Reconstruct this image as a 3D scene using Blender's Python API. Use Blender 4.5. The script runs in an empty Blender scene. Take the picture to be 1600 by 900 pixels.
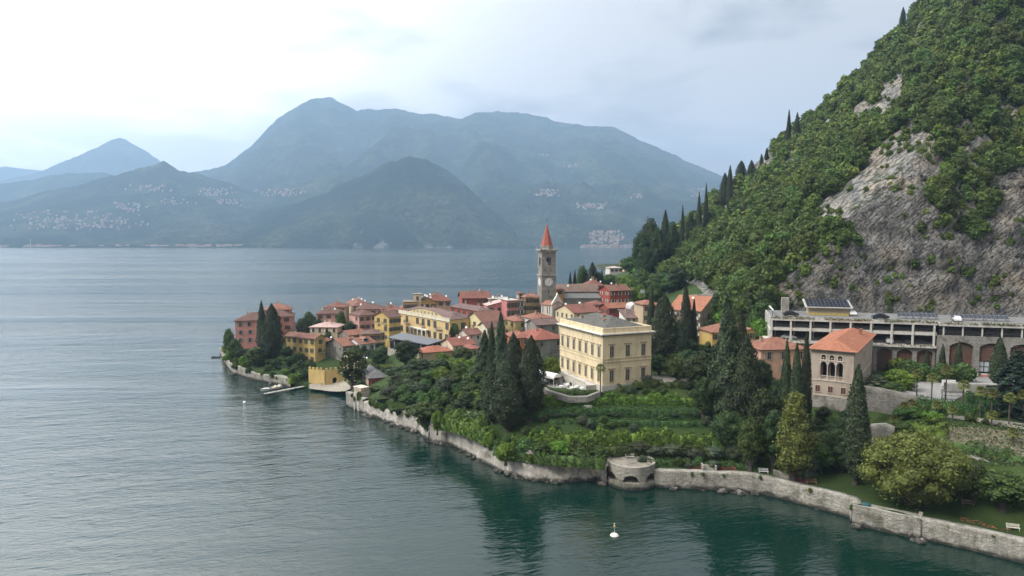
import bpy, math, random
import numpy as np
from mathutils import Vector, noise as mnoise

SC = bpy.context.scene
COL = SC.collection
R = math.radians

# ------------------------------------------------------------------ camera
F = 800.0 / (18.0 / 24.0)            # focal length in pixels of the 1600 px wide photograph
CAM_H = 50.0
PITCH = math.atan((450 - 372) / F)
cam_data = bpy.data.cameras.new('camera')
cam_data.lens = 24.0
cam_data.sensor_width = 36.0
cam_data.clip_start = 0.5
cam_data.clip_end = 60000.0
cam = bpy.data.objects.new('camera', cam_data)
COL.objects.link(cam)
cam.location = (0, 0, CAM_H)
cam.rotation_euler = (math.pi / 2 - PITCH, 0, 0)
SC.camera = cam

# ------------------------------------------------------------------ sky, sun, exposure
SUN_EL, SUN_AZ = 44.0, 243.0         # azimuth clockwise from +Y
w = bpy.data.worlds.new('World')
SC.world = w
w.use_nodes = True
nt = w.node_tree
nt.nodes.clear()
def wn(t, **kw):
    n = nt.nodes.new(t)
    for k, v in kw.items():
        setattr(n, k, v)
    return n
def wmath(op, a, b=None, clamp=False):
    n = wn('ShaderNodeMath', operation=op, use_clamp=clamp)
    for i, v in enumerate((a, b)):
        if v is None: continue
        if isinstance(v, (int, float)): n.inputs[i].default_value = v
        else: nt.links.new(v, n.inputs[i])
    return n.outputs[0]
def wmix(fac, a, b):
    n = wn('ShaderNodeMix', data_type='RGBA')
    if isinstance(fac, (int, float)): n.inputs[0].default_value = fac
    else: nt.links.new(fac, n.inputs[0])
    for i, v in ((6, a), (7, b)):
        if isinstance(v, tuple): n.inputs[i].default_value = (*v, 1)
        else: nt.links.new(v, n.inputs[i])
    return n.outputs[2]
sky = wn('ShaderNodeTexSky', sky_type='NISHITA')
sky.sun_disc = False
sky.sun_elevation = R(SUN_EL)
sky.sun_rotation = R(SUN_AZ)
sky.dust_density = 3.0
tc = wn('ShaderNodeTexCoord')
sep = wn('ShaderNodeSeparateXYZ')
nt.links.new(tc.outputs['Generated'], sep.inputs[0])
dx, dy, dz = sep.outputs
# cloud deck: project the direction on a high plane so that clouds flatten towards the horizon
zc = wmath('MAXIMUM', wmath('ADD', dz, 0.22), 0.05)
comb = wn('ShaderNodeCombineXYZ')
nt.links.new(wmath('DIVIDE', dx, zc), comb.inputs[0])
nt.links.new(wmath('DIVIDE', dy, zc), comb.inputs[1])
nt.links.new(wmath('MULTIPLY', dz, 3.0), comb.inputs[2])
n1 = wn('ShaderNodeTexNoise'); n1.inputs['Scale'].default_value = 1.7; n1.inputs['Detail'].default_value = 7; n1.inputs['Roughness'].default_value = .52; n1.inputs['Distortion'].default_value = .35
n2 = wn('ShaderNodeTexNoise'); n2.inputs['Scale'].default_value = 0.62; n2.inputs['Detail'].default_value = 4; n2.inputs['Roughness'].default_value = .5
nt.links.new(comb.outputs[0], n1.inputs['Vector']); nt.links.new(comb.outputs[0], n2.inputs['Vector'])
cl = wmath('ADD', wmath('MULTIPLY', n1.outputs[0], .62), wmath('MULTIPLY', n2.outputs[0], .38))
ramp = wn('ShaderNodeValToRGB')
ramp.color_ramp.elements[0].position = .455; ramp.color_ramp.elements[0].color = (0, 0, 0, 1)
ramp.color_ramp.elements[1].position = .56; ramp.color_ramp.elements[1].color = (1, 1, 1, 1)
nt.links.new(cl, ramp.inputs[0])
# brightness: the sun stands behind the clouds to the left of the frame
az = R(-57); el = R(30)
sv = (math.sin(az) * math.cos(el), math.cos(az) * math.cos(el), math.sin(el))
dot = wmath('ADD', wmath('ADD', wmath('MULTIPLY', dx, sv[0]), wmath('MULTIPLY', dy, sv[1])), wmath('MULTIPLY', dz, sv[2]))
glow = wmath('POWER', wmath('MAXIMUM', wmath('MULTIPLY_ADD' if False else 'ADD', wmath('MULTIPLY', dot, .5), .5), 0.0), 11.0)
d2 = (math.sin(R(-58))*math.cos(R(14)), math.cos(R(-58))*math.cos(R(14)), math.sin(R(14)))
dot2 = wmath('ADD', wmath('ADD', wmath('MULTIPLY', dx, d2[0]), wmath('MULTIPLY', dy, d2[1])), wmath('MULTIPLY', dz, d2[2]))
glow = wmath('ADD', glow, wmath('MULTIPLY', wmath('POWER', wmath('MAXIMUM', wmath('ADD', wmath('MULTIPLY', dot2, .5), .5), 0.0), 16.0), .55))
dark = wmix(glow, (1.85, 1.88, 1.86), (19.0, 19.3, 19.3))
lite = wmix(glow, (4.15, 3.95, 3.8), (26.0, 26.2, 26.0))
cloudcol = wmix(ramp.outputs[0], dark, lite)
# thin bright band low over the horizon, where the cloud deck ends
low = wmath('POWER', wmath('SUBTRACT', 1.0, wmath('MINIMUM', wmath('MULTIPLY', wmath('MAXIMUM', dz, 0.0), 3.2), 1.0)), 2.0)
cloudcol = wmix(wmath('MULTIPLY', low, .65), cloudcol, (7.2, 5.5, 4.8))
# an overcast sky is brightest overhead
zen = wmath('ADD', wmath('MULTIPLY', wmath('MAXIMUM', wmath('SUBTRACT', dz, 0.35), 0.0), 3.4), 1.0)
zc_ = wn('ShaderNodeVectorMath', operation='SCALE'); nt.links.new(cloudcol, zc_.inputs[0]); nt.links.new(zen, zc_.inputs['Scale']); cloudcol = zc_.outputs[0]
skymix = wmix(0.985, sky.outputs[0], cloudcol)
bg = wn('ShaderNodeBackground'); bg.inputs['Strength'].default_value = 0.08
nt.links.new(skymix, bg.inputs['Color'])
wo = wn('ShaderNodeOutputWorld')
nt.links.new(bg.outputs[0], wo.inputs['Surface'])

sun_l = bpy.data.lights.new('sun', 'SUN')
sun_l.energy = 1.5
sun_l.angle = R(18)
sun_l.color = (1.0, 0.95, 0.88)
sun = bpy.data.objects.new('sun', sun_l)
COL.objects.link(sun)
a_ = R(SUN_AZ)
sd = Vector((math.sin(a_) * math.cos(R(SUN_EL)), math.cos(a_) * math.cos(R(SUN_EL)), math.sin(R(SUN_EL))))
sun.rotation_euler = sd.to_track_quat('Z', 'Y').to_euler()
sun.location = (-200, 0, 300)

SC.view_settings.view_transform = 'Standard'
SC.view_settings.look = 'None'
SC.view_settings.exposure = 1.22
SC.view_settings.gamma = 1.0
SC.view_settings.use_curve_mapping = False
SC.render.engine = 'CYCLES'
SC.cycles.use_denoising = True
SC.cycles.max_bounces = 5
SC.cycles.diffuse_bounces = 3
SC.cycles.glossy_bounces = 3
SC.cycles.transmission_bounces = 3
SC.cycles.volume_bounces = 0
SC.cycles.caustics_reflective = False
SC.cycles.caustics_refractive = False

# ------------------------------------------------------------------ pixels of the photograph <-> places
CT, ST = math.cos(PITCH), math.sin(PITCH)
def ray(px, py):
    u, v = (px - 800) / F, (450 - py) / F
    return Vector((u, CT + v * ST, v * CT - ST))
def P(px, py, Y):
    d = ray(px, py); t = Y / d.y
    return Vector((d.x * t, Y, CAM_H + d.z * t))
def G(px, py, z):
    d = ray(px, py); t = (z - CAM_H) / d.z
    return Vector((d.x * t, d.y * t, z))
def proj(p):
    dep = p[1] * CT + (CAM_H - p[2]) * ST
    if dep <= 1: return None
    return 800 + F * p[0] / dep, 450 - F * ((p[2] - CAM_H) * CT + p[1] * ST) / dep, dep

# ------------------------------------------------------------------ object helpers
def tag(o, label=None, cat=None, group=None, kind=None):
    if label: o['label'] = label
    if cat: o['category'] = cat
    if group: o['group'] = group
    if kind: o['kind'] = kind
    return o
def empty(name, loc, rz=0.0, label=None, cat=None, group=None):
    o = bpy.data.objects.new(name, None)
    o.empty_display_size = 0.5
    COL.objects.link(o)
    o.location = loc; o.rotation_euler = (0, 0, rz)
    return tag(o, label, cat, group)
def link(name, me, parent=None, loc=None, rz=None, scale=None):
    o = bpy.data.objects.new(name, me)
    COL.objects.link(o)
    if parent: o.parent = parent
    if loc is not None: o.location = loc
    if rz is not None: o.rotation_euler = (0, 0, rz)
    if scale is not None: o.scale = scale
    return o
def dup(o, parent=None):
    c = o.copy(); COL.objects.link(c); c.parent = parent
    for ch in list(o.children):
        dup(ch, c)
    return c
def np_mesh(name, V, Fq, mats, midx=None, smooth=False):
    V = np.asarray(V, dtype=np.float32); Fq = np.asarray(Fq, dtype=np.int32)
    me = bpy.data.meshes.new(name)
    n, k = Fq.shape
    me.vertices.add(len(V)); me.vertices.foreach_set('co', V.ravel())
    me.loops.add(n * k); me.loops.foreach_set('vertex_index', Fq.ravel())
    me.polygons.add(n)
    me.polygons.foreach_set('loop_start', np.arange(0, n * k, k, dtype=np.int32))
    if midx is not None: me.polygons.foreach_set('material_index', np.asarray(midx, dtype=np.int32))
    if smooth: me.polygons.foreach_set('use_smooth', np.ones(n, dtype=bool))
    for m in mats: me.materials.append(m)
    me.update(calc_edges=True)
    return me
class MB:
    """collects shapes; build() links them as ONE mesh object"""
    def __init__(s): s.v = []; s.f = []; s.m = []; s.mats = []
    def mi(s, m):
        if m not in s.mats: s.mats.append(m)
        return s.mats.index(m)
    def face(s, pts, m):
        b = len(s.v); s.v += [tuple(p) for p in pts]
        s.f.append(tuple(range(b, b + len(pts)))); s.m.append(s.mi(m))
    def box(s, x0, x1, y0, y1, z0, z1, m):
        b = len(s.v)
        s.v += [(x0,y0,z0),(x1,y0,z0),(x1,y1,z0),(x0,y1,z0),(x0,y0,z1),(x1,y0,z1),(x1,y1,z1),(x0,y1,z1)]
        k = s.mi(m)
        for q in ((0,3,2,1),(4,5,6,7),(0,1,5,4),(1,2,6,5),(2,3,7,6),(3,0,4,7)):
            s.f.append(tuple(b + i for i in q)); s.m.append(k)
    def obox(s, c, ax, hx, hy, z0, z1, m):
        """box with horizontal axis angle ax"""
        ca, sa = math.cos(ax), math.sin(ax)
        b = len(s.v); k = s.mi(m)
        for z in (z0, z1):
            for sx, sy in ((-1,-1),(1,-1),(1,1),(-1,1)):
                s.v.append((c[0] + sx*hx*ca - sy*hy*sa, c[1] + sx*hx*sa + sy*hy*ca, z))
        for q in ((0,3,2,1),(4,5,6,7),(0,1,5,4),(1,2,6,5),(2,3,7,6),(3,0,4,7)):
            s.f.append(tuple(b + i for i in q)); s.m.append(k)
    def tube(s, pts, rads, m, n=7, cap=True):
        k = s.mi(m); rings = []
        pts = [Vector(p) for p in pts]
        for i, p in enumerate(pts):
            d = (pts[min(i+1, len(pts)-1)] - pts[max(i-1, 0)]).normalized()
            a = d.orthogonal().normalized(); c = d.cross(a)
            b = len(s.v)
            for j in range(n):
                t = 2*math.pi*j/n
                s.v.append(tuple(p + (a*math.cos(t) + c*math.sin(t)) * rads[i]))
            rings.append(b)
        for r0, r1 in zip(rings, rings[1:]):
            for j in range(n):
                s.f.append((r0+j, r0+(j+1)%n, r1+(j+1)%n, r1+j)); s.m.append(k)
        if cap:
            s.f.append(tuple(rings[0]+j for j in range(n))[::-1]); s.m.append(k)
            s.f.append(tuple(rings[-1]+j for j in range(n))); s.m.append(k)
    def lathe(s, prof, m, c=(0,0,0), n=12):
        k = s.mi(m); rings = []
        for r, z in prof:
            b = len(s.v)
            for j in range(n):
                t = 2*math.pi*j/n
                s.v.append((c[0]+r*math.cos(t), c[1]+r*math.sin(t), c[2]+z))
            rings.append(b)
        for r0, r1 in zip(rings, rings[1:]):
            for j in range(n):
                s.f.append((r0+j, r0+(j+1)%n, r1+(j+1)%n, r1+j)); s.m.append(k)
        s.f.append(tuple(rings[0]+j for j in range(n))[::-1]); s.m.append(k)
        s.f.append(tuple(rings[-1]+j for j in range(n))); s.m.append(k)
    def mesh(s, name, smooth=False):
        me = bpy.data.meshes.new(name)
        me.from_pydata(s.v, [], s.f)
        for m in s.mats: me.materials.append(m)
        me.polygons.foreach_set('material_index', np.array(s.m, dtype=np.int32))
        if smooth: me.polygons.foreach_set('use_smooth', np.ones(len(s.f), dtype=bool))
        me.update()
        return me
    def build(s, name, parent=None, smooth=False, loc=None, rz=None):
        return link(name, s.mesh(name, smooth), parent, loc, rz)

# ------------------------------------------------------------------ materials
def new_mat(name):
    m = bpy.data.materials.new(name); m.use_nodes = True
    t = m.node_tree; b = t.nodes['Principled BSDF']
    return m, t, b
def nd(t, typ, **kw):
    n = t.nodes.new(typ)
    for k, v in kw.items(): setattr(n, k, v)
    return n
def setin(n, **kw):
    for k, v in kw.items():
        n.inputs[k.replace('_', ' ')].default_value = v
    return n
def coords(t, scale=(1,1,1), kind='Object'):
    c = nd(t, 'ShaderNodeTexCoord'); mp = nd(t, 'ShaderNodeMapping'); mp.inputs['Scale'].default_value = scale
    if kind == 'World':
        g = nd(t, 'ShaderNodeNewGeometry'); t.links.new(g.outputs['Position'], mp.inputs[0])
    else:
        t.links.new(c.outputs[kind], mp.inputs[0])
    return mp.outputs[0]
def noise(t, vec, scale, detail=4, rough=.55, dist=0.0):
    n = nd(t, 'ShaderNodeTexNoise')
    setin(n, Scale=scale, Detail=detail, Roughness=rough, Distortion=dist)
    t.links.new(vec, n.inputs['Vector'])
    return n.outputs[0]
def ramp_(t, fac, stops):
    r = nd(t, 'ShaderNodeValToRGB'); e = r.color_ramp.elements
    while len(e) < len(stops): e.new(.5)
    for x, (p, c) in zip(e, stops):
        x.position = p; x.color = (*c, 1) if len(c) == 3 else c
    t.links.new(fac, r.inputs[0])
    return r.outputs[0]
def mixc(t, fac, a, b, mode='MIX'):
    n = nd(t, 'ShaderNodeMix', data_type='RGBA', blend_type=mode)
    for i, v in ((0, fac), (6, a), (7, b)):
        if isinstance(v, (int, float)): n.inputs[i].default_value = v
        elif isinstance(v, tuple): n.inputs[i].default_value = (*v, 1)
        else: t.links.new(v, n.inputs[i])
    return n.outputs[2]
def mth(t, op, a, b=0.0, clamp=False):
    n = nd(t, 'ShaderNodeMath', operation=op, use_clamp=clamp)
    for i, v in enumerate((a, b)):
        if isinstance(v, (int, float)): n.inputs[i].default_value = v
        else: t.links.new(v, n.inputs[i])
    return n.outputs[0]
def bump(t, b, h, strength=.5, dist=.1):
    n = nd(t, 'ShaderNodeBump'); setin(n, Strength=strength, Distance=dist)
    t.links.new(h, n.inputs['Height']); t.links.new(n.outputs[0], b.inputs['Normal'])
def sc3(c, k): return tuple(min(1.0, x * k) for x in c)

MC = {}
def plaster(c):
    """painted render, with weathering streaks and blotches"""
    key = ('plaster', c)
    if key in MC: return MC[key]
    m, t, b = new_mat('plaster')
    v = coords(t, (1, 1, .35)); v2 = coords(t)
    f = noise(t, v, .55, 6, .65); g = noise(t, v2, 3.0, 4, .6)
    col = ramp_(t, f, [(.28, sc3(c, .58)), (.5, c), (.75, sc3(c, 1.12))])
    col = mixc(t, mth(t, 'MULTIPLY', g, .3), col, sc3(c, .72))
    t.links.new(col, b.inputs['Base Color']); b.inputs['Roughness'].default_value = .9
    b.inputs['Specular IOR Level'].default_value = .2
    bump(t, b, g, .25, .05)
    MC[key] = m; return m
def tiles(c):
    """clay roof tiles: rows down the slope (UV in metres), patchy colour"""
    key = ('tiles', c)
    if key in MC: return MC[key]
    m, t, b = new_mat('roof_tiles')
    v = coords(t, (1, 1, 1), 'UV'); o = coords(t)
    wv = nd(t, 'ShaderNodeTexWave', wave_type='BANDS', bands_direction='X', wave_profile='SIN'); setin(wv, Scale=1.0, Distortion=.4, Detail=1)
    t.links.new(v, wv.inputs['Vector'])
    cells = nd(t, 'ShaderNodeTexVoronoi'); setin(cells, Scale=2.6); t.links.new(v, cells.inputs['Vector'])
    big = noise(t, o, .28, 5, .6); fine = noise(t, v, 2.2, 3, .6)
    col = ramp_(t, big, [(.25, sc3(c, .62)), (.5, c), (.78, sc3(c, 1.18))])
    sp = nd(t, 'ShaderNodeSeparateColor'); t.links.new(cells.outputs['Color'], sp.inputs[0])
    tint = ramp_(t, sp.outputs[0], [(0, sc3(c, .45)), (.5, c), (1, (min(1, c[0]*1.25+.03), c[1]*1.3+.03, c[2]*1.3+.02))])
    col = mixc(t, .42, col, tint)
    col = mixc(t, mth(t, 'MULTIPLY', ramp_(t, fine, [(.5, (0,0,0)), (.75, (1,1,1))]), .35), col, (.09, .08, .055))
    t.links.new(col, b.inputs['Base Color']); b.inputs['Roughness'].default_value = .88
    b.inputs['Specular IOR Level'].default_value = .2
    bump(t, b, wv.outputs['Fac'], .8, .08)
    MC[key] = m; return m
def plain(name, c, rough=.6, metal=0.0, var=.0):
    key = (name, c, rough, metal, var)
    if key in MC: return MC[key]
    m, t, b = new_mat(name)
    if var:
        g = noise(t, coords(t), 1.3, 4, .6)
        t.links.new(ramp_(t, g, [(.3, sc3(c, 1-var)), (.7, sc3(c, 1+var))]), b.inputs['Base Color'])
    else: b.inputs['Base Color'].default_value = (*c, 1)
    b.inputs['Roughness'].default_value = rough; b.inputs['Metallic'].default_value = metal
    MC[key] = m; return m
def stone(name, c, block=1.2, dark=.45, light=1.3, bstr=.9, streak=True, wet=False):
    key = ('stone', name)
    if key in MC: return MC[key]
    m, t, b = new_mat(name)
    o = coords(t); st = coords(t, (1, 1, .22))
    vor = nd(t, 'ShaderNodeTexVoronoi'); setin(vor, Scale=block); t.links.new(coords(t, (1, 1, 1.6)), vor.inputs['Vector'])
    sp = nd(t, 'ShaderNodeSeparateColor'); t.links.new(vor.outputs['Color'], sp.inputs[0])
    big = noise(t, st if streak else o, .35, 7, .65); fine = noise(t, o, 4.0, 5, .65)
    col = ramp_(t, big, [(.3, sc3(c, dark)), (.52, c), (.75, sc3(c, light))])
    col = mixc(t, .35, col, ramp_(t, sp.outputs[0], [(0, sc3(c, .55)), (1, sc3(c, 1.35))]))
    col = mixc(t, mth(t, 'MULTIPLY', ramp_(t, fine, [(.48, (0,0,0)), (.68, (1,1,1))]), .55), col, sc3(c, .38))
    moss = ramp_(t, noise(t, o, .30, 6, .68), [(.53, (0,0,0)), (.62, (1,1,1))])
    col = mixc(t, mth(t, 'MULTIPLY', moss, .6), col, (.075, .078, .045))
    if wet:      # algae and dark wash along the waterline, run-off stains above
        ps = nd(t, 'ShaderNodeSeparateXYZ'); gw = nd(t, 'ShaderNodeNewGeometry'); t.links.new(gw.outputs['Position'], ps.inputs[0])
        wl = mth(t, 'ADD', ps.outputs[2], mth(t, 'MULTIPLY', mth(t, 'SUBTRACT', noise(t, o, .5, 5, .65), .5), 2.2))
        col = mixc(t, ramp_(t, mth(t, 'DIVIDE', wl, 3.0), [(.10, (1,1,1)), (.30, (0,0,0))]), col, (.045, .043, .036))
        run = ramp_(t, noise(t, coords(t, (1, 1, .08)), .9, 5, .7), [(.52, (0,0,0)), (.66, (1,1,1))])
        col = mixc(t, mth(t, 'MULTIPLY', run, .55), col, sc3(c, .33))
    t.links.new(col, b.inputs['Base Color']); b.inputs['Roughness'].default_value = .92
    b.inputs['Specular IOR Level'].default_value = .2
    h = mth(t, 'ADD', mth(t, 'MULTIPLY', vor.outputs['Distance'], .5), fine)
    bump(t, b, h, bstr, .18)
    MC[key] = m; return m
def leaf(name, c, spread=.5, trans=.25, warm=0.0):
    """foliage: each leaf clump its own tint, each plant its own"""
    key = ('leaf', name)
    if key in MC: return MC[key]
    m, t, b = new_mat(name)
    g = nd(t, 'ShaderNodeNewGeometry'); oi = nd(t, 'ShaderNodeObjectInfo')
    col = ramp_(t, g.outputs['Random Per Island'], [(0, sc3(c, 1-spread)), (.5, c), (1, (c[0]*(1+spread*1.25), c[1]*(1+spread), c[2]*(1+spread*.4)))])
    cl = noise(t, coords(t, (1,1,1), 'World'), .55, 3, .6)
    col = mixc(t, ramp_(t, cl, [(.35, (.55,.55,.55)), (.65, (0,0,0))]), col, (c[0]*.55, c[1]*.62, c[2]*.8))
    hs = nd(t, 'ShaderNodeHueSaturation')
    t.links.new(mth(t, 'ADD', mth(t, 'MULTIPLY', oi.outputs['Random'], .06), .468), hs.inputs['Hue'])
    t.links.new(mth(t, 'ADD', mth(t, 'MULTIPLY', oi.outputs['Random'], .6), .72), hs.inputs['Value'])
    t.links.new(col, hs.inputs['Color'])
    b.inputs['Roughness'].default_value = .65
    b.inputs['Specular IOR Level'].default_value = .25
    t.links.new(hs.outputs[0], b.inputs['Base Color'])
    tr = nd(t, 'ShaderNodeBsdfTranslucent'); mx = nd(t, 'ShaderNodeMixShader'); mx.inputs[0].default_value = trans
    t.links.new(hs.outputs[0], tr.inputs['Color'])
    t.links.new(b.outputs[0], mx.inputs[1]); t.links.new(tr.outputs[0], mx.inputs[2])
    t.links.new(mx.outputs[0], t.nodes['Material Output'].inputs['Surface'])
    MC[key] = m; return m

L_DARK = leaf('dark_leaves', (.048, .078, .026), .42)
L_CYP = leaf('cypress_leaves', (.044, .060, .026), .45, .1)
L_MID = leaf('green_leaves', (.068, .112, .026), .45)
L_HILL = leaf('hill_leaves', (.088, .130, .027), .42)
L_LIME = leaf('lime_leaves', (.125, .20, .025))
L_MAG = leaf('magnolia_leaves', (.135, .150, .034), .42)
L_OLIVE = leaf('grey_green_leaves', (.075, .095, .055))
L_CEDAR = leaf('cedar_leaves', (.035, .06, .04), .4)
L_PALM = leaf('palm_leaves', (.13, .14, .035), .5)
L_RED = leaf('red_flowers', (.28, .07, .06), .5)
BARK = plain('bark', (.07, .055, .042), .95, 0, .35)
GLASS = plain('window_glass', (.012, .014, .016), .45)
WHITE = plain('white_paint', (.72, .70, .66), .6, 0, .08)
STEEL = plain('grey_steel', (.18, .18, .18), .5, .6)
GLASS.node_tree.nodes['Principled BSDF'].inputs['Specular IOR Level'].default_value = .22
BLACK = plain('dark_iron', (.02, .02, .021), .6)
# ------------------------------------------------------------------ shoreline (traced waterline, world metres)
rng = np.random.default_rng(11)
shore_px = [(1830,950),(1700,907),(1600,880),(1520,860),(1435,841),(1418,840),(1332,818),(1328,808),(1240,784),(1180,769),(1110,765),(1040,762),
            (1022,760),(1008,765),(985,767),(962,763),(950,756),(935,749),(880,751),(830,749),(785,735),(742,712),
            (700,693),(672,689),(655,674),(622,665),(600,656),(570,646),(541,634),(541,627),(553,612),(530,606),(500,607),
            (478,605),(455,606),(430,600),(398,594),(362,582),(351,567),(344,552)]
SHORE = [tuple(G(x, y, 0).xy) for x, y in shore_px]
BACK = [(-108,305),(-88,325),(-55,342),(-15,358),(15,378),(45,402),(62,440),(85,500),(140,640),(260,800),(700,800),(700,40),(SHORE[0][0]+60,SHORE[0][1]-30)]
POLY = np.array(SHORE + BACK)
def sdf(X, Y):
    """signed distance to the land polygon, positive inside"""
    X = np.asarray(X, float); Y = np.asarray(Y, float)
    best = np.full(X.shape, 1e9); ins = np.zeros(X.shape, bool)
    n = len(POLY)
    for i in range(n):
        x0, y0 = POLY[i]; x1, y1 = POLY[(i+1) % n]
        ex, ey = x1-x0, y1-y0
        t = np.clip(((X-x0)*ex + (Y-y0)*ey) / (ex*ex + ey*ey), 0, 1)
        best = np.minimum(best, np.hypot(X-x0-t*ex, Y-y0-t*ey))
        c = ((y0 > Y) != (y1 > Y)) & (X < (x1-x0)*(Y-y0)/((y1-y0) if abs(y1-y0) > 1e-9 else 1e-9) + x0)
        ins ^= c
    return np.where(ins, best, -best)

# ------------------------------------------------------------------ ground heights (control points, thin-plate surface)
ctrl_px = [  # px, py, z
    (1690,880,3),(1600,852,3),(1500,820,3),(1400,797,3),(1300,768,3),(1200,747,3.2),(1100,742,3.2),(1045,740,3.2),
    (1400,768,3.2),(1300,748,3.3),(1200,732,3.5),(1100,724,3.6),(1500,792,3.1),(1600,815,3.2),
    (1460,712,10),(1600,752,8.5),(1500,690,11),(1600,712,10.5),(1500,660,13),(1590,668,13),(1440,648,13.5),(1700,690,12),
    (1430,612,15),(1480,602,15),(1560,600,15),(1390,625,14.5),(1650,605,15),
    (1300,655,10.5),(1362,648,11.5),(1262,660,9.5),(1340,690,7),(1250,700,6),
    (850,712,4.6),(900,718,4.6),(780,692,5.2),(1000,722,4.1),(985,736,3.9),(950,728,4.0),
    (900,692,6.4),(1100,692,6.2),(900,668,8.6),(1100,668,8.4),(900,640,11),(1060,640,11),(900,617,13),(1040,607,14),
    (942,612,12.8),(880,600,11.9),(860,596,12),(1018,590,14.2),(1100,600,14),
    (1150,690,6.5),(1200,705,5.5),(1160,620,12),(1100,560,14),
    (760,640,9),(700,640,7),(640,640,5),(618,652,4),(680,612,9),(760,600,11.5),(620,602,7.5),(580,612,4.6),(560,625,3),(740,570,13),
    (700,672,4),(720,680,5),(620,552,11),(700,552,12.5),(545,605,2.2),(520,600,.9),(500,601,.9),(482,602,1.0),(495,594,1.0),(525,594,1.1),(470,567,4.3),(505,570,4.2),
    (400,548,7.5),(440,590,3),(400,585,3.2),(372,572,3),(358,556,3.5),(600,572,8),
]
ctrl_xy = [(-40,270,9),(0,270,12),(0,300,12),(30,280,14),(50,250,15),(60,300,19),(-60,290,8),(-80,285,7),(-30,312,8),(20,335,12),
           (60,340,23),(75,350,29),(75,300,29),(78,262,28),(60,230,16),(80,225,19),(-95,300,5),(-45,330,5),(10,362,8),(60,400,28),(75,430,29),(80,520,25),
           (95,205,16),(150,205,15),(200,190,15),(110,170,15),(150,160,15),(250,200,20),(300,120,8),(200,110,6)]
CP = np.array([(*G(x, y, z).xy, z) for x, y, z in ctrl_px] + [tuple(map(float, q)) for q in ctrl_xy])
def _tps(r2):
    return np.where(r2 > 1e-9, .5 * r2 * np.log(np.maximum(r2, 1e-9)), 0)
_n = len(CP); _s = 100.0
_xy = CP[:, :2] / _s
_K = _tps(((_xy[:, None] - _xy[None]) ** 2).sum(-1)) + np.eye(_n) * 2e-4
_A = np.zeros((_n+3, _n+3)); _A[:_n, :_n] = _K; _A[:_n, _n] = 1; _A[:_n, _n+1:] = _xy; _A[_n, :_n] = 1; _A[_n+1:, :_n] = _xy.T
_W = np.linalg.solve(_A, np.concatenate([CP[:, 2], np.zeros(3)]))
def low_h(X, Y):
    q = np.stack([np.ravel(X), np.ravel(Y)], -1) / _s
    out = np.zeros(len(q))
    for i in range(0, len(q), 20000):
        k = q[i:i+20000]
        out[i:i+20000] = _tps(((k[:, None] - _xy[None]) ** 2).sum(-1)) @ _W[:_n] + _W[_n] + k @ _W[_n+1:]
    return np.clip(out, .6, 30).reshape(np.shape(X))
def fbm(X, Y, scale, octs=4, seed=0.0, ridged=False):
    """vectorised value noise"""
    out = np.zeros(np.shape(X)); amp = 1.0; tot = 0
    for o in range(octs):
        x = X / scale + seed + o*17.3; y = Y / scale + seed*1.7 - o*9.1
        xi = np.floor(x); yi = np.floor(y); fx = x-xi; fy = y-yi
        fx = fx*fx*fx*(fx*(fx*6-15)+10); fy = fy*fy*fy*(fy*(fy*6-15)+10)
        def hsh(a, b):
            s = np.sin(a*127.1 + b*311.7) * 43758.5453
            return s - np.floor(s)
        v = (hsh(xi,yi)*(1-fx) + hsh(xi+1,yi)*fx)*(1-fy) + (hsh(xi,yi+1)*(1-fx) + hsh(xi+1,yi+1)*fx)*fy
        v = v*2-1
        if ridged: v = 1 - 2*np.abs(v)
        out += v*amp; tot += amp; amp *= .5; scale /= 2
    return out / tot
def hill_h(X, Y):
    X = np.asarray(X, float); Y = np.asarray(Y, float)
    wob = fbm(X, Y, 60, 4, 3.1)*9 + fbm(X, Y, 16, 3, 7.7)*2.2
    dxh = X - 77 - np.maximum(0, Y-400)*.55
    p1 = 29 + .84*dxh + .0010*np.maximum(dxh, 0)**2 + wob*np.clip((X-77)/25, 0, 1)
    y0 = 208 + fbm(X, X*0, 30, 3, 1.3)*6.0 + 1.5
    y0 = y0 - fbm(X, X*0, 13, 3, 4.4)*3.0
    p1 = p1 + 3.2*np.exp(-((X-142)/42.0)**2)*np.clip((Y-290)/50, 0, 1)
    d = Y - y0
    p2 = np.where(d < 11, 29 + 3.1*d, 29 + 34 + 1.15*(d-11)) + fbm(X, Y, 14, 4, 5.2, True)*3.4*np.clip(d/3, 0, 1)
    k = 5.0
    h = np.clip(.5 + .5*(p2-p1)/k, 0, 1)
    return p2*(1-h) + p1*h - k*h*(1-h)
def ground(X, Y):
    return np.maximum(low_h(X, Y), hill_h(X, Y))
def gz(x, y):
    return float(ground(np.array([x]), np.array([y]))[0])
def hit(px, py, t0=80.0):
    """first point of the ground along the pixel's ray"""
    d = ray(px, py); ts = np.arange(t0, 520, .5)
    x, y, z = d.x*ts, d.y*ts, CAM_H + d.z*ts
    g = ground(x, y); k = np.argmax(z < g)
    return Vector((x[k], y[k], float(g[k])))

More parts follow.
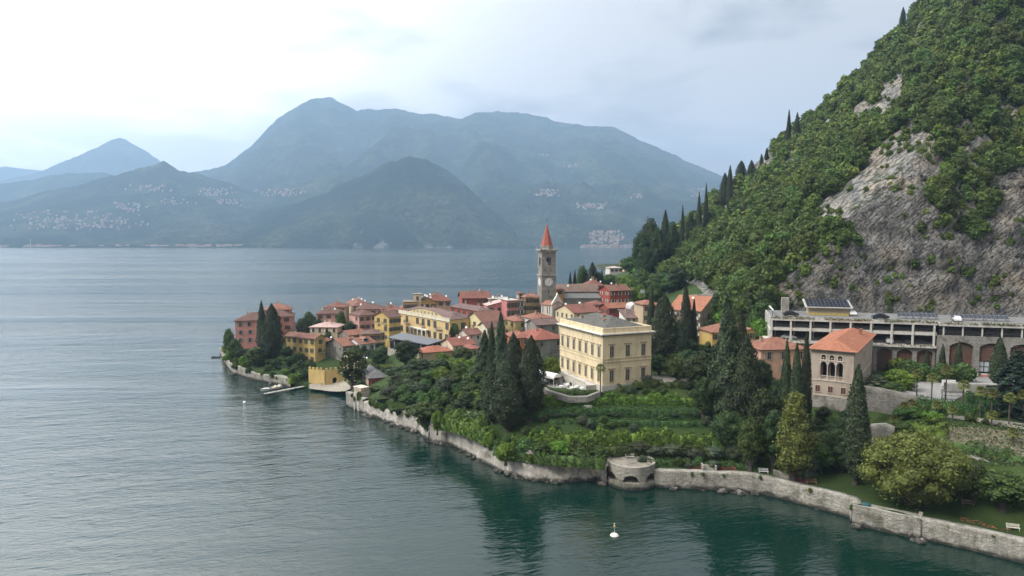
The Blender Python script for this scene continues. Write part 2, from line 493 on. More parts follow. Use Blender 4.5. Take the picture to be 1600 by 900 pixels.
# ------------------------------------------------------------------ setting materials
def ground_mat():
    m, t, b = new_mat('grass_ground')
    o = coords(t, (1,1,1), 'World')
    f = noise(t, o, .16, 5, .6); g = noise(t, o, 1.6, 5, .7)
    col = ramp_(t, f, [(.3, (.026,.044,.014)), (.5, (.038,.064,.017)), (.7, (.055,.072,.024))])
    col = mixc(t, ramp_(t, g, [(.45, (0,0,0)), (.7, (.6,.6,.6))]), col, (.028,.04,.015))
    t.links.new(col, b.inputs['Base Color']); b.inputs['Roughness'].default_value = .95; b.inputs['Specular IOR Level'].default_value = .1
    bump(t, b, g, .8, .15)
    return m
def rock_mat():
    """grey limestone in tilted beds, ochre stains, soil and low scrub where it is not steep"""
    m, t, b = new_mat('limestone')
    o = coords(t, (1,1,1), 'World')
    mr = nd(t, 'ShaderNodeMapping'); mr.inputs['Rotation'].default_value = (R(12), R(42), 0); t.links.new(o, mr.inputs[0])
    mp = nd(t, 'ShaderNodeMapping'); mp.inputs['Scale'].default_value = (.30, .35, 1.7)
    t.links.new(mr.outputs[0], mp.inputs[0])
    beds = noise(t, mp.outputs[0], .42, 9, .76, 1.6)
    big = noise(t, o, .07, 6, .65); fine = noise(t, o, 1.1, 6, .7)
    vert = noise(t, coords(t, (1,1,.16), 'World'), .22, 6, .65)
    col = ramp_(t, beds, [(.32, (.075,.075,.073)), (.42, (.25,.24,.225)), (.54, (.41,.39,.355)), (.75, (.54,.515,.465))])
    ochre = ramp_(t, big, [(.46, (0,0,0)), (.62, (1,1,1))])
    col = mixc(t, mth(t, 'MULTIPLY', ochre, .6), col, (.52,.42,.30))
    col = mixc(t, ramp_(t, vert, [(.36, (.72,.72,.72)), (.52, (0,0,0))]), col, (.06,.062,.065))
    ved = nd(t, 'ShaderNodeTexVoronoi', feature='DISTANCE_TO_EDGE'); setin(ved, Scale=.55); vadd = nd(t, 'ShaderNodeVectorMath', operation='ADD'); vn = nd(t, 'ShaderNodeTexNoise'); setin(vn, Scale=.5, Detail=4); t.links.new(mp.outputs[0], vn.inputs['Vector']); vs = nd(t, 'ShaderNodeVectorMath', operation='SCALE'); vs.inputs['Scale'].default_value = 2.2; t.links.new(vn.outputs['Color'], vs.inputs[0]); t.links.new(mp.outputs[0], vadd.inputs[0]); t.links.new(vs.outputs[0], vadd.inputs[1]); t.links.new(vadd.outputs[0], ved.inputs['Vector'])
    crack = ramp_(t, ved.outputs['Distance'], [(.0, (1,1,1)), (.09, (0,0,0))])
    col = mixc(t, mth(t, 'MULTIPLY', crack, .75), col, (.05,.048,.046))
    cr = ramp_(t, fine, [(.38, (1,1,1)), (.50, (0,0,0))])
    col = mixc(t, mth(t, 'MULTIPLY', cr, .85), col, (.035,.034,.033))
    # seepage: dark wash on the foot of the face
    pz = nd(t, 'ShaderNodeSeparateXYZ'); t.links.new(o, pz.inputs[0])
    seep = mth(t, 'ADD', mth(t, 'ADD', mth(t, 'MULTIPLY', pz.outputs[2], 1.0), mth(t, 'MULTIPLY', pz.outputs[0], .22)), mth(t, 'MULTIPLY', mth(t, 'SUBTRACT', vert, .5), 30.0))
    col = mixc(t, mth(t, 'MULTIPLY', ramp_(t, mth(t, 'DIVIDE', seep, 100.0), [(.36, (1,1,1)), (.56, (0,0,0))]), .45), col, (.12,.12,.12))
    g = nd(t, 'ShaderNodeNewGeometry'); sp = nd(t, 'ShaderNodeSeparateXYZ'); t.links.new(g.outputs['Normal'], sp.inputs[0])
    scrub = mth(t, 'ADD', sp.outputs[2], mth(t, 'MULTIPLY', mth(t, 'SUBTRACT', noise(t, o, .35, 5, .65), .5), 1.1))
    col = mixc(t, ramp_(t, scrub, [(.80, (0,0,0)), (.95, (1,1,1))]), col, (.05,.062,.026))
    t.links.new(col, b.inputs['Base Color']); b.inputs['Roughness'].default_value = .95; b.inputs['Specular IOR Level'].default_value = .15
    h = mth(t, 'ADD', mth(t, 'MULTIPLY', beds, 1.4), mth(t, 'ADD', mth(t, 'MULTIPLY', fine, .7), mth(t, 'MULTIPLY', crack, -.5)))
    bump(t, b, h, 1.0, 1.3)
    return m
def mountain_mat():
    m, t, b = new_mat('far_forest')
    o = coords(t, (1,1,1), 'World')
    f = noise(t, o, .0035, 8, .62); g = noise(t, o, .03, 6, .7)
    col = ramp_(t, f, [(.35, (.012,.028,.012)), (.48, (.03,.05,.02)), (.58, (.08,.10,.045)), (.72, (.16,.16,.10))])
    col = mixc(t, ramp_(t, g, [(.42, (.7,.7,.7)), (.6, (0,0,0))]), col, (.014,.026,.014))
    gg = nd(t, 'ShaderNodeNewGeometry'); sp = nd(t, 'ShaderNodeSeparateXYZ'); t.links.new(gg.outputs['Normal'], sp.inputs[0])
    pos = nd(t, 'ShaderNodeSeparateXYZ'); t.links.new(o, pos.inputs[0])
    rk = mth(t, 'ADD', sp.outputs[2], mth(t, 'MULTIPLY', mth(t, 'SUBTRACT', noise(t, o, .006, 6, .65), .5), 1.5))
    steep = ramp_(t, rk, [(.40, (1,1,1)), (.5, (0,0,0))])
    lowz = ramp_(t, mth(t, 'DIVIDE', pos.outputs[2], 1000.0), [(.18, (1,1,1)), (.32, (0,0,0))])
    col = mixc(t, mth(t, 'MULTIPLY', steep, lowz), col, (.27,.26,.24))
    t.links.new(col, b.inputs['Base Color']); b.inputs['Roughness'].default_value = 1.0; b.inputs['Specular IOR Level'].default_value = 0
    bump(t, b, mth(t, 'ADD', f, mth(t, 'MULTIPLY', g, .4)), 1.0, 150)
    return m
def water_mat():
    m, t, b = new_mat('lake_water')
    o = coords(t, (1,1,1), 'World')
    pos = nd(t, 'ShaderNodeSeparateXYZ'); t.links.new(o, pos.inputs[0])
    mr = nd(t, 'ShaderNodeMapping'); mr.inputs['Rotation'].default_value = (0,0,R(-16)); t.links.new(o, mr.inputs[0])
    mp = nd(t, 'ShaderNodeMapping'); mp.inputs['Scale'].default_value = (.40, 1, 1); t.links.new(mr.outputs[0], mp.inputs[0])
    w1 = noise(t, mp.outputs[0], .42, 3, .55, .6)
    w2 = noise(t, mp.outputs[0], 1.4, 3, .55, .3)
    w3 = noise(t, mp.outputs[0], .085, 2, .5, .4)
    mps = nd(t, 'ShaderNodeMapping'); mps.inputs['Rotation'].default_value = (0,0,R(5)); mps.inputs['Scale'].default_value = (.10, 1, 1); t.links.new(o, mps.inputs[0])
    patch = noise(t, mps.outputs[0], .011, 5, .6, .5)
    amp = ramp_(t, patch, [(.36, (.2,.2,.2)), (.50, (.6,.6,.6)), (.64, (1.0,1.0,1.0))])
    h = mth(t, 'ADD', mth(t, 'MULTIPLY', w1, 1.0), mth(t, 'ADD', mth(t, 'MULTIPLY', w2, .55), mth(t, 'MULTIPLY', w3, 1.6)))
    h = mth(t, 'MULTIPLY', h, amp)
    # shallows by the shore are a little browner
    b.inputs['Base Color'].default_value = (.0016, .0165, .0115, 1)
    # the open lake, away from the sheltered shore, is more ruffled
    far = nd(t, 'ShaderNodeMapRange'); t.links.new(pos.outputs[1], far.inputs[0]); far.inputs[1].default_value = 180; far.inputs[2].default_value = 1800; far.inputs[3].default_value = .07; far.inputs[4].default_value = .18
    t.links.new(mth(t, 'MULTIPLY', far.outputs[0], mth(t, 'ADD', mth(t, 'MULTIPLY', amp, .5), .55)), b.inputs['Roughness'])
    chop = nd(t, 'ShaderNodeMapRange'); t.links.new(pos.outputs[1], chop.inputs[0]); chop.inputs[1].default_value = 120; chop.inputs[2].default_value = 2600; chop.inputs[3].default_value = 1; chop.inputs[4].default_value = 3.0
    h = mth(t, 'MULTIPLY', h, chop.outputs[0])
    lee = nd(t, 'ShaderNodeMapRange'); lee.interpolation_type = 'SMOOTHSTEP'; t.links.new(pos.outputs[0], lee.inputs[0]); lee.inputs[1].default_value = -75; lee.inputs[2].default_value = 5; lee.inputs[3].default_value = 1.0; lee.inputs[4].default_value = .46
    h = mth(t, 'MULTIPLY', h, lee.outputs[0])      # calmer in the lee of the steep shore
    b.inputs['IOR'].default_value = 1.5
    bump(t, b, h, .75, .55)
    return m
M_GROUND, M_ROCK, M_MOUNT, M_WATER = ground_mat(), rock_mat(), mountain_mat(), water_mat()

# ------------------------------------------------------------------ lake
mb = MB()
mb.face([(-11900,-840,0),(11900,-840,0),(11900,11400,0),(-11900,11400,0)], M_WATER)
tag(mb.build('water'), kind='structure')

# ------------------------------------------------------------------ near ground: one grid inside the shoreline
def grid_mesh(name, xs, ys, zf, mat, keep=None, smooth=True):
    X, Y = np.meshgrid(xs, ys); Z = zf(X, Y)
    V = np.stack([X, Y, Z], -1).reshape(-1, 3)
    nx, ny = len(xs), len(ys)
    i = np.arange(nx-1)[None] + np.arange(ny-1)[:, None]*nx
    Q = np.stack([i, i+1, i+1+nx, i+nx], -1).reshape(-1, 4)
    if keep is not None:
        kf = keep(X, Y).ravel()
        Q = Q[kf[Q].any(1)]
        used = np.unique(Q); mp = np.zeros(len(V), int); mp[used] = np.arange(len(used)); V = V[used]; Q = mp[Q]
    return np_mesh(name, V, Q, [mat], None, smooth)
_bm = (Vector(SHORE[12]) + Vector(SHORE[16]))/2
BAS = _bm + _bm.normalized()*2.0
def near_z(X, Y):
    s = sdf(X, Y); g = low_h(X, Y)
    s = np.where(np.hypot(X-BAS[0], Y-BAS[1]) < 4.55, -1.0, s)      # the bastion is hollow
    return np.where(s > .5, g + fbm(X, Y, 3.0, 2, 2.2)*.06, -4.0)
me = grid_mesh('ground', np.arange(-125, 215, 1.0), np.arange(70, 420, 1.0), near_z, M_GROUND, lambda X, Y: (sdf(X, Y) > -3) & (X > Y*-.6))
tag(link('ground', me), kind='structure')
mb = MB(); mb.face([(-400,40,-4.2),(700,40,-4.2),(700,800,-4.2),(-400,800,-4.2)], M_GROUND); tag(mb.build('lake_bed'), kind='structure')

# ------------------------------------------------------------------ hillside with its cliff
hx = np.arange(66, 345, 1.3); hy = np.concatenate([np.arange(199, 228, .5), np.arange(226, 300, 1.2), np.arange(300, 560, 2.2)])
def hz(X, Y):
    h = hill_h(X, Y); l = low_h(np.clip(X, -120, 220), np.clip(Y, 80, 420))
    return np.where(h < l - 1.0, l - 1.0, h)
X, Y = np.meshgrid(hx, hy); Z = hz(X, Y)
# overhangs and beds on the steep face
on = np.clip((Z-29)/4, 0, 1)
Yd = Y - on*(fbm(X*1.0 + Z*.5, Z*1.6, 7, 4, 8.8, True)*2.0 + fbm(X*.6 - Z*.5, Z + X*.4, 2.6, 3, 2.8)*.9)
V = np.stack([X, Yd, Z], -1).reshape(-1, 3); nx, ny = len(hx), len(hy)
i = np.arange(nx-1)[None] + np.arange(ny-1)[:, None]*nx
Q = np.stack([i, i+1, i+1+nx, i+nx], -1).reshape(-1, 4)
tag(link('hillside', np_mesh('hillside', V, Q, [M_ROCK], None, False)), kind='structure')

# ------------------------------------------------------------------ far shore and mountains, real size: lake 3.3 km wide
def mountain(name, prof, foot, ridge, rough, seed, curve=1.25, spurs=0.0):
    """terrain between a foot line and a ridge line; prof gives the skyline by bearing"""
    px = np.array([p[0] for p in prof], float); py = np.array([p[1] for p in prof], float)
    cols = np.arange(px[0], px[-1]+.1, 3.0)
    top = np.interp(cols, px, py)
    top += fbm(cols, cols*0, 34, 5, seed)*rough*1.9 + fbm(cols, cols*0, 7, 3, seed+2, True)*rough*.7
    K = 46
    ts = np.concatenate([np.linspace(0, 1, K), [1.12, 1.35]])
    d = np.array([list(ray(c, 372)) for c in cols]); bear = d[:, 0] / d[:, 1]
    rz = CAM_H + (372 - top)/F*ridge
    V = []
    for k, t in enumerate(ts):
        rr = foot + (ridge-foot)*t
        x = bear*rr; y = np.full_like(x, rr)
        prof_t = t**curve if t <= 1 else max(0.0, 1 - (t-1)*2.2)
        z = rz*prof_t
        env = math.sin(min(t, 1)*math.pi)**.7
        z = z + env*rz*(fbm(x, y, 900, 5, seed+4, True)*.16 + fbm(x, y, 260, 4, seed+9)*.06)
        z = np.where(t < .02, -3, np.maximum(z, 1.5 + 6*t))
        # ridge must not hide the skyline
        lim = CAM_H + (372 - (top+1.0))/F*rr
        z = np.minimum(z, np.maximum(lim, -3)) if t < 1 else z
        V.append(np.stack([x, y, z], -1))
    V = np.array(V); nk, nc = V.shape[:2]
    i = np.arange(nc-1)[None] + np.arange(nk-1)[:, None]*nc
    Q = np.stack([i, i+1, i+1+nc, i+nc], -1).reshape(-1, 4)
    tag(link(name, np_mesh(name, V.reshape(-1, 3), Q, [M_MOUNT], None, True)), kind='structure')
    return V
FOOT = 3400.0
V_A = mountain('wooded_hill', [(250,387),(330,374),(430,335),(500,305),(560,280),(600,256),(640,246),(670,250),(700,266),(740,300),(780,338),(820,372),(850,387)], FOOT, 3950, 2.2, 1.1, .85)
V_B = mountain('shore_hills', [(-250,332),(-100,330),(0,320),(80,298),(172,278),(216,264),(260,254),(284,266),(310,270),(345,282),(430,310),(520,340),(600,365),(660,387)], FOOT, 5000, 2.0, 2.3, 1.35)
V_C = mountain('left_hills', [(-250,300),(-60,296),(0,290),(50,282),(110,271),(170,272),(230,285),(330,310)], 5300, 6500, 1.5, 5.3)
V_D = mountain('main_mountain', [(180,330),(290,272),(340,262),(360,254),(400,225),(430,195),(455,175),(490,158),(520,155),(545,168),(560,175),(620,174),(660,182),(720,186),(745,179),(800,177),(850,186),(880,194),(940,200),(960,203),(1010,225),(1060,248),(1115,272),(1170,292),(1300,330),(1500,360)], FOOT+250, 7200, 2.4, 3.7, 1.15)
V_E = mountain('far_peak', [(-250,290),(0,286),(75,268),(120,248),(150,236),(180,220),(193,217),(206,222),(250,250),(300,285),(360,310)], 7250, 9200, 1.5, 6.1)
V_F = mountain('far_range', [(-300,262),(-120,258),(0,264),(15,262),(70,268),(150,275),(300,290)], 9250, 10900, 1.2, 8.1)

# ------------------------------------------------------------------ the air
hm = bpy.data.materials.new('haze'); hm.use_nodes = True
ht = hm.node_tree; ht.nodes.clear()
pv = ht.nodes.new('ShaderNodeVolumePrincipled')
pv.inputs['Color'].default_value = (.47, .70, 1.0, 1)
pv.inputs['Density'].default_value = 1.35e-4
pv.inputs['Anisotropy'].default_value = 0.2
ho = ht.nodes.new('ShaderNodeOutputMaterial'); ht.links.new(pv.outputs[0], ho.inputs['Volume'])
mb = MB(); mb.box(-12000, 12000, -850, 11500, -5.5, 1600, hm)
tag(mb.build('haze'), kind='stuff')
# ------------------------------------------------------------------ foliage
def leaf_quads(C, N, S, rng, asp=.72):
    """one bent leaf-clump face per point: centres C, facing N, sizes S"""
    n = len(C)
    N = N / np.maximum(np.linalg.norm(N, axis=1, keepdims=True), 1e-6)
    r = rng.normal(size=(n, 3)); A = np.cross(N, r); A /= np.maximum(np.linalg.norm(A, axis=1, keepdims=True), 1e-6)
    B = np.cross(N, A); S = np.asarray(S).reshape(-1, 1)
    k = rng.uniform(.75, 1.2, (n, 4, 1))
    P0 = C + A*S*k[:, 0]; P1 = C + B*S*asp*k[:, 1] + N*S*.18; P2 = C - A*S*k[:, 2]; P3 = C - B*S*asp*k[:, 3] + N*S*.18
    V = np.stack([P0, P1, P2, P3], 1).reshape(-1, 3)
    return V, np.arange(4*n).reshape(-1, 4)
_bm_ico = None
def ico(sub=2):
    import bmesh
    bm = bmesh.new(); bmesh.ops.create_icosphere(bm, subdivisions=sub, radius=1.0)
    V = np.array([v.co[:] for v in bm.verts]); T = np.array([[v.index for v in f.verts] for f in bm.faces]); bm.free()
    return V, np.concatenate([T, T[:, 2:3]], 1)
ICO_V, ICO_F = ico(2)
def tri2quad_mesh(name, parts, mats):
    """parts: list of (V, F(n x 4, triangles repeat the last index), material index)"""
    V = []; Fs = []; M = []; o = 0
    for v, f, m in parts:
        V.append(v); Fs.append(f + o); M.append(np.full(len(f), m)); o += len(v)
    V = np.concatenate(V); Fs = np.concatenate(Fs); M = np.concatenate(M)
    tri = Fs[:, 2] == Fs[:, 3]
    me = bpy.data.meshes.new(name)
    tot = np.where(tri, 3, 4); st = np.concatenate([[0], np.cumsum(tot)[:-1]])
    li = np.concatenate([Fs[:, :3], np.where(tri[:, None], -1, Fs[:, 3:4])], 1).ravel(); li = li[li >= 0]
    me.vertices.add(len(V)); me.vertices.foreach_set('co', V.astype(np.float32).ravel())
    me.loops.add(len(li)); me.loops.foreach_set('vertex_index', li.astype(np.int32))
    me.polygons.add(len(Fs)); me.polygons.foreach_set('loop_start', st.astype(np.int32))
    me.polygons.foreach_set('material_index', M.astype(np.int32))
    for m in mats: me.materials.append(m)
    me.update(calc_edges=True)
    return me
def lobes_crown(rng, w, h, nl, nleaf, ls, flat=.75, core=.72, topbias=.25, cone=0.0, lr_=(.38, .56), spread=.62):
    """crown of several leafy lobes in a box w wide, h high (base at z=0); returns leaf quads and inner cores"""
    parts = []; cores = []
    rr = w/2; cs = []
    for i in range(nl):
        t = (i + .5)/nl
        zz = h*(.2 + .66*t)
        env = math.sin(math.pi*min(1, max(0.0, (.12 + .86*t)))) ** .6 * (1 - cone*t)
        a = i*2.399 + rng.uniform(-.5, .5); q = rr*spread*env*rng.uniform(.45, 1.0)
        lr = rr*rng.uniform(*lr_)*(1 - .3*cone*t)
        if t > .86: q *= .35
        cs.append((q*math.cos(a), q*math.sin(a), zz, lr))
    cs.append((0, 0, h*.52, rr*.6)); cs.append((0, 0, h*.3, rr*.55))
    vol = np.array([c[3]**2 for c in cs]); vol /= vol.sum()
    for (cx, cy, cz, lr), f in zip(cs, vol):
        n = max(20, int(nleaf*f))
        D = rng.normal(size=(n, 3)); D[:, 2] += topbias*.9; D /= np.linalg.norm(D, axis=1, keepdims=True)
        lump = 1 + .22*np.sin(D[:, 0]*5 + cx*3) * np.sin(D[:, 1]*5 + cy*2 + 1) + .12*np.sin(D[:, 2]*9 + cz)
        rad = lr*lump*rng.uniform(.74, 1.14, n)
        C = np.stack([cx + D[:, 0]*rad, cy + D[:, 1]*rad, cz + D[:, 2]*rad*flat], 1)
        N = D + rng.normal(size=(n, 3))*.55
        parts.append(leaf_quads(C, N, ls*rng.uniform(.6, 1.25, n), rng))
        v = ICO_V*np.array([lr, lr, lr*flat])*core*(1 + rng.normal(size=(len(ICO_V), 1))*.06) + np.array([cx, cy, cz])
        cores.append((v, ICO_F))
    return parts, cores
def trunk_mb(h, r, limbs, rng, spread, m=None):
    mb = MB(); m = m or BARK
    pts = [Vector((0,0,-.6)), Vector((0,0,0)), Vector((rng.uniform(-.1,.1)*h*.3, rng.uniform(-.1,.1)*h*.3, h*.45)), Vector((rng.uniform(-.12,.12)*h*.3, rng.uniform(-.1,.1)*h*.3, h*.95))]
    mb.tube(pts, [r*1.35, r, r*.72, r*.25], m, 8)
    for i in range(limbs):
        a = i*2.4 + rng.uniform(-.4, .4); z0 = h*rng.uniform(.3, .65)
        p0 = pts[1].lerp(pts[2], .5) if z0 < h*.4 else pts[2].lerp(pts[3], (z0-h*.45)/(h*.5))
        p1 = p0 + Vector((math.cos(a)*spread*.5, math.sin(a)*spread*.5, h*.13)); p2 = p0 + Vector((math.cos(a)*spread, math.sin(a)*spread, h*.3))
        mb.tube([p0, p1, p2], [r*.5, r*.34, r*.12], m, 6)
    return mb
PROTO = {}
def proto_broad(key, matl, seed, w=6, h=6.5, nl=9, nleaf=1800, ls=.34, stem=1.6, **kw):
    """unit tree about w wide and stem+h high -> (crown mesh, trunk mesh, w, height)"""
    if key in PROTO: return PROTO[key]
    rng = np.random.default_rng(seed)
    parts, cores = lobes_crown(rng, w, h, nl, nleaf, ls, **kw)
    pr = [(v + np.array([0,0,stem]), f, 0) for v, f in parts] + [(v + np.array([0,0,stem]), f, 0) for v, f in cores]
    cm = tri2quad_mesh('crown_' + key, pr, [matl])
    zt = max(p[0][:, 2].max() for p in pr)
    tm = trunk_mb(stem + h*.6, .035*(w+h), 5, rng, w*.28).mesh('trunk_' + key)
    PROTO[key] = (cm, tm, w, zt); return PROTO[key]
def proto_column(key, matl, seed, h=16, w=2.6, nleaf=3000, ls=.26, prof='flame', rag=.12, stem=.8):
    if key in PROTO: return PROTO[key]
    rng = np.random.default_rng(seed)
    def rad(t):
        if prof == 'flame': return (min(1, (t/.22))**.55 if t < .22 else 1.0) * (1 - max(0, (t-.22)/.78)**1.65)**.85
        if prof == 'cone': return (min(1, t/.08)**.6) * (1-t)**.82 + .02
        return (min(1, t/.3)**.6) * (1 - max(0, (t-.35)/.65)**2.3)
    tt = rng.beta(1.05, 1.25, nleaf); a = rng.uniform(0, 2*math.pi, nleaf)
    fl = 1 + rag*np.sin(a*3 + tt*9 + seed) + rag*.8*np.sin(a*5 - tt*23) + rag*.7*np.sin(tt*47 + a*2)
    rr = np.array([rad(x) for x in tt])*w/2*fl*rng.uniform(.8, 1.1, nleaf)
    bend = np.sin(tt*2.2 + seed)*w*.05
    C = np.stack([rr*np.cos(a) + bend, rr*np.sin(a), stem + tt*(h-stem)], 1)
    N = np.stack([np.cos(a), np.sin(a), np.full(nleaf, .25)], 1) + rng.normal(size=(nleaf, 3))*.5
    if prof == 'cone': N[:, 2] += .6
    V, Fq = leaf_quads(C, N, ls*rng.uniform(.6, 1.3, nleaf), rng, .5)
    # leaf sprays point up
    pts = [(.8*rad(x)*w/2 + .02, stem + x*(h-stem)*.985) for x in np.linspace(0, 1, 15)]
    mb = MB(); mb.lathe([(p[0]*.92, p[1]) for p in pts], matl, n=10)
    cv = np.array(mb.v); cf = np.array([f if len(f) == 4 else (0,0,0,0) for f in mb.f if len(f) == 4])
    cm = tri2quad_mesh('crown_' + key, [(V, Fq, 0), (cv, cf, 0)], [matl])
    t = MB(); t.tube([(0,0,-.8),(0,0,stem*1.5),(0,0,h*.6)], [w*.09+.08, w*.07+.07, .05], BARK, 7)
    PROTO[key] = (cm, t.mesh('trunk_' + key), w, h); return PROTO[key]
def put_tree(pro, name, loc, wid, hgt, label, cat='tree', group=None, rz=None, whole=False):
    cm, tm, w0, h0 = pro
    e = empty(name, loc, rz if rz is not None else random.uniform(0, 6.28), label, cat, group)
    e.scale = (wid/w0, wid/w0, hgt/h0)
    link('crown', cm, e); link('trunk', tm, e)
    return e
def tree_px(pro, name, px, top, Y, wpx, label, cat='tree', group=None, sink=.2, minh=1.0):
    """a plant standing on the ground at distance Y, its crown top where the photograph shows it"""
    t = P(px, top, Y); g = gz(t.x, Y)
    dep = proj(t)[2]
    return put_tree(pro, name, (t.x, Y, g - sink), wpx*dep/F, max(minh, t.z - g + sink), label, cat, group)

random.seed(5)
# prototypes
HILL = [proto_broad('hill%d' % i, L_HILL, 100+i, w=6+.4*(i % 3), h=5.2+.7*(i % 4), nl=10+i % 4, nleaf=2600, ls=.33, stem=.8, lr_=(.32,.5), spread=.68) for i in range(8)]
CYP = [proto_column('cyp%d' % i, L_CYP, 40+i, h=16, w=3.0, nleaf=5200, ls=.19, rag=.07) for i in range(3)]
CYPW = [proto_column('cypw%d' % i, L_CYP, 50+i, h=17, w=5.2, nleaf=9000, ls=.22, prof='oval', rag=.11) for i in range(3)]
CONIF = [proto_column('conif%d' % i, L_CYP, 60+i, h=17, w=6.5, nleaf=9000, ls=.25, prof='cone', rag=.2) for i in range(2)]

# ------------------------------------------------------------------ woods on the hillside
def inpoly(x, y, poly):
    c = False; n = len(poly)
    for i in range(n):
        x0, y0 = poly[i]; x1, y1 = poly[(i+1) % n]
        if (y0 > y) != (y1 > y) and x < (x1-x0)*(y-y0)/(y1-y0) + x0: c = not c
    return c
BARE = [[(1215,500),(1240,432),(1300,408),(1350,387),(1410,362),(1440,378),(1490,345),(1530,382),(1548,345),(1552,285),(1590,250),(1680,225),(1640,520)],
        [(1258,372),(1268,325),(1335,270),(1388,208),(1462,208),(1474,258),(1452,300),(1412,308),(1432,350),(1390,380),(1335,385),(1300,352)],
        [(1372,140),(1398,108),(1424,118),(1410,165),(1372,188)], [(1325,170),(1352,150),(1368,176),(1342,196)],
        [(1500,225),(1530,210),(1545,235),(1510,262)], [(1225,250),(1240,225),(1250,240),(1236,262)],
        [(1560,180),(1600,165),(1600,190),(1565,196)], [(1080,480),(1085,455),(1190,458),(1195,480)]]
spots = []
step = 3.7
for gx in np.arange(70, 335, step):
    for gy in np.arange(205, 520, step):
        x = gx + random.uniform(-.5, .5)*step; y = gy + random.uniform(-.5, .5)*step
        hh = hill_h(np.array([x]), np.array([y]))[0]
        if hh < low_h(np.array([x]), np.array([y]))[0] + .3: continue
        q = proj((x, y, hh + 3))
        if q is None or not (-60 < q[0] < 1760 and -160 < q[1]): continue
        bare = any(inpoly(q[0], q[1] + 4, p) for p in BARE)
        s = random.choice([.55, .7, .85, 1.0, 1.15, 1.4])*random.uniform(.85, 1.12)*(1.15 if hh < 70 else .95)
        if bare:
            if random.random() > .13: continue
            s = random.uniform(.22, .42)
        if y < 228 and not bare: s *= .8
        spots.append((x, y, float(hh), s, q, bare))
# the steep faces are filled along the line of sight of the valley: plan spacing would leave them empty
cellh = {}
for sp in spots: cellh.setdefault((int(sp[0]//3), int(sp[1]//3), int(sp[2]//3)), []).append(sp)
r7 = random.Random(77)
for _ in range(5200):
    px, py = r7.uniform(1190, 1700), r7.uniform(60, 500)
    bare = any(inpoly(px, py, p) for p in BARE)
    if bare and (r7.random() > .45 or mnoise.noise((px*.021, py*.028, 3.1)) < .12): continue
    d = ray(px, py); ts = np.arange(190, 330, .5); zz = CAM_H + d.z*ts
    k = int(np.argmax(zz < hill_h(d.x*ts, d.y*ts)))
    if k == 0: continue
    x, y, z = d.x*ts[k], d.y*ts[k], float(zz[k])
    c = (int(x//3), int(y//3), int(z//3)); near = False; need = 2.9 if not bare else 2.2
    for i in (-1,0,1):
        for j in (-1,0,1):
            for l in (-1,0,1):
                for o in cellh.get((c[0]+i, c[1]+j, c[2]+l), []):
                    if (o[0]-x)**2 + (o[1]-y)**2 + (o[2]-z)**2 < need**2: near = True
    if near: continue
    s = r7.uniform(.22, .6) if bare else r7.uniform(.55, 1.15)
    sp = (x, y+.3, z - .4*s, s, proj((x, y, z)), bare)
    spots.append(sp); cellh.setdefault(c, []).append(sp)
# nothing of what lies behind the crest is kept
CYGAP = [(1040,328,420),(1067,320,345),(1093,300,338),(1104,286,312),(1133,270,322),(1141,258,330),(1159,251,280),(1174,250,276),(1190,240,262),(1198,231,252),(1233,171,198),(1246,175,194),(1411,11,40)]
vis = []
for sp in spots:
    x, y, z, s, q, b = sp
    if any(abs(q[0]-cx) < 10 and ct - 4 < q[1] < cb + 4 for cx, ct, cb in CYGAP): continue      # clearings round the crest cypresses
    ts = np.linspace(.35, .985, 90); top = z + 6*s
    lx, ly, lz = x*ts, y*ts, CAM_H + (top + 3 - CAM_H)*ts
    if (hill_h(lx, ly) > lz + 2.5).any(): continue
    vis.append(sp)
vis.sort(key=lambda p: -p[3]*1.0/p[4][2])
print('hill trees', len(vis))
N_IND = 270
hill_one = []
for i, (m, tm, w0, h0) in enumerate(HILL):
    mm = m.copy(); hill_one.append(mm)
def hill_label(q, s, b):
    px, py, _ = q
    if b: return ('small green shrub rooted in a crack of the grey rock face', 'shrub', 'cliff_shrub', 'shrubs growing out of the cliff')
    if py < 200: zone = 'high on the steep hillside near the crest'
    elif px < 1130: zone = 'on the wooded slope directly behind the red roofs'
    elif px < 1270: zone = 'on the lower slope between the village and the cliff'
    else: zone = 'on the slope above the grey cliff'
    size = 'large round' if s > .95 else ('medium' if s > .75 else 'small bushy')
    return (size + ' broadleaf tree ' + zone, 'tree', 'hillside_tree', 'broadleaf trees on the hillside')
ind = []
for i, sp in enumerate(vis[:N_IND]):
    x, y, z, s, q, b = sp
    k = random.randrange(8)
    lab, cat, nm, grp = hill_label(q, s, b)
    o = link(nm, HILL[k][0], None, (x, y, z - .7*s), random.uniform(0, 6.28), (s*random.uniform(.9, 1.15), s*random.uniform(.9, 1.15), s*random.uniform(.85, 1.15)))
    tag(o, lab, cat, grp)
LV = []; LF = []; off = 0
lib = []
for i in range(5):
    r_ = np.random.default_rng(300+i)
    pr, co = lobes_crown(r_, 6.2, 5.6, 9, 820, .5, lr_=(.32,.5), spread=.68)
    V = np.concatenate([p[0] for p in pr]); Fq = np.concatenate([p[1] + o for p, o in zip(pr, np.cumsum([0]+[len(p[0]) for p in pr])[:-1])])
    cv = [c[0] for c in co]; cf = []
    for c in co: cf.append(c[1])
    lib.append((V, Fq, cv, cf))
parts = []
for x, y, z, s, q, b in vis[N_IND:]:
    V, Fq, cv, cf = lib[random.randrange(5)]
    a = random.uniform(0, 6.28); ca, sa = math.cos(a), math.sin(a); M = np.array([[ca, sa, 0], [-sa, ca, 0], [0, 0, random.uniform(.85, 1.2)]])*s
    o = np.array([x, y, z - .3*s])
    parts.append((V @ M + o, Fq, 0))
    for v, f in zip(cv, cf): parts.append((v @ M + o, f, 0))
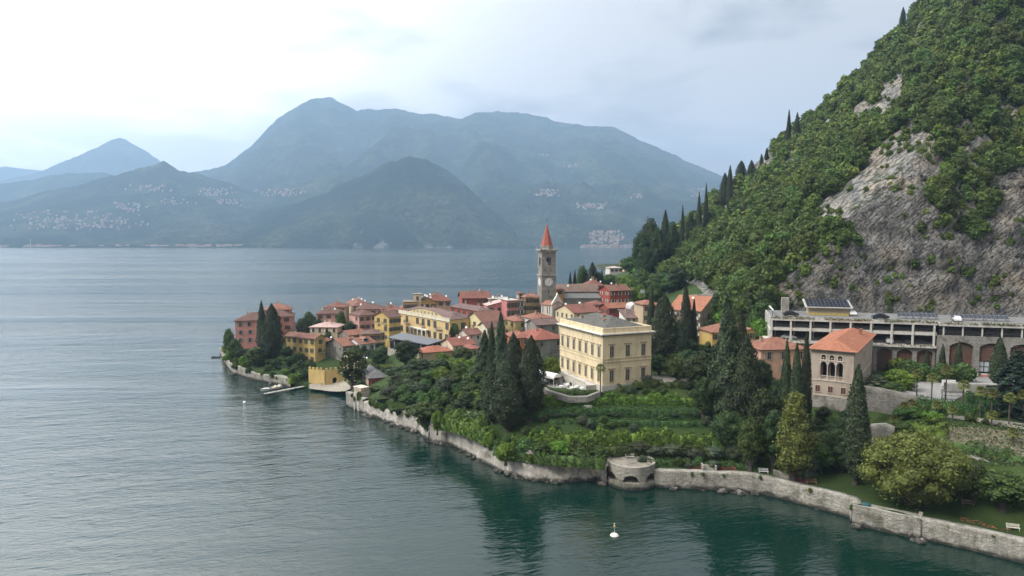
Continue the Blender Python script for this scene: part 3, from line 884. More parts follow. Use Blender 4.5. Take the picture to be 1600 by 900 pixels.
def leaf_var(name, c):
    """far wood as one mass: tint varies from crown to crown with place"""
    m, t, b = new_mat(name)
    g = nd(t, 'ShaderNodeNewGeometry'); o = coords(t, (1,1,1), 'World')
    vor = nd(t, 'ShaderNodeTexVoronoi'); setin(vor, Scale=.17); t.links.new(o, vor.inputs['Vector'])
    sp = nd(t, 'ShaderNodeSeparateColor'); t.links.new(vor.outputs['Color'], sp.inputs[0])
    col = ramp_(t, g.outputs['Random Per Island'], [(0, sc3(c, .6)), (.5, c), (1, (c[0]*1.45, c[1]*1.38, c[2]*1.15))])
    hs = nd(t, 'ShaderNodeHueSaturation')
    t.links.new(mth(t, 'ADD', mth(t, 'MULTIPLY', sp.outputs[0], .05), .475), hs.inputs['Hue'])
    t.links.new(mth(t, 'ADD', mth(t, 'MULTIPLY', sp.outputs[1], .7), .66), hs.inputs['Value'])
    t.links.new(col, hs.inputs['Color']); t.links.new(hs.outputs[0], b.inputs['Base Color'])
    b.inputs['Roughness'].default_value = .7; b.inputs['Specular IOR Level'].default_value = .2
    return m
L_WOOD = leaf_var('wood_leaves', (.088, .130, .027))
wood = link('hillside_woods', tri2quad_mesh('hillside_woods', parts, [L_WOOD]))
tag(wood, 'dense green broadleaf woods covering the steep hillside', 'woods', kind='stuff')
del parts

# dark columns of cypress along the crest and the foot of the hill
CB = {1040:425,1067:345,1093:338,1104:312,1133:322,1141:330,1159:280,1174:276,1190:262,1198:252,1233:198,1246:194,1411:40}
for px, top, Y, wpx, lab in [
    (1040,328,330,15,'tall dark cypress at the foot of the hill, tallest beside the dark pines'),
    (1067,320,345,6,'thin cypress on the crest line just above the dark pines'),
    (1093,300,350,7,'thin cypress lower of the close pair on the crest line'),
    (1104,286,352,6,'thin cypress upper of the close pair on the crest line'),
    (1133,270,345,14,'broad dark cypress on the crest beside the tallest crest cypress'),
    (1141,258,350,9,'tallest dark cypress of the lower crest group'),
    (1159,251,352,13,'stout round-topped cypress on the crest, lower of two'),
    (1174,250,354,9,'stout round-topped cypress on the crest, upper of two'),
    (1190,240,360,5,'slim cypress on the crest between stout pair and lone pair'),
    (1198,231,362,5,'very slim cypress on the crest below the lone pair'),
    (1233,171,375,6,'lone tall cypress standing clear against the sky on the ridge'),
    (1246,175,378,8,'short cypress just uphill of the lone ridge cypress'),
    (1411,11,400,7,'highest cypress on the ridge near the top of the picture')]:
    hb = hit(px, CB[px], 150)
    if hb.y > 160: Y = hb.y + 1.0
    t = P(px, top, Y)
    put_tree(CYP[int(px) % 3], 'cypress', (t.x, Y, gz(t.x, Y)-.5), wpx*Y/F*1.3, max(4, t.z - gz(t.x, Y) + .5), lab, 'cypress', 'cypresses along the hill crest')
# ------------------------------------------------------------------ houses
WCACHE = {}
SHUT = {'green': (.05,.075,.05), 'brown': (.10,.055,.035), 'grey': (.26,.26,.25), 'dark': (.035,.03,.028), 'white': (.6,.58,.54)}
def win_meshes(kind, w, h, shut, frame_c):
    key = (kind, w, h, shut, frame_c)
    if key in WCACHE: return WCACHE[key]
    fm = plain('window_frame', frame_c, .7, 0, .1)
    # window faces -y, centred on x, sill at z=0, glass set behind a surround that stands proud of the wall
    mb = MB(); t = .11
    mb.box(-w/2-t, -w/2, -.10, .02, -.05, h+t, fm); mb.box(w/2, w/2+t, -.10, .02, -.05, h+t, fm)
    if kind == 'arch':
        n = 7; r = w/2
        for i in range(n):
            a0, a1 = math.pi*i/n, math.pi*(i+1)/n
            for (ra, rb) in ((r, r+t),):
                mb.face([(ra*math.cos(a0), -.10, h+ra*math.sin(a0)), (rb*math.cos(a0), -.10, h+rb*math.sin(a0)), (rb*math.cos(a1), -.10, h+rb*math.sin(a1)), (ra*math.cos(a1), -.10, h+ra*math.sin(a1))], fm)
                mb.face([(rb*math.cos(a0), -.10, h+rb*math.sin(a0)), (rb*math.cos(a0), .02, h+rb*math.sin(a0)), (rb*math.cos(a1), .02, h+rb*math.sin(a1)), (rb*math.cos(a1), -.10, h+rb*math.sin(a1))], fm)
    else:
        mb.box(-w/2, w/2, -.10, .02, h, h+t, fm)
    mb.box(-w/2-t*1.6, w/2+t*1.6, -.2, .02, -.12, -.04, fm)
    frame = mb.mesh('window_frame')
    mb = MB()
    pts = [(-w/2, -.03, 0), (w/2, -.03, 0), (w/2, -.03, h)]
    if kind == 'arch': pts += [(w/2*math.cos(math.pi*i/8), -.03, h+w/2*math.sin(math.pi*i/8)) for i in range(1, 8)]
    pts.append((-w/2, -.03, h))
    mb.face(pts, GLASS)
    if kind != 'dark' and w > .6:
        mb.box(-.035, .035, -.06, -.035, 0, h, fm); mb.box(-w/2, -.035, -.055, -.035, h*.6, h*.6+.05, fm); mb.box(.035, w/2, -.055, -.035, h*.6, h*.6+.05, fm)
    pane = mb.mesh('window_pane')
    sm = None
    if shut:
        c = plain('shutter_paint', SHUT[shut], .75, 0, .15); ms = MB()
        ms.box(0, w*.52, -.05, 0, 0, h, c)
        for i in range(int(h/.16)): ms.box(.05, w*.52-.05, -.075, -.051, .05+i*.16, .05+i*.16+.09, c)
        sm = ms.mesh('shutter')
    WCACHE[key] = (frame, pane, sm); return WCACHE[key]
def put_window(root, x, y, z, face, w=.95, h=1.5, kind='plain', shut=None, frame_c=(.62,.6,.55)):
    """face 'R': wall y=0 looking -y;  'L': wall x=0 looking -x"""
    fr, pa, sm = win_meshes(kind, w, h, shut, frame_c)
    rz = 0 if face == 'R' else -math.pi/2
    o = link('window', fr, root, (x, y, z), rz)
    link('window_pane', pa, o)
    if sm:
        for s in (-1, 1):
            link('shutter', sm, o, (s*(w/2+.12) if s > 0 else -(w/2+.12)-w*.52, -.03, 0), 0)
    return o
def uvface(bm, uvl, pts, mi, u, v):
    vs = [bm.verts.new(p) for p in pts]; f = bm.faces.new(vs); f.material_index = mi
    o = Vector(pts[0])
    for l in f.loops:
        d = l.vert.co - o
        l[uvl].uv = (d.dot(u), d.dot(v))
    return f
def roof_mesh(kind, a, b, pitch, ov, mat, zo=0.0, soffit=None):
    """tiled roof over the rectangle a x b (local x, y), eaves at z=0"""
    import bmesh
    bm = bmesh.new(); uvl = bm.loops.layers.uv.new('UVMap')
    x0, x1, y0, y1 = -ov, a+ov, -ov, b+ov; th = .16
    tn = math.tan(R(pitch)); drop = -ov*tn
    W, D = x1-x0, y1-y0
    up = []
    if kind == 'hip':
        if W >= D:
            hh = D/2*tn; r0 = (x0+D/2, (y0+y1)/2); r1 = (x1-D/2, (y0+y1)/2)
        else:
            hh = W/2*tn; r0 = ((x0+x1)/2, y0+W/2); r1 = ((x0+x1)/2, y1-W/2)
        A, B, C, E = [(x0,y0,drop),(x1,y0,drop),(x1,y1,drop),(x0,y1,drop)]
        p, q = (*r0, drop+hh), (*r1, drop+hh)
        if W >= D: up = [[A,B,q,p],[B,C,q],[C,E,p,q],[E,A,p]]
        else: up = [[A,B,p],[B,C,q,p],[C,E,q],[E,A,p,q]]
    elif kind == 'gableX':      # ridge along x
        m = (y0+y1)/2; hh = D/2*tn
        up = [[(x0,y0,drop),(x1,y0,drop),(x1,m,drop+hh),(x0,m,drop+hh)], [(x1,y1,drop),(x0,y1,drop),(x0,m,drop+hh),(x1,m,drop+hh)]]
    elif kind == 'gableY':
        m = (x0+x1)/2; hh = W/2*tn
        up = [[(x1,y0,drop),(x1,y1,drop),(m,y1,drop+hh),(m,y0,drop+hh)], [(x0,y1,drop),(x0,y0,drop),(m,y0,drop+hh),(m,y1,drop+hh)]]
    elif kind == 'shedX':       # rises along +x
        up = [[(x0,y1,drop),(x0,y0,drop),(x1,y0,drop+W*tn),(x1,y1,drop+W*tn)]]
    elif kind == 'shedY':       # rises along +y
        up = [[(x0,y0,drop),(x1,y0,drop),(x1,y1,drop+D*tn),(x0,y1,drop+D*tn)]]
    elif kind == 'flat':
        up = [[(x0,y0,.12),(x1,y0,.12),(x1,y1,.12),(x0,y1,.12)]]
    edges = {}
    for pts in up:
        o = Vector(pts[0]); u = (Vector(pts[1]) - o).normalized()
        n = u.cross(Vector(pts[2]) - o).normalized(); v = n.cross(u)
        uvface(bm, uvl, [(p[0], p[1], p[2]+zo+th) for p in pts], 0, u, v)
        uvface(bm, uvl, [(p[0], p[1], p[2]+zo) for p in pts][::-1], 1, u, v)
        for i in range(len(pts)):
            e = (pts[i], pts[(i+1) % len(pts)])
            if (e[1], e[0]) in edges: edges.pop((e[1], e[0]))
            else: edges[e] = 1
    for p, q in edges:
        pts = [(p[0],p[1],p[2]+zo), (q[0],q[1],q[2]+zo), (q[0],q[1],q[2]+zo+th), (p[0],p[1],p[2]+zo+th)]
        uvface(bm, uvl, pts, 1, (Vector(q)-Vector(p)).normalized(), Vector((0,0,1)))
    me = bpy.data.meshes.new('roof'); bm.to_mesh(me); bm.free()
    me.materials.append(mat); me.materials.append(soffit or plain('eaves_wood', (.10,.07,.05), .9))
    return me
def wall_mesh(kind, a, b, z0, z1, pitch, m, base=None, baseh=0):
    mb = MB(); tn = math.tan(R(pitch))
    if base:
        mb.box(-.06, a+.06, -.06, b+.06, z0, baseh, base); mb.box(0, a, 0, b, baseh, z1, m)
    else: mb.box(0, a, 0, b, z0, z1, m)
    if kind == 'gableX':
        hh = b/2*tn
        for x in (0.0, a):
            mb.face([(x,0,z1),(x,b,z1),(x,b/2,z1+hh)] if x else [(x,b,z1),(x,0,z1),(x,b/2,z1+hh)], m)
    if kind == 'gableY':
        hh = a/2*tn
        for y in (0.0, b):
            mb.face([(a,y,z1),(0,y,z1),(a/2,y,z1+hh)] if y else [(0,y,z1),(a,y,z1),(a/2,y,z1+hh)], m)
    if kind == 'shedX':
        hh = a*tn
        for y in (0.0, b):
            mb.face([(a,y,z1),(0,y,z1),(a,y,z1+hh)] if y else [(0,y,z1),(a,y,z1),(a,y,z1+hh)], m)
        mb.face([(a,0,z1),(a,b,z1),(a,b,z1+hh),(a,0,z1+hh)], m)
    if kind == 'shedY':
        hh = b*tn
        for x in (0.0, a):
            mb.face([(x,0,z1),(x,b,z1),(x,b,z1+hh)] if x else [(x,b,z1),(x,0,z1),(x,b,z1+hh)], m)
        mb.face([(a,b,z1),(0,b,z1),(0,b,z1+hh),(a,b,z1+hh)], m)
    return mb.mesh('wall')
def chimney_mesh(h, c, s=.55):
    key = ('chim', h, c, s)
    if key in MC: return MC[key]
    m = plaster(c); cap = tiles((.30,.12,.07)); mb = MB()
    mb.box(-s/2, s/2, -s/2, s/2, -.8, h, m); mb.box(-s/2-.08, s/2+.08, -s/2-.08, s/2+.08, h, h+.1, m)
    for sx in (-1, 1): mb.box(sx*s*.3-.06, sx*s*.3+.06, -s*.4, s*.4, h+.1, h+.32, m)
    mb.box(-s/2-.12, s/2+.12, -s/2-.12, s/2+.12, h+.32, h+.42, cap)
    MC[key] = mb.mesh('chimney'); return MC[key]
def dish_mesh():
    if 'dish' in MC: return MC['dish']
    mb = MB(); wm = plain('dish_white', (.75,.75,.73), .5)
    k = 10
    c = Vector((0, -.25, .95)); n = Vector((-.25, -.85, .45)).normalized(); a = n.orthogonal().normalized(); b2 = n.cross(a)
    rim = [tuple(c + (a*math.cos(2*math.pi*i/k) + b2*math.sin(2*math.pi*i/k))*.42) for i in range(k)]
    mid = tuple(c - n*.12)
    for i in range(k): mb.face([rim[i], rim[(i+1) % k], mid], wm)
    mb.tube([(0,0,-.5),(0,0,.95)], [.03,.03], STEEL, 5); mb.tube([mid, tuple(c+n*.35)], [.015,.015], STEEL, 4)
    MC['dish'] = mb.mesh('satellite_dish'); return MC['dish']
def roof_top(kind, a, b, pitch, ov, x, y):
    """height of the roof over a point, eaves at 0"""
    tn = math.tan(R(pitch))
    if kind == 'gableX': return min(y, b-y)*tn
    if kind == 'gableY': return min(x, a-x)*tn
    if kind == 'hip': return min(x, a-x, y, b-y)*tn
    if kind == 'shedX': return x*tn
    if kind == 'shedY': return y*tn
    return .1
def frame_from_px(xl, xc, xr, ye, Y, yaw, a=None, b=None):
    C = P(xc, ye, Y); ya = R(yaw)
    dep = proj(C)[2]
    def run(px, c, s):
        k = (px-800)/F
        return (k*dep - C.x)/(c - k*s*CT)
    if a is None: a = run(xr, math.cos(ya), math.sin(ya))
    if b is None: b = run(xl, -math.sin(ya), math.cos(ya))
    return C, ya, a, b
HOUSES = {}
def house(name, label, xl, xc, xr, ye, Y, yaw, col, roof, kind='hip', pitch=22, a=None, b=None, ov=.5, winR=None, winL=None, shut='brown',
          chim=0, dish=0, base=None, cat='house', root=None, hmin=3.0, wk='plain', gz0=None, wsize=(.85, 1.4), frame_c=(.30,.26,.21), story=3.1, top=.75, group=None, balc=None, chimc=None):
    """nearest eaves corner at pixel (xc, ye), distance Y; wall R runs from it along yaw, wall L at right angles to it"""
    C, ya, a, b = frame_from_px(xl, xc, xr, ye, Y, yaw, a, b)
    ca, sa = math.cos(ya), math.sin(ya)
    cs = [(C.x + u*ca - v*sa, C.y + u*sa + v*ca) for u in (0, a) for v in (0, b)]
    g = min(gz(*c) for c in cs) if gz0 is None else gz0
    g = min(g, C.z - hmin)
    H = C.z - g
    own = root is None
    if own: root = empty(name, (C.x, C.y, g), ya, label, cat, group)
    off = Vector((0,0,0)) if own else Vector((0,0,0))
    holder = root
    if not own:
        # a wing of an existing building: same axes, expressed in the building's own frame
        M = root.matrix_basis.inverted() if False else None
        d = Vector((C.x, C.y, g)) - root.location
        r = root.rotation_euler[2]; c2, s2 = math.cos(-r), math.sin(-r)
        off = Vector((d.x*c2 - d.y*s2, d.x*s2 + d.y*c2, d.z)); dr = ya - r
    else: dr = 0.0
    wm = col if hasattr(col, 'node_tree') else plaster(col)
    rm = roof if hasattr(roof, 'node_tree') else tiles(roof)
    wallo = link('wall' if own else 'wing_wall', wall_mesh(kind, a, b, -3.0, H, pitch, wm, base, .9 if base else 0), holder, off, dr)
    ro = link('roof' if own else 'wing_roof', roof_mesh(kind, a, b, pitch, ov, rm, H + .02), holder, off, dr)
    wr = holder if own else wallo
    def rows(n):
        k = int((H - .3)/story) if n is None else n
        return k
    rr = random.Random(int(xc*7 + ye))
    for face, spec, ln in (('R', winR, a), ('L', winL, b)):
        if not spec: continue
        nc, nr = spec[0], spec[1]
        ww, wh = wsize
        for j in range(nr):
            zt = H - top - j*story - wh
            if zt < .2: continue
            hh = wh
            for i in range(nc):
                if rr.random() < .04: continue
                s = (i + .5 + rr.uniform(-.06, .06))/nc*ln
                if s - ww < .2 or s + ww > ln - .1:
                    if nc > 1 and ln > 4: pass
                if face == 'R': put_window(wr, s, 0, zt, 'R', ww, hh, wk, shut, frame_c)
                else: put_window(wr, 0, s, zt, 'L', ww, hh, wk, shut, frame_c)
    for i in range(chim):
        x = a*rr.uniform(.2, .8); y = b*rr.uniform(.25, .8)
        z = roof_top(kind, a, b, pitch, ov, x, y)
        link('chimney', chimney_mesh(round(.9 + .25*(i % 3), 2), chimc or (.42,.34,.27)), ro, (x, y, H + z), 0)
    for i in range(dish):
        x = a*rr.uniform(.1, .9); y = b*rr.uniform(.1, .7)
        z = roof_top(kind, a, b, pitch, ov, x, y)
        link('satellite_dish', dish_mesh(), ro, (x, y, H + z), -ya)
    for face, frac, z, ln in balc or []:
        mb = MB(); st = plain('balcony_stone', (.35,.33,.3), .85, 0, .15)
        mb.box(-ln/2, ln/2, -.9, .0, 0, .14, st)
        n = max(3, int(ln/.22))
        for i in range(n+1):
            x = -ln/2 + .03 + (ln-.06)*i/n; mb.box(x-.015, x+.015, -.88, -.85, .14, 1.0, BLACK)
        mb.box(-ln/2, ln/2, -.89, -.84, 1.0, 1.05, BLACK)
        for sx in (-1, 1):
            mb.box(sx*(ln/2-.02)-.02, sx*(ln/2-.02)+.02, -.84, 0, .98, 1.04, BLACK)
            for yy in (-.6, -.3): mb.box(sx*(ln/2-.02)-.015, sx*(ln/2-.02)+.015, yy-.015, yy+.015, .14, .98, BLACK)
        o = mb.build('balcony', wr); 
        if face == 'R': o.location = (frac*a, 0, H - z)
        else: o.location = (0, frac*b, H - z); o.rotation_euler = (0, 0, -math.pi/2)
    HOUSES[name + str(int(xc))] = (root, a, b, H, ya, C)
    return root, a, b, H
# colours of walls and roofs
PINK, ROSE, YEL, CREAM, OCHRE, WHT, GREYW, CRIM, TAN, ORANGE = (.58,.27,.22), (.56,.32,.27), (.56,.40,.15), (.62,.52,.33), (.48,.33,.15), (.62,.59,.53), (.33,.30,.26), (.36,.085,.06), (.45,.34,.23), (.55,.24,.11)
TC, TCO, TCR, TCB, TCM = (.19,.088,.064), (.255,.115,.078), (.20,.080,.06), (.14,.075,.06), (.155,.098,.088)
STW = stone('grey_rubble_wall', (.26,.245,.22), 2.2)
house('pink_villa', 'pink lakeside villa beside two dark cypresses on the tip of the headland', None, 367, 428, 501, 262, 12, PINK, TCB, 'hip', 24, b=11, winR=(4,3), shut='grey', chim=2, balc=[('R', .72, 5.2, 2.6)])
pv = bpy.context.scene.objects['pink_villa']
house('pink_villa', '', None, 409, 456, 495, 274, 12, PINK, TCB, 'hip', 24, b=11, winR=(3,3), shut='dark', root=pv, chim=1)
house('pink_villa', '', None, 412, 452, 484, 280, 12, PINK, TCO, 'hip', 24, b=10, winR=(4,1), shut=None, root=pv, chim=1)
house('yellow_house', 'yellow three storey house with plain gable beside the small crescent beach', 447, 492, 508, 529, 247, 59, YEL, TC, 'gableY', 24, winL=(5,3), winR=(1,2), shut='green', chim=0, ov=.6, wsize=(.75,1.5), balc=[('R', .6, 5.6, 2.4)])
house('garden_pavilion', 'low cream house with pale pink roof and two tall pointed chimneys', None, 484, 527, 511, 262, -4, CREAM, (.48,.33,.29), 'hip', 16, b=9, winR=(4,1), shut='white', chim=3, hmin=5, top=.5, chimc=(.62,.55,.42))
house('pink_brown_house', 'small rose house with brown roof and dishes above the pale roofed pavilion', None, 494, 534, 490, 288, 8, ROSE, TCB, 'hip', 22, b=10, winR=(3,2), chim=2, dish=3)
house('red_roofed_house', 'long red roof behind the rose house, nearest the open lake', None, 507, 540, 480, 306, 5, TAN, TC, 'hip', 22, b=10, winR=(3,2), chim=1)
house('tall_roofed_house', 'house with large red roof crowned by several white dishes at village edge', 541, 552, 580, 478, 312, 22, TAN, TC, 'hip', 26, winR=(4,2), chim=3, dish=5)
house('pink_corner_house', 'pink house with pale narrow end and dark hipped roof beside yellow gabled house', 546, 561, 589, 493, 266, 36, ROSE, TCB, 'hip', 22, winR=(3,2), winL=(2,2), shut='brown', chim=1, balc=[('L', .5, 3.8, 3)])
house('yellow_gabled_house', 'bright yellow house with front gable, green shutters and balconies by the hotel', 585, 608, 626, 496, 254, 46, YEL, TCB, 'gableX', 22, winR=(3,3), winL=(2,3), shut='green', chim=1, balc=[('L', .28, 3.0, 2), ('L', .72, 3.0, 2), ('L', .5, 6, 3)])
house('low_red_house', 'low red tiled house with dark dormers behind the yellow gabled house', None, 590, 626, 485, 296, 4, TAN, TC, 'hip', 22, b=10, chim=3, dish=1, winR=(3,1))
house('orange_roofed_house', 'small house with orange roof left of the square cream tower house', None, 618, 640, 484, 300, 4, ORANGE, TCO, 'hip', 24, b=9, chim=1, winR=(2,2))
house('brown_row_house', 'brown roofed row house between the village edge and rose house', None, 556, 600, 483, 284, 6, ROSE, TCB, 'hip', 20, b=9, chim=2, dish=2, winR=(4,1))
house('rubble_house', 'grey stone house with orange tiled roof above the stone beach passage', 511, 536, 563, 541, 246, 44, STW, TCO, 'gableX', 20, winR=(3,3), winL=(3,3), shut=None, chim=0, wsize=(.6,1.0))
house('white_dormer_house', 'small white house with a dormer in its orange roof', None, 563, 586, 538, 247, 44, (.58,.6,.62), TCO, 'gableX', 20, b=9.5, winR=(2,2), shut='grey', chim=1)
d = bpy.context.scene.objects['white_dormer_house']
_, a_, b_, H_ = HOUSES['white_dormer_house563'][:4]
mb = MB(); mb.box(a_*.35, a_*.35+2.0, 1.4, 3.2, H_+.3, H_+1.7, plaster((.5,.55,.6))); mb.box(a_*.35+.2, a_*.35+1.8, 1.36, 1.4, H_+.75, H_+1.6, GLASS)
mb.face([(a_*.35-.3,1.1,H_+1.55),(a_*.35+1,1.1,H_+2.3),(a_*.35+1,4.2,H_+2.3),(a_*.35-.3,4.2,H_+1.55)], tiles(TCO)); mb.face([(a_*.35+1,1.1,H_+2.3),(a_*.35+2.3,1.1,H_+1.55),(a_*.35+2.3,4.2,H_+1.55),(a_*.35+1,4.2,H_+2.3)], tiles(TCO))
mb.face([(a_*.35,1.39,H_+1.7),(a_*.35+2,1.39,H_+1.7),(a_*.35+1,1.39,H_+2.25)], plaster((.5,.55,.6)))
mb.build('dormer', d)
house('stone_gable_house', 'old stone house with bare gable and orange roof behind the beach houses', 529, 545, 572, 524, 256, 44, STW, TCO, 'gableX', 20, winL=(2,2), shut=None, wsize=(.6,.9))
house('balcony_house', 'tan flat fronted house with dark balcony between dormer house and terrace', None, 566, 604, 522, 255, 10, OCHRE, TCM, 'hip', 14, b=8, winR=(4,2), shut='dark', chim=1, balc=[('R', .75, 3.2, 3)])
house('dark_link_house', 'narrow red roofed house squeezed between yellow house and stone house', None, 508, 522, 533, 256, 30, GREYW, TC, 'hip', 20, b=7, winR=(2,2), shut=None, dish=1)

# hotel with attic and loggia
hm_, a_, b_, H_ = house('grand_hotel', 'large yellow hotel with white balustrade, arched loggia and curved brown roof', 624, 703, 743, 500, 243, 38, (.60,.44,.22), TCM, 'hip', 20, winR=(3,1), winL=(9,2), shut='dark', chim=2, ov=.25, cat='hotel', wsize=(.85,2.3), story=4.1, top=1.35, balc=[('L', .2, 4.1, 4.6), ('L', .5, 4.1, 3), ('L', .83, 4.1, 3.4)])
mb = MB(); wp = plaster((.66,.60,.46)); 
mb.box(-.35, 0, -.3, b_+.3, H_-.75, H_-.45, wp); mb.box(-.3, -.05, -.25, b_+.25, H_-.45, H_+.45, wp); mb.box(-.36, 0, -.3, b_+.3, H_+.45, H_+.58, wp)
mb.build('balustrade', hm_)
mb = MB(); ac = plaster((.60,.47,.24))
n = 12
y0, y1 = b_*.1, b_*.86
arc = [(y0 + (y1-y0)*i/n, .25 + 2.3*math.sin(math.pi*i/n)**.75) for i in range(n+1)]
mb.face([(.35, y1, H_), (.35, y0, H_)] + [(.35, y, H_ + z) for y, z in arc], ac)
for (ya0, za), (yb0, zb) in zip(arc, arc[1:]):
    mb.face([(.1, ya0, H_+za), (.1, yb0, H_+zb), (5.5, yb0, H_+max(zb, 2.0)), (5.5, ya0, H_+max(za, 2.0))], tiles(TCM))
mb.build('attic', hm_)
for i in range(7):
    put_window(hm_, .34, y0 + (y1-y0)*(.17 + .66*(i+.5)/7), H_ + .75, 'L', .8, .95, 'plain', None, (.66,.62,.5))
mb = MB()
lw = b_*.34; ly = b_*.56
wl = plaster((.68,.65,.58))
mb.box(-1.4, -.02, ly-lw/2, ly+lw/2, H_-5.4, H_-5.0, wl); mb.box(-1.4, -.02, ly-lw/2, ly+lw/2, H_-9.6, H_-9.0, wl)
na = 4; pw = lw/na
for i in range(na+1):
    y = ly-lw/2+pw*i; mb.box(-1.38, -1.0, max(ly-lw/2, y-.28), min(ly+lw/2, y+.28), H_-9.0, H_-5.4, wl)
for i in range(na):
    yc = ly-lw/2+pw*(i+.5); r = pw/2-.28; zc = H_-6.4
    for k in range(6):
        t0, t1 = math.pi*k/6, math.pi*(k+1)/6
        mb.face([(-1.3, yc+r*math.cos(t0), zc+r*math.sin(t0)), (-1.3, yc+r*math.cos(t1), zc+r*math.sin(t1)), (-1.3, yc+r*math.cos(t1), H_-5.4), (-1.3, yc+r*math.cos(t0), H_-5.4)], wl)
mb.build('loggia', hm_)
# restaurant terrace in front of the hotel: a glazed pavilion under a flat grey roof
gr = plain('zinc_roof', (.11,.115,.125), .55, .2, .12)
rt = [P(605,527,232), P(628,519.5,243), P(692,531.5,232), P(669,538.5,221)]
b0 = sum((p for p in rt), Vector())/4; zf = gz(b0.x, b0.y)
e = empty('terrace_restaurant', (b0.x, b0.y, zf), 0, 'long low restaurant pavilion under a flat grey metal roof before the hotel', 'restaurant')
mb = MB(); zt = [p.z - zf for p in rt]; q = [p - b0 for p in rt]
mb.face([(q[i].x, q[i].y, zt[i]) for i in range(4)][::1], gr); mb.face([(q[i].x, q[i].y, zt[i]-.3) for i in range(4)][::-1], gr)
for i in range(4):
    j = (i+1) % 4; mb.face([(q[i].x,q[i].y,zt[i]-.3),(q[j].x,q[j].y,zt[j]-.3),(q[j].x,q[j].y,zt[j]),(q[i].x,q[i].y,zt[i])], gr)
mb.build('roof', e)
mb = MB(); zr = min(zt)-.3; gw = plaster((.42,.38,.32))
def quad_prism(mb, q, s, z0, z1, m):
    b = [(p.x*s, p.y*s) for p in q]
    mb.face([(x,y,z1) for x,y in b], m)
    for i in range(4):
        j = (i+1) % 4; mb.face([(*b[i],z0),(*b[j],z0),(*b[j],z1),(*b[i],z1)], m)
quad_prism(mb, q, .99, -6, zr-2.6, gw); mb.build('terrace_wall', e)
mb = MB(); quad_prism(mb, q, .9, zr-2.55, zr-.02, GLASS); mb.build('glazing', e)
for s0, s1, n in ((0,3,7),(0,1,4),(3,2,4)):
    for i in range(n):
        p = q[s0].lerp(q[s1], i/(n-1))*.975; mb = MB(); mb.box(p.x-.09, p.x+.09, p.y-.09, p.y+.09, zr-2.6, zr+.1, plain('post_white', (.5,.5,.48), .6)); mb.build('post', e)

house('tower_block_house', 'orange house with a square cream tower rising over its roof', None, 630, 652, 473, 276, 8, (.55,.36,.13), (.20,.16,.13), 'flat', 0, b=9, winR=(3,2), shut='dark', ov=.3)
tb = bpy.context.scene.objects['tower_block_house']
house('x', '', None, 646, 658, 460.5, 281, 8, CREAM, (.34,.3,.26), 'flat', 0, b=4, root=tb, winR=(1,1), shut=None, ov=.2)
house('dish_roof_house', 'ochre house with a dark roof crowded with white satellite dishes', None, 652, 682, 473, 282, 20, (.52,.36,.14), (.10,.075,.07), 'gableY', 26, b=9, dish=9, chim=3, winR=(3,2), shut='dark')
house('brown_gabled_house', 'house with wide dark red roof just right of the crowded dish roof', None, 664, 704, 470, 300, 10, TAN, (.20,.08,.06), 'hip', 26, b=12, chim=3, dish=2, winR=(4,1))
house('crimson_house', 'crimson house under a broad mauve brown roof behind the hotel', 690, 748, 769, 486, 258, 34, CRIM, TCM, 'hip', 22, winR=(2,3), winL=(5,1), shut='dark', chim=2, b=22)
house('red_gabled_house', 'dark red gabled house with small white roof hatch behind the mauve roof', None, 722, 766, 466, 294, 12, (.30,.09,.07), TCR, 'gableX', 24, b=11, chim=3, winR=(4,2), shut='dark', dish=1)
house('pink_flat_house', 'pale pink house with a stepped gable wall beside the crimson house', None, 762, 786, 478, 274, 14, (.60,.33,.30), (.50,.36,.33), 'shedX', 14, b=8, winR=(2,2), chim=1)
house('terrace_roof_house', 'pale house with a long white roof terrace facing the lake', None, 764, 794, 468, 292, 6, (.52,.48,.42), (.42,.4,.37), 'flat', 0, b=9, winR=(4,1), chim=3, dish=3)
house('rose_terrace_house', 'rose red house with white balustraded roof terrace and large windows', 783, 793, 809, 470.5, 268, 20, (.50,.20,.18), (.52,.48,.42), 'flat', 0, winR=(3,2), shut='brown', ov=.35, wsize=(.9,1.9), chim=1)
house('grey_stone_house', 'narrow grey stone house left of the two ochre houses', None, 808, 818, 470, 278, 14, GREYW, TCB, 'hip', 20, b=8, winR=(2,2), shut='white')
house('belvedere_house', 'small stone belvedere tower with one arched opening and tiled cap', None, 810, 818, 458.5, 286, 14, (.46,.42,.35), TC, 'hip', 20, b=3.5, winR=(1,1), shut=None, wk='arch', wsize=(.9,1.6))
house('ochre_house', 'ochre house with orange roof, left of the ochre pair beside the bell tower', 815, 821, 833, 464, 282, 26, OCHRE, TCO, 'hip', 28, winR=(2,3), winL=(1,2), shut='brown', wsize=(.8,1.7), chim=1)
house('ochre_tall_house', 'ochre house with orange roof touching the bell tower on its left', None, 832, 846, 465, 288, 16, OCHRE, TCO, 'hip', 26, b=10, winR=(2,3), shut='brown', chim=2)

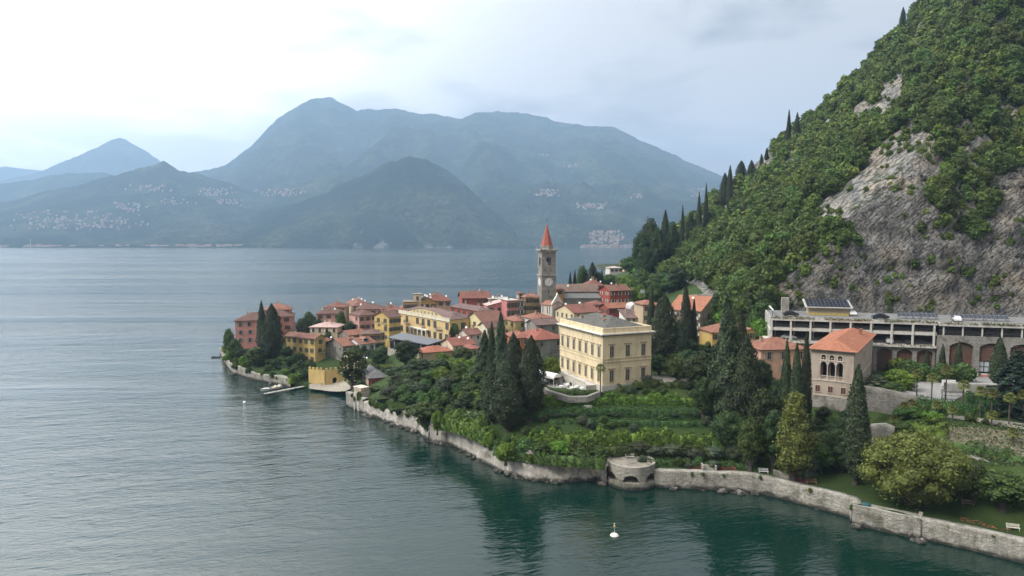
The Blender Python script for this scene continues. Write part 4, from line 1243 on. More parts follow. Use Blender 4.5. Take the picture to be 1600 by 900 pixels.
# parish church below the tower: cream flank, white gothic front
house('white_church', 'cream church with pilastered flank and white pointed front below the bell tower', 847, 863, 878, 477, 262, 40, (.62,.53,.37), TCO, 'gableY', 26, winL=(3,1), shut=None, cat='church', wsize=(.7,2.2), top=1.0, hmin=7)
ch = bpy.context.scene.objects['white_church']; _, a_, b_, H_ = HOUSES['white_church863'][:4]
mb = MB(); wf = plaster((.66,.63,.56))
mb.face([(-.4,-.25,-3),(a_+.4,-.25,-3),(a_+.4,-.25,H_+.6),(a_*.62,-.25,H_+3.4),(a_/2,-.25,H_+4.6),(a_*.38,-.25,H_+3.4),(-.4,-.25,H_+.6)], wf)
mb.face([(-.4,.02,-3),(-.4,-.25,-3),(-.4,-.25,H_+.6),(-.4,.02,H_+.6)], wf)
pr = [(-.4,H_+.6),(a_*.38,H_+3.4),(a_/2,H_+4.6),(a_*.62,H_+3.4),(a_+.4,H_+.6)]
for (xa, za), (xb, zb) in zip(pr, pr[1:]): mb.face([(xa,-.25,za),(xb,-.25,zb),(xb,.3,zb),(xa,.3,za)], wf)
mb.build('front_gable', ch)
mb = MB(); na = a_*.26
pts = [(a_/2-na,-.29,1.5),(a_/2+na,-.29,1.5),(a_/2+na,-.29,H_-1.5),(a_/2+na*.7,-.29,H_+.6),(a_/2,-.29,H_+1.9),(a_/2-na*.7,-.29,H_+.6),(a_/2-na,-.29,H_-1.5)]
mb.face(pts, plaster((.50,.44,.34))); mb.build('niche', ch)
for i in range(5):
    mb = MB(); y = b_*(i+.3)/4.6; mb.box(-.25, 0, y, y+.5, 0, H_-.3, wf); mb.build('pilaster', ch)

# the bell tower
def bell_tower():
    Y = 289.0; yaw = R(14); c = P(854, 468, Y); s = 6.3
    base = gz(c.x, c.y); z0 = 14.0; H = c.z
    e = empty('bell_tower', (c.x, c.y, z0), yaw, 'tall grey stone bell tower with clock, belfry and red spire', 'bell tower')
    st = stone('tower_stone', (.27,.245,.215), .9, .62, 1.22, .7, False); cap = stone('pale_stone', (.38,.35,.31), .7, .7, 1.2, .5, False)
    zt = P(854, 393, Y).z - z0      # top of the belfry
    zb = P(854, 430, Y).z - z0      # string course over the clock
    r = s/2
    mb = MB(); mb.box(-r, r, -r, r, -6, zb, st); mb.build('shaft', e)
    # belfry with an arched opening in each side
    mb = MB(); zi = P(854, 414, Y).z - z0; zs = zt - 3.4; ow = 1.15
    r2 = r - .12
    mb.box(-r2, r2, -r2, r2, zb + .35, zi, st)
    for sx in (-1, 1):
        for sy in (-1, 1):
            x0, x1 = (ow, r2) if sx > 0 else (-r2, -ow); y0, y1 = (ow, r2) if sy > 0 else (-r2, -ow)
            mb.box(x0, x1, y0, y1, zi, zt, st)
    n = 8
    for k in range(4):
        ca, sa = math.cos(k*math.pi/2), math.sin(k*math.pi/2)
        for i in range(n):
            t0, t1 = math.pi*i/n, math.pi*(i+1)/n
            p = [(ow*math.cos(t0), zs + ow*math.sin(t0)), (ow*math.cos(t1), zs + ow*math.sin(t1)), (ow*math.cos(t1), zt), (ow*math.cos(t0), zt)]
            for yy in (-r2, -r2+.9):
                mb.face([(x*ca - yy*sa, x*sa + yy*ca, z) for x, z in p], st)
            q = [(p[0][0], -r2, p[0][1]), (p[1][0], -r2, p[1][1]), (p[1][0], -r2+.9, p[1][1]), (p[0][0], -r2+.9, p[0][1])]
            mb.face([(x*ca - y*sa, x*sa + y*ca, z) for x, y, z in q], st)
    mb.build('belfry', e)
    mb = MB()
    mb.box(-r-.3, r+.3, -r-.3, r+.3, zb, zb+.35, cap); mb.build('string_course', e)
    mb = MB(); mb.box(-r-.35, r+.35, -r-.35, r+.35, zt, zt+.45, cap); mb.box(-r-.75, r+.75, -r-.75, r+.75, zt+.45, zt+.95, cap)
    for sx in (-1, 1):
        for sy in (-1, 1): mb.lathe([(.22,0),(.3,.25),(.12,.6),(.26,.95),(.02,1.35)], cap, (sx*(r+.3), sy*(r+.3), zt+.95), 7)
    mb.build('cornice', e)
    zd = P(854, 386, Y).z - z0; za = P(854, 350, Y).z - z0
    mb = MB(); mb.lathe([(r*.86, zt+.95), (r*.86, zd+.2), (r*.95, zd+.25), (r*.95, zd+.6)], cap, n=8); mb.build('drum', e)
    mb = MB(); mb.lathe([(r*.84, zd+.6), (r*.5, zd + (za-zd)*.45), (.07, za)], plain('red_spire_tiles', (.30,.075,.045), .75, 0, .25), n=8); sp = mb.build('spire', e)
    mb = MB(); mb.tube([(0,0,za-.2),(0,0,za+2.2)], [.06,.05], BLACK, 5); mb.box(-.5,.5,-.04,.04,za+1.4,za+1.5,BLACK); mb.lathe([(.02,0),(.22,.2),(.02,.42)], plain('gilt', (.5,.35,.1), .4, .8), (0,0,za-.1), 7); mb.build('cross', sp)
    mb = MB(); br = plain('bronze', (.12,.09,.05), .45, .8); mb.lathe([(.85,0),(.75,.2),(.55,.7),(.45,1.15),(.2,1.35)], br, (0,0,zi+1.4), 12); mb.box(-.12,.12,-1.6,1.6,zi+2.75,zi+2.95,BARK); mb.build('bell', e)
    # clock faces, two visible sides
    zc = P(853, 440, Y).z - z0
    for face in (0, -math.pi/2):
        mb = MB(); k = 24; wc = plain('clock_white', (.62,.62,.6), .6)
        rim = [(1.75*math.cos(2*math.pi*i/k), -r-.06, zc+1.75*math.sin(2*math.pi*i/k)) for i in range(k)]
        mb.face(rim, wc)
        for i in range(k):
            a, b2 = rim[i], rim[(i+1) % k]; mb.face([a, b2, (b2[0], -r+.05, b2[2]), (a[0], -r+.05, a[2])], wc)
        o = mb.build('clock_face', e, rz=face)
        for i in range(12):
            mb = MB(); t = 2*math.pi*i/12; cx, cz = 1.4*math.sin(t), 1.4*math.cos(t)
            ux, uz = math.sin(t), math.cos(t)
            mb.face([(cx+ux*.2-uz*.08, -r-.08, zc+cz+uz*.2+ux*.08), (cx+ux*.2+uz*.08, -r-.08, zc+cz+uz*.2-ux*.08), (cx-ux*.2+uz*.08, -r-.08, zc+cz-uz*.2-ux*.08), (cx-ux*.2-uz*.08, -r-.08, zc+cz-uz*.2+ux*.08)], BLACK)
            mb.build('hour_mark', o)
        mb = MB()
        for t, ln, wd in ((R(35), 1.25, .09), (R(205), .85, .12)):
            ux, uz = math.sin(t), math.cos(t)
            mb.face([(-uz*wd-ux*.2, -r-.11, zc+ux*wd-uz*.2), (uz*wd-ux*.2, -r-.11, zc-ux*wd-uz*.2), (ux*ln+uz*.03, -r-.11, zc+uz*ln-ux*.03), (ux*ln-uz*.03, -r-.11, zc+uz*ln+ux*.03)], BLACK)
        mb.build('hand', o)
        mb = MB(); zs2 = P(853, 452, Y).z - z0; mb.box(-.22, .22, -r-.02, -r+.1, zs2-1.6, zs2, BLACK); mb.build('slit_window', e, rz=face)
bell_tower()

house('long_nave', 'long grey stone nave with mossy brown roof right of the bell tower', None, 872, 936, 456, 300, 4, STW, (.17,.11,.085), 'gableX', 24, b=13, winR=(5,1), shut=None, cat='church', wsize=(.7,1.6), hmin=7, ov=.4, chim=0, dish=1)
nv = bpy.context.scene.objects['long_nave']; _, a_, b_, H_ = HOUSES['long_nave872'][:4]
mb = MB(); mb.face([(-.2,-3.2,H_-2.6),(a_+.2,-3.2,H_-2.6),(a_+.2,-.02,H_-.4),(-.2,-.02,H_-.4)], plain('slate_aisle', (.20,.195,.18), .8, 0, .25)); mb.box(0,a_,-3,-.02,-3,H_-2.7,STW); mb.build('aisle', nv)
house('orange_turret_house', 'little orange turret house standing against the nave roof', None, 869, 881, 452, 296, 8, (.50,.28,.11), TC, 'hip', 22, b=4.5, winR=(1,1), shut='dark', hmin=6)
house('village_hall', 'wide red roof over a cream wall between church front and the cream villa', 873, 897, 937, 489, 250, 28, CREAM, TCR, 'gableX', 20, winL=(4,1), winR=(3,1), shut=None, chim=1, dish=2, b=13)
house('tall_red_house', 'tall red house with a broad gable, upper of two red houses', 936, 953, 984, 454, 292, 24, CRIM, TC, 'gableX', 24, winR=(3,2), winL=(2,2), shut='white', chim=1, dish=1, ov=.7)
house('lower_red_house', 'red house with orange brown roof, lower of two red houses', 938, 951, 986, 481, 262, 22, CRIM, (.28,.115,.07), 'gableX', 24, winR=(3,1), winL=(2,1), shut='dark', chim=1, ov=.7)
house('orange_strip_house', 'narrow orange fronted house left of the lower red house', None, 925, 948, 476, 270, 12, ORANGE, TCR, 'hip', 18, b=8, winR=(2,2), shut='white')
house('back_red_house', 'red roofed house with chimney below the cypresses on the lakeward edge', None, 916, 944, 446, 330, 6, TAN, TCR, 'hip', 30, b=10, chim=3, dish=2, winR=(3,1))
house('pale_flat_house', 'pale flat roofed house beside two small cypresses beyond the nave', None, 898, 914, 446, 326, 6, CREAM, (.5,.45,.38), 'flat', 0, b=7, winR=(2,1))
house('white_lake_house', 'white house with flat roof far down the shore before the dark pines', None, 953, 973, 419, 420, 8, (.58,.54,.47), (.45,.38,.33), 'hip', 12, b=10, winR=(3,1), hmin=8)
house('far_orange_roof', 'small house with orange roof against the dark pines at the shore', None, 975, 992, 412, 440, 10, CREAM, TCO, 'hip', 22, b=10, winR=(2,1), hmin=8)
house('grey_shed_house', 'low mauve roofed house with white chimneys behind the cream villa', None, 978, 1012, 497, 236, 8, WHT, TCM, 'shedY', 14, b=8, winR=(4,1), shut=None, chim=2, hmin=5, wsize=(.7,.7), top=.4)
house('tan_wall_house', 'tan house end wall half hidden by the slender cypress', None, 1005, 1030, 476, 232, 12, TAN, TCO, 'hip', 20, b=8, winR=(2,2))
house('long_yellow_house', 'yellow house with long orange roof in front of the rose terrace house', 787, 805, 831, 502, 250, 26, (.55,.42,.19), TCO, 'hip', 20, winR=(3,2), winL=(2,2), shut='green', chim=1, balc=[('R', .5, 3.2, 4)])
house('white_veranda_house', 'white house with tall grey shutters under a long orange roof', 814, 833, 865, 498, 246, 30, (.64,.62,.58), TCO, 'hip', 20, winR=(4,1), winL=(2,2), shut='grey', wsize=(1.1,2.0), chim=1)
house('brick_lane_house', 'small mauve roofed stone house in front of the white church', None, 838, 873, 508, 238, 24, STW, TCM, 'gableX', 20, b=8, chim=1, winR=(2,1), shut=None)
house('cream_gable_house', 'cream house with plain gable and orange roof behind the conifers', 743, 753, 790, 502, 240, 30, (.62,.52,.29), TC, 'gableX', 24, winL=(1,1), winR=(3,2), shut='green', b=12, chim=1)
house('cream_lane_house', 'little cream house with dark porch roof just behind the conifers', None, 761, 786, 512, 232, 26, (.60,.54,.40), TCB, 'gableX', 24, b=7, winR=(2,2), shut='dark')
house('big_red_roof_house', 'stone house under a huge red hipped roof left of the cream villa', 830, 836, 882, 531, 208, 24, STW, (.255,.085,.06), 'hip', 24, winR=(2,1), b=14, chim=1, ov=.5, shut=None)
house('orange_house', 'small orange red house with one square window behind the front cypress', 800, 807, 834, 528, 212, 24, (.55,.20,.09), (.25,.10,.07), 'hip', 22, winR=(3,1), b=10, shut=None, frame_c=(.6,.5,.4), chim=1)
house('white_gable_cottage', 'white gabled cottage with brown roof beside the hotel end wall', 716, 731, 752, 523, 228, 34, (.55,.50,.43), (.20,.09,.07), 'gableX', 24, winL=(2,1), winR=(2,1), shut=None, chim=1, dish=1, wsize=(.6,.9))
house('red_roofed_cottage', 'cottage with patched red roof, white gable and dish below the hotel', 690, 708, 741, 540, 218, 32, (.58,.48,.36), (.235,.092,.066), 'gableX', 24, winL=(1,1), winR=(3,2), shut='white', chim=2, dish=2, wsize=(.6,.9))
house('long_orange_roof', 'low outbuilding with a long bright orange roof among garden trees', None, 661, 706, 551, 212, 24, TAN, (.33,.12,.075), 'hip', 20, b=7, hmin=3, chim=0)
house('tan_cottage', 'tan cottage with tall white door behind the dark spruce', None, 738, 752, 545, 214, 30, (.48,.33,.22), (.23,.09,.065), 'hip', 18, b=7, winR=(2,2), shut='white')
# right side
house('apartment_block', 'tall beige apartment block on stilts with sloping orange roof behind cypresses', 1046, 1094, 1119, 486, 222, 52, (.40,.32,.24), (.34,.14,.085), 'shedX', 24, a=8.5, winL=(5,3), winR=(2,2), shut='white', cat='apartment block', wsize=(.9,1.3), ov=.6, dish=1, chim=1, top=1.0, gz0=14.5)
ap, a_, b_, H_ = [HOUSES['apartment_block1094'][i] for i in range(4)]
mb = MB(); wb = plaster((.6,.54,.46))
for j in range(3): mb.box(-.9, -.02, .2, b_*.42, H_-2.9-j*3.1, H_-1.9-j*3.1, wb)
mb.build('balcony', ap)
house('yellow_wood_house', 'yellow house with orange roof among trees behind the large ragged conifer', 1108, 1113, 1170, 519, 196, 8, (.55,.38,.13), TCO, 'hip', 22, b=9, winR=(5,3), shut='brown', chim=0)
house('yellow_wood_house', '', None, 1166, 1180, 517, 191, 8, (.55,.38,.13), TCO, 'gableY', 24, b=8, winR=(1,2), shut='green', root=bpy.context.scene.objects['yellow_wood_house'])
house('peach_house', 'peach house with orange roof behind three cypresses beside the loggia house', None, 1189, 1262, 546, 163, 6, (.52,.33,.23), TCO, 'hip', 22, b=10, winR=(3,2), shut='grey', chim=1, wsize=(.9,1.7))
# ------------------------------------------------------------------ the cream villa
LIME_ST = plaster((.50,.47,.42))
def villa():
    C, ya, a, b = frame_from_px(875, 942, 1018, 522, 163, 23)
    H = C.z - 11.8
    e = empty('cream_villa', (C.x, C.y, 11.8), ya, 'large square cream villa with grey slate roof and rows of tall windows above the terraces', 'villa')
    cw = plaster((.68,.555,.36)); tr = plaster((.60,.50,.32)); wh = plaster((.68,.64,.55))
    bs = 2.6
    mb = MB(); mb.box(0, a, 0, b, bs, H, cw); mb.build('wall', e)
    mb = MB(); mb.box(-.15, a+.15, -.15, b+.15, -3, bs, LIME_ST); mb.build('stone_base', e)
    # string courses, cornice, attic parapet
    for z in (bs + (H-bs)*.44, bs + (H-bs)*.50):
        mb = MB(); mb.box(-.12, a+.12, -.12, b+.12, z, z+.22, tr); mb.build('string_course', e)
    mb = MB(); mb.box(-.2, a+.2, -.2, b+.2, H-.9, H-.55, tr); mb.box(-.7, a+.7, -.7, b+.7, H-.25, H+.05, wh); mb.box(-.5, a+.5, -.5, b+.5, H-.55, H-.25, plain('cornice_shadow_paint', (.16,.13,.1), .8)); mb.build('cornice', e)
    mb = MB(); t = .35; zp = H + 1.35
    for x0, x1, y0, y1 in ((0,a,0,t),(0,a,b-t,b),(0,t,t,b-t),(a-t,a,t,b-t)): mb.box(x0,x1,y0,y1,H+.05,zp,cw)
    mb.build('parapet', e)
    rm = roof_mesh('hip', a-2*t-.1, b-2*t-.1, 21, 0.0, tiles((.105,.10,.09)), H + .7)
    link('roof', rm, e, (t+.05, t+.05, 0), 0)
    ro = e.children[-1]
    for x, y, h in ((a*.42,b*.42,.8),(a*.25,b*.75,.7),(a*.6,b*.7,.9),(a*.3,b*.3,.5)):
        link('chimney', chimney_mesh(h, (.5,.42,.33), .7), ro, (x, y, H + .55 + min(x,y,a-x,b-y)*.28), 0)
    wm = plain('grey_shutters', (.10,.10,.095), .7, 0, .15)
    def win(face, s, z, h):
        fr, pa, sm = win_meshes('plain', 1.15, h, 'grey', (.56,.47,.31))
        rz = 0 if face == 'R' else -math.pi/2
        pos = (s, 0, z) if face == 'R' else (0, s, z)
        o = link('window', fr, e, pos, rz); link('window_pane', pa, o)
        mb = MB(); mb.box(-1.0, 1.0, -.32, 0, h+.42, h+.6, plain('lintel_stone', (.36,.29,.2), .85)); mb.box(-.85, .85, -.2, 0, h+.3, h+.42, tr); mb.build('lintel', o)
        link('shutter', shutter_half(h), o, (-.56, -.035, .02), 0); link('shutter', shutter_half(h), o, (.16, -.035, .02), 0)
    def shutter_half(h):
        k = ('half', h)
        if k not in MC:
            mb = MB(); mb.box(0,.4,-.04,0,0,h-.05,wm)
            for i in range(int(h/.2)): mb.box(.04,.36,-.06,-.04,.06+i*.2,.06+i*.2+.1,wm)
            MC[k] = mb.mesh('shutter')
        return MC[k]
    zl, zu = bs + (H-bs)*.06, bs + (H-bs)*.535
    for i in range(3):
        for z in (zl, zu): win('R', a*(.18 + .325*i), z, 2.75)
    for i in range(7):
        for z in (zl, zu): win('L', b*(.075 + .142*i), z, 2.6)
    # stair terrace along the lake side with three arched doors
    mb = MB(); n = 3
    mb.box(-3.0, -.16, b*.12, b*.86, -3, bs-.3, LIME_ST); mb.build('terrace', e)
    for i in range(n):
        o = link('arched_door', win_meshes('arch', 1.1, 1.9, None, (.5,.47,.42))[0], e, (-3.0, b*(.30 + .16*i), -.7), -math.pi/2)
        link('door_panel', win_meshes('arch', 1.1, 1.9, None, (.5,.47,.42))[1], o)
    mb = MB()
    for i in range(12):
        mb.box(-4.9, -3.02, b*.86 - i*.42 - .42, b*.86 - i*.42, -3, bs-.35 - i*.24, LIME_ST)
    mb.box(-5.15, -4.92, b*.86-5.2, b*.86, -3, bs-1.2, LIME_ST)
    mb.build('stair', e)
    mb = MB()
    for y in np.arange(b*.14, b*.86, .45): mb.box(-2.95, -2.85, y, y+.1, bs-.3, bs+.55, wh)
    mb.box(-3.0, -2.8, b*.13, b*.86, bs+.55, bs+.68, wh); mb.build('balustrade', e)
    return e, a, b, H, ya, C
VILLA = villa()
# ------------------------------------------------------------------ the house with the loggia
def loggia_house():
    C, ya, a, b = frame_from_px(1268, 1335, 1364, 549, 148, 56)
    g = 9.5; H = C.z - g
    e = empty('loggia_house', (C.x, C.y, g), ya, 'tall pale rose house with triple arched loggia and bright orange hipped roof', 'house')
    pw = plaster((.44,.365,.295)); st = stone('villa_base_stone', (.36,.33,.29), 1.6)
    tr = plaster((.56,.48,.40))
    mb = MB(); mb.box(-.08, a+.08, -.08, b+.08, -4, H-10.6, st); mb.build('stone_base', e)
    # wall L (x=0) is pierced by the loggia: built as piers, bands and arches around a deep recess
    zl0, zl1 = H-6.9, H-3.5       # loggia floor and springing
    mb = MB(); mb.box(3.2, a, 0, b, H-10.6, H, pw); mb.box(0, 3.2, 0, b, H-10.6, zl0, pw)
    y0, y1 = b*.22, b*.80; pw_ = (y1-y0)/3; r = pw_/2 - .22; zt = zl1 + r + .35
    mb.box(0, 3.2, 0, b, zt, H, pw); mb.box(0, 3.2, 0, y0-.02, zl0, zt, pw); mb.box(0, 3.2, y1+.02, b, zl0, zt, pw)
    mb.build('wall', e)
    mb = MB()
    for i in range(3):
        yc = y0 + pw_*(i+.5)
        for k in range(10):
            t0, t1 = math.pi*k/10, math.pi*(k+1)/10
            q = [(yc+r*math.cos(t0), zl1+r*math.sin(t0)), (yc+r*math.cos(t1), zl1+r*math.sin(t1))]
            mb.face([(-.02,*q[0]),(-.02,*q[1]),(-.02,q[1][0],zt),(-.02,q[0][0],zt)], tr)
            mb.face([(-.02,*q[0]),(.5,*q[0]),(.5,*q[1]),(-.02,*q[1])], tr)
        for s in (-1, 1):
            ya0, yb0 = sorted((yc + s*r, yc + s*pw_/2)); mb.face([(-.02,ya0,zl1),(-.02,yb0,zl1),(-.02,yb0,zt),(-.02,ya0,zt)], tr)
    mb.box(-.12, .02, y0-.25, y1+.25, zt-.06, zt+.14, tr); mb.box(-.15, .02, y0-.25, y1+.25, zl0-.25, zl0, tr)
    mb.build('arcade', e)
    for i in range(4):
        y = y0 + pw_*i; y = min(max(y, y0+.12), y1-.12)
        mb = MB(); mb.lathe([(.2,0),(.2,.15),(.13,.2),(.12,zl1-zl0-.25),(.2,zl1-zl0-.05),(.2,zl1-zl0)], tr, (.15, y, zl0), 8); mb.build('column', e)
    mb = MB()
    for i in range(3): mb.box(3.14, 3.19, y0+pw_*i+.25, y0+pw_*(i+1)-.25, zl0, zt-.5, GLASS)
    mb.build('glass_door', e)
    mb = MB()
    for y in np.arange(y0+.1, y1, .22): mb.box(.05,.11,y,y+.06,zl0,zl0+.8,tr)
    mb.box(.02,.14,y0,y1,zl0+.8,zl0+.9,tr); mb.build('balustrade', e)
    for i in range(3):
        put_window(e, 0, y0 + pw_*(i+.5), H-2.5, 'L', .95, .75, 'arch', None, (.62,.55,.46))
        put_window(e, 0, b*(.22 + .30*i), H-9.7, 'L', .95, 1.35, 'plain', None, (.5,.4,.33))
        mb = MB(); c = plain('red_brown_shutter', (.095,.035,.028), .75, 0, .15)
        for s in (0, 1): mb.box(-.44 + s*.46, -.02 + s*.46, -.07, -.035, .04, 1.3, c)
        mb.build('shutter', [k for k in e.children if k.name.startswith('window')][-1])
    for z in (H-7.25, H-10.0-.6):
        mb = MB(); mb.box(-.1, a+.1, -.1, b+.1, z, z+.2, tr); mb.build('string_course', e)
    put_window(e, a*.5, 0, H-3.6, 'R', .9, 1.4, 'plain', None, (.5,.42,.35))
    ro = link('roof', roof_mesh('hip', a, b, 20, .8, tiles((.33,.13,.075)), H + .02), e)
    link('chimney', chimney_mesh(.9, (.30,.13,.08), .5), ro, (a*.72, b*.2, H + .9), 0)
    mb = MB(); mb.tube([(0,-.02,-1),(0,-.02,H)], [.06,.06], plain('copper_pipe', (.16,.1,.07), .6), 6); mb.build('drainpipe', e)
loggia_house()

# ------------------------------------------------------------------ the parking deck under the cliff
CONC = plain('concrete', (.33,.315,.285), .9, 0, .25); CONCL = plain('pale_concrete', (.54,.52,.47), .85, 0, .18)
ASPH = plain('deck_asphalt', (.155,.15,.145), .95, 0, .2)
RUBBLE = stone('rubble_wall', (.30,.28,.25), 1.9, .6, 1.3)
BROWN = stone('brown_shingle', (.135,.075,.055), 3.0, .8, 1.2, .4)
PLANTER = leaf('yellowed_planter', (.16,.165,.05), .5)
SOLAR = None
def solar_mat():
    m, t, b = new_mat('solar_cells')
    u = coords(t, (1,1,1), 'Object')
    br = nd(t, 'ShaderNodeTexBrick'); br.offset = 0.0
    setin(br, Scale=1.0, Mortar_Size=.035, Brick_Width=1.0, Row_Height=1.6)
    br.inputs['Color1'].default_value = (.014,.016,.026,1); br.inputs['Color2'].default_value = (.02,.022,.034,1); br.inputs['Mortar'].default_value = (.16,.165,.175,1)
    t.links.new(u, br.inputs['Vector']); t.links.new(br.outputs['Color'], b.inputs['Base Color'])
    b.inputs['Roughness'].default_value = .18
    return m
SOLAR = solar_mat()
def parking():
    # left front top corner and the front line
    A = P(1204, 490, 186); B = P(1640, 514, 168)
    d = (B - A); ya = math.atan2(d.y, d.x); Ln = math.hypot(d.x, d.y)
    zt = (A.z + B.z)/2
    g = 14.2; H = zt - g
    e = empty('parking_garage', (A.x, A.y, g), ya, 'long concrete parking garage with open decks over stone arches under the cliff', 'parking garage')
    D = 19.0; xw = 50.5*Ln/82 if False else Ln*.622
    # decks
    mb = MB(); mb.box(0, xw, 0, D, H-.55, H, CONC); mb.box(xw, Ln+18, -1.2, D, H-.55, H-.02, CONC); mb.face([(0.3,.5,H+.004),(Ln+18,.5,H+.004),(Ln+18,D,H+.004),(.3,D,H+.004)], ASPH); mb.build('roof_deck', e)
    z1, z2 = H-3.15, H-6.3
    mb = MB(); mb.box(0, xw, .1, D, z1-.45, z1+.35, CONCL); mb.build('middle_deck', e)
    mb = MB(); mb.box(-1.5, xw-.2, -.9, D, z2-.5, z2, CONCL); mb.build('lower_deck', e)
    mb = MB(); mb.box(-.1, xw, -.25, -.02, H-.85, H+.12, CONCL); mb.box(xw, Ln+18, -1.45, -1.21, H-.85, H+.1, CONCL); mb.build('parapet', e)
    # stone retaining wall at the back of each deck, dark in the depth of the floors
    mb = MB(); mb.box(1, Ln+17, D-.6, D, -2, H-.56, RUBBLE); mb.build('back_wall', e)
    mb = MB(); mb.box(0, .3, .4, D, z1+.35, H-.56, CONC); mb.box(0,.3,.4,D,z2,z1-.46,CONC); mb.build('end_wall', e)
    nb = 9
    for i in range(nb):
        x = .35 + (xw-1.0)*i/(nb-1)
        mb = MB(); mb.box(x-.22, x+.22, -.2, .25, z2, H-.86, CONCL); mb.build('column', e)
    for i in range(nb-1):
        x = .35 + (xw-1.0)*(i+.28)/(nb-1)
        mb = MB(); mb.box(x-.12, x+.12, 4.2, 4.5, z2, z1-.46, CONCL); mb.box(x-.12, x+.12, 4.2, 4.5, z1+.35, H-.56, CONCL); mb.build('column', e)
    # rails
    mb = MB()
    for z in (z1+.36, z2+.01):
        for k in (.35, .7, 1.0): mb.box(.2, xw-.4, .0, .04, z+k, z+k+.04, STEEL)
    mb.build('rail', e)
    # planted gutters
    rg = np.random.default_rng(77)
    for z, x0, x1, yy, nm in ((H+.18, 0, Ln+4, -.35, 'planter'), (z2+.12, -1.4, xw-.3, -.75, 'planter')):
        n = int((x1-x0)*26); xs = rg.uniform(x0, x1, n); ys = yy + np.where(xs > xw, -1.2 if z > H else 0, 0)
        keep = np.sin(xs*.9) + np.sin(xs*.37+1) + rg.normal(size=n)*.6 > -.9
        C = np.stack([xs, ys + rg.normal(size=n)*.12, z + rg.uniform(-.45, .18, n)], 1)[keep]
        V, Fq = leaf_quads(C, rg.normal(size=C.shape) + np.array([0,-.6,.6]), rg.uniform(.1, .24, len(C)), rg)
        o = link(nm, np_mesh(nm, V, Fq, [PLANTER]), e)
    # arcade under the left part
    za = z2 - .5
    def arched_wall(x0, x1, zb, ztp, y, n, pier, rise, spring, fill, signs=()):
        mb = MB(); bay = (x1-x0)/n; dpt = 1.2
        for i in range(n+1):
            xa, xb = max(x0, x0+bay*i-pier/2), min(x1, x0+bay*i+pier/2)
            mb.box(xa, xb, y, y+dpt, zb, ztp, RUBBLE)
        for i in range(n):
            xa, xb = x0+bay*i+pier/2, x0+bay*(i+1)-pier/2; K = 8
            pts = [(xa+(xb-xa)*k/K, spring + rise*math.sin(math.pi*k/K)**.8 if 0 < k < K else spring) for k in range(K+1)]
            for p, q in zip(pts, pts[1:]):
                mb.face([(p[0],y,p[1]),(q[0],y,q[1]),(q[0],y,ztp),(p[0],y,ztp)], RUBBLE)
                mb.face([(p[0],y,p[1]),(p[0],y+dpt,p[1]),(q[0],y+dpt,q[1]),(q[0],y,q[1])], CONC)
        mb.build('arcade', e)
        for i in range(n):
            xa, xb = x0+bay*i+pier/2+.02, x0+bay*(i+1)-pier/2-.02
            mb = MB(); top = spring + rise*.45
            if fill[i % len(fill)] == 'b': mb.box(xa, xb, y+.75, y+.9, zb, top, BROWN); mb.build('arch_panel', e)
            else:
                mb.box(xa, xb, y+.75, y+.9, zb + (top-zb)*.62, top, BROWN); mb.build('arch_panel', e)
                mb = MB(); zz0, zz1 = zb+(top-zb)*.36, zb+(top-zb)*.61
                mb.box(xa, xb, y+.8, y+.86, zz0, zz1, plain('pale_glass', (.42,.45,.47), .25))
                for k in range(5): x = xa + (xb-xa)*k/4; mb.box(max(xa,x-.07), min(xb,x+.07), y+.7, y+.8, zz0, zz1, BLACK)
                for z in (zz0, (zz0+zz1)/2, zz1): mb.box(xa, xb, y+.68, y+.79, z-.06, z+.06, BLACK)
                mb.build('window', e)
                mb = MB(); mb.box(xa-.3, xb+.2, y-.1, y+.2, zb+(top-zb)*.12, zb+(top-zb)*.33, plain('white_sign', (.66,.64,.62), .6, 0, .06))
                mb.box(xa-.1, xa+(xb-xa)*.42, y-.14, y-.101, zb+(top-zb)*.15, zb+(top-zb)*.31, plain('pink_sign', (.50,.20,.19), .6, 0, .2)); mb.build('sign_board', e)
                mb = MB(); mb.box(xa, xb, y+.75, y+.95, zb, zb+(top-zb)*.12, GLASS); mb.build('entrance', e)
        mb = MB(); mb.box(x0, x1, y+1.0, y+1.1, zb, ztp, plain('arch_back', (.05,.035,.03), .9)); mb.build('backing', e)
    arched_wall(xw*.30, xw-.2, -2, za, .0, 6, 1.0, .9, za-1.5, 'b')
    mb = MB(); mb.box(-.6, xw*.30-.6, .0, 1.2, -2, za, RUBBLE); mb.build('retaining_wall', e)
    # right part: stone upper wall, one open deck above
    zr = z1 - .15
    mb = MB(); mb.box(xw+.02, Ln+18, -1.1, -.2, zr-.9, zr, RUBBLE); mb.build('upper_wall', e)
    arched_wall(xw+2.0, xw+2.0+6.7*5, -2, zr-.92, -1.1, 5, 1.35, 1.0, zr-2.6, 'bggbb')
    mb = MB(); mb.box(xw+.02, xw+1.98, -1.1, .1, -2, zr-.92, RUBBLE); mb.build('retaining_wall', e)
    for i in range(9):
        x = xw + 1.2 + i*4.3; mb = MB(); mb.box(x-.16, x+.16, -1.05, -.75, zr, H-.86, CONCL); mb.build('column', e)
    mb = MB()
    for k in (.4,.75,1.1): mb.box(xw+.1, Ln+17, -1.0, -.96, zr+k, zr+k+.05, STEEL)
    mb.build('rail', e)
    # stair house on the deck with a tilted solar roof
    x0, x1, y0, y1 = Ln*.165, Ln*.325, 8.5, 13.5
    mb = MB(); mb.box(x0, x1, y0, y1, H, H+2.3, plain('stair_house_paint', (.33,.27,.19), .85, 0, .15)); mb.box(x0-.04, x1+.04, y0-.04, y0, H+.02, H+.62, plain('yellow_band', (.50,.36,.10), .8, 0, .2)); o = mb.build('stair_house', e)
    mb = MB(); xa, xb = x0-1, x1+.8
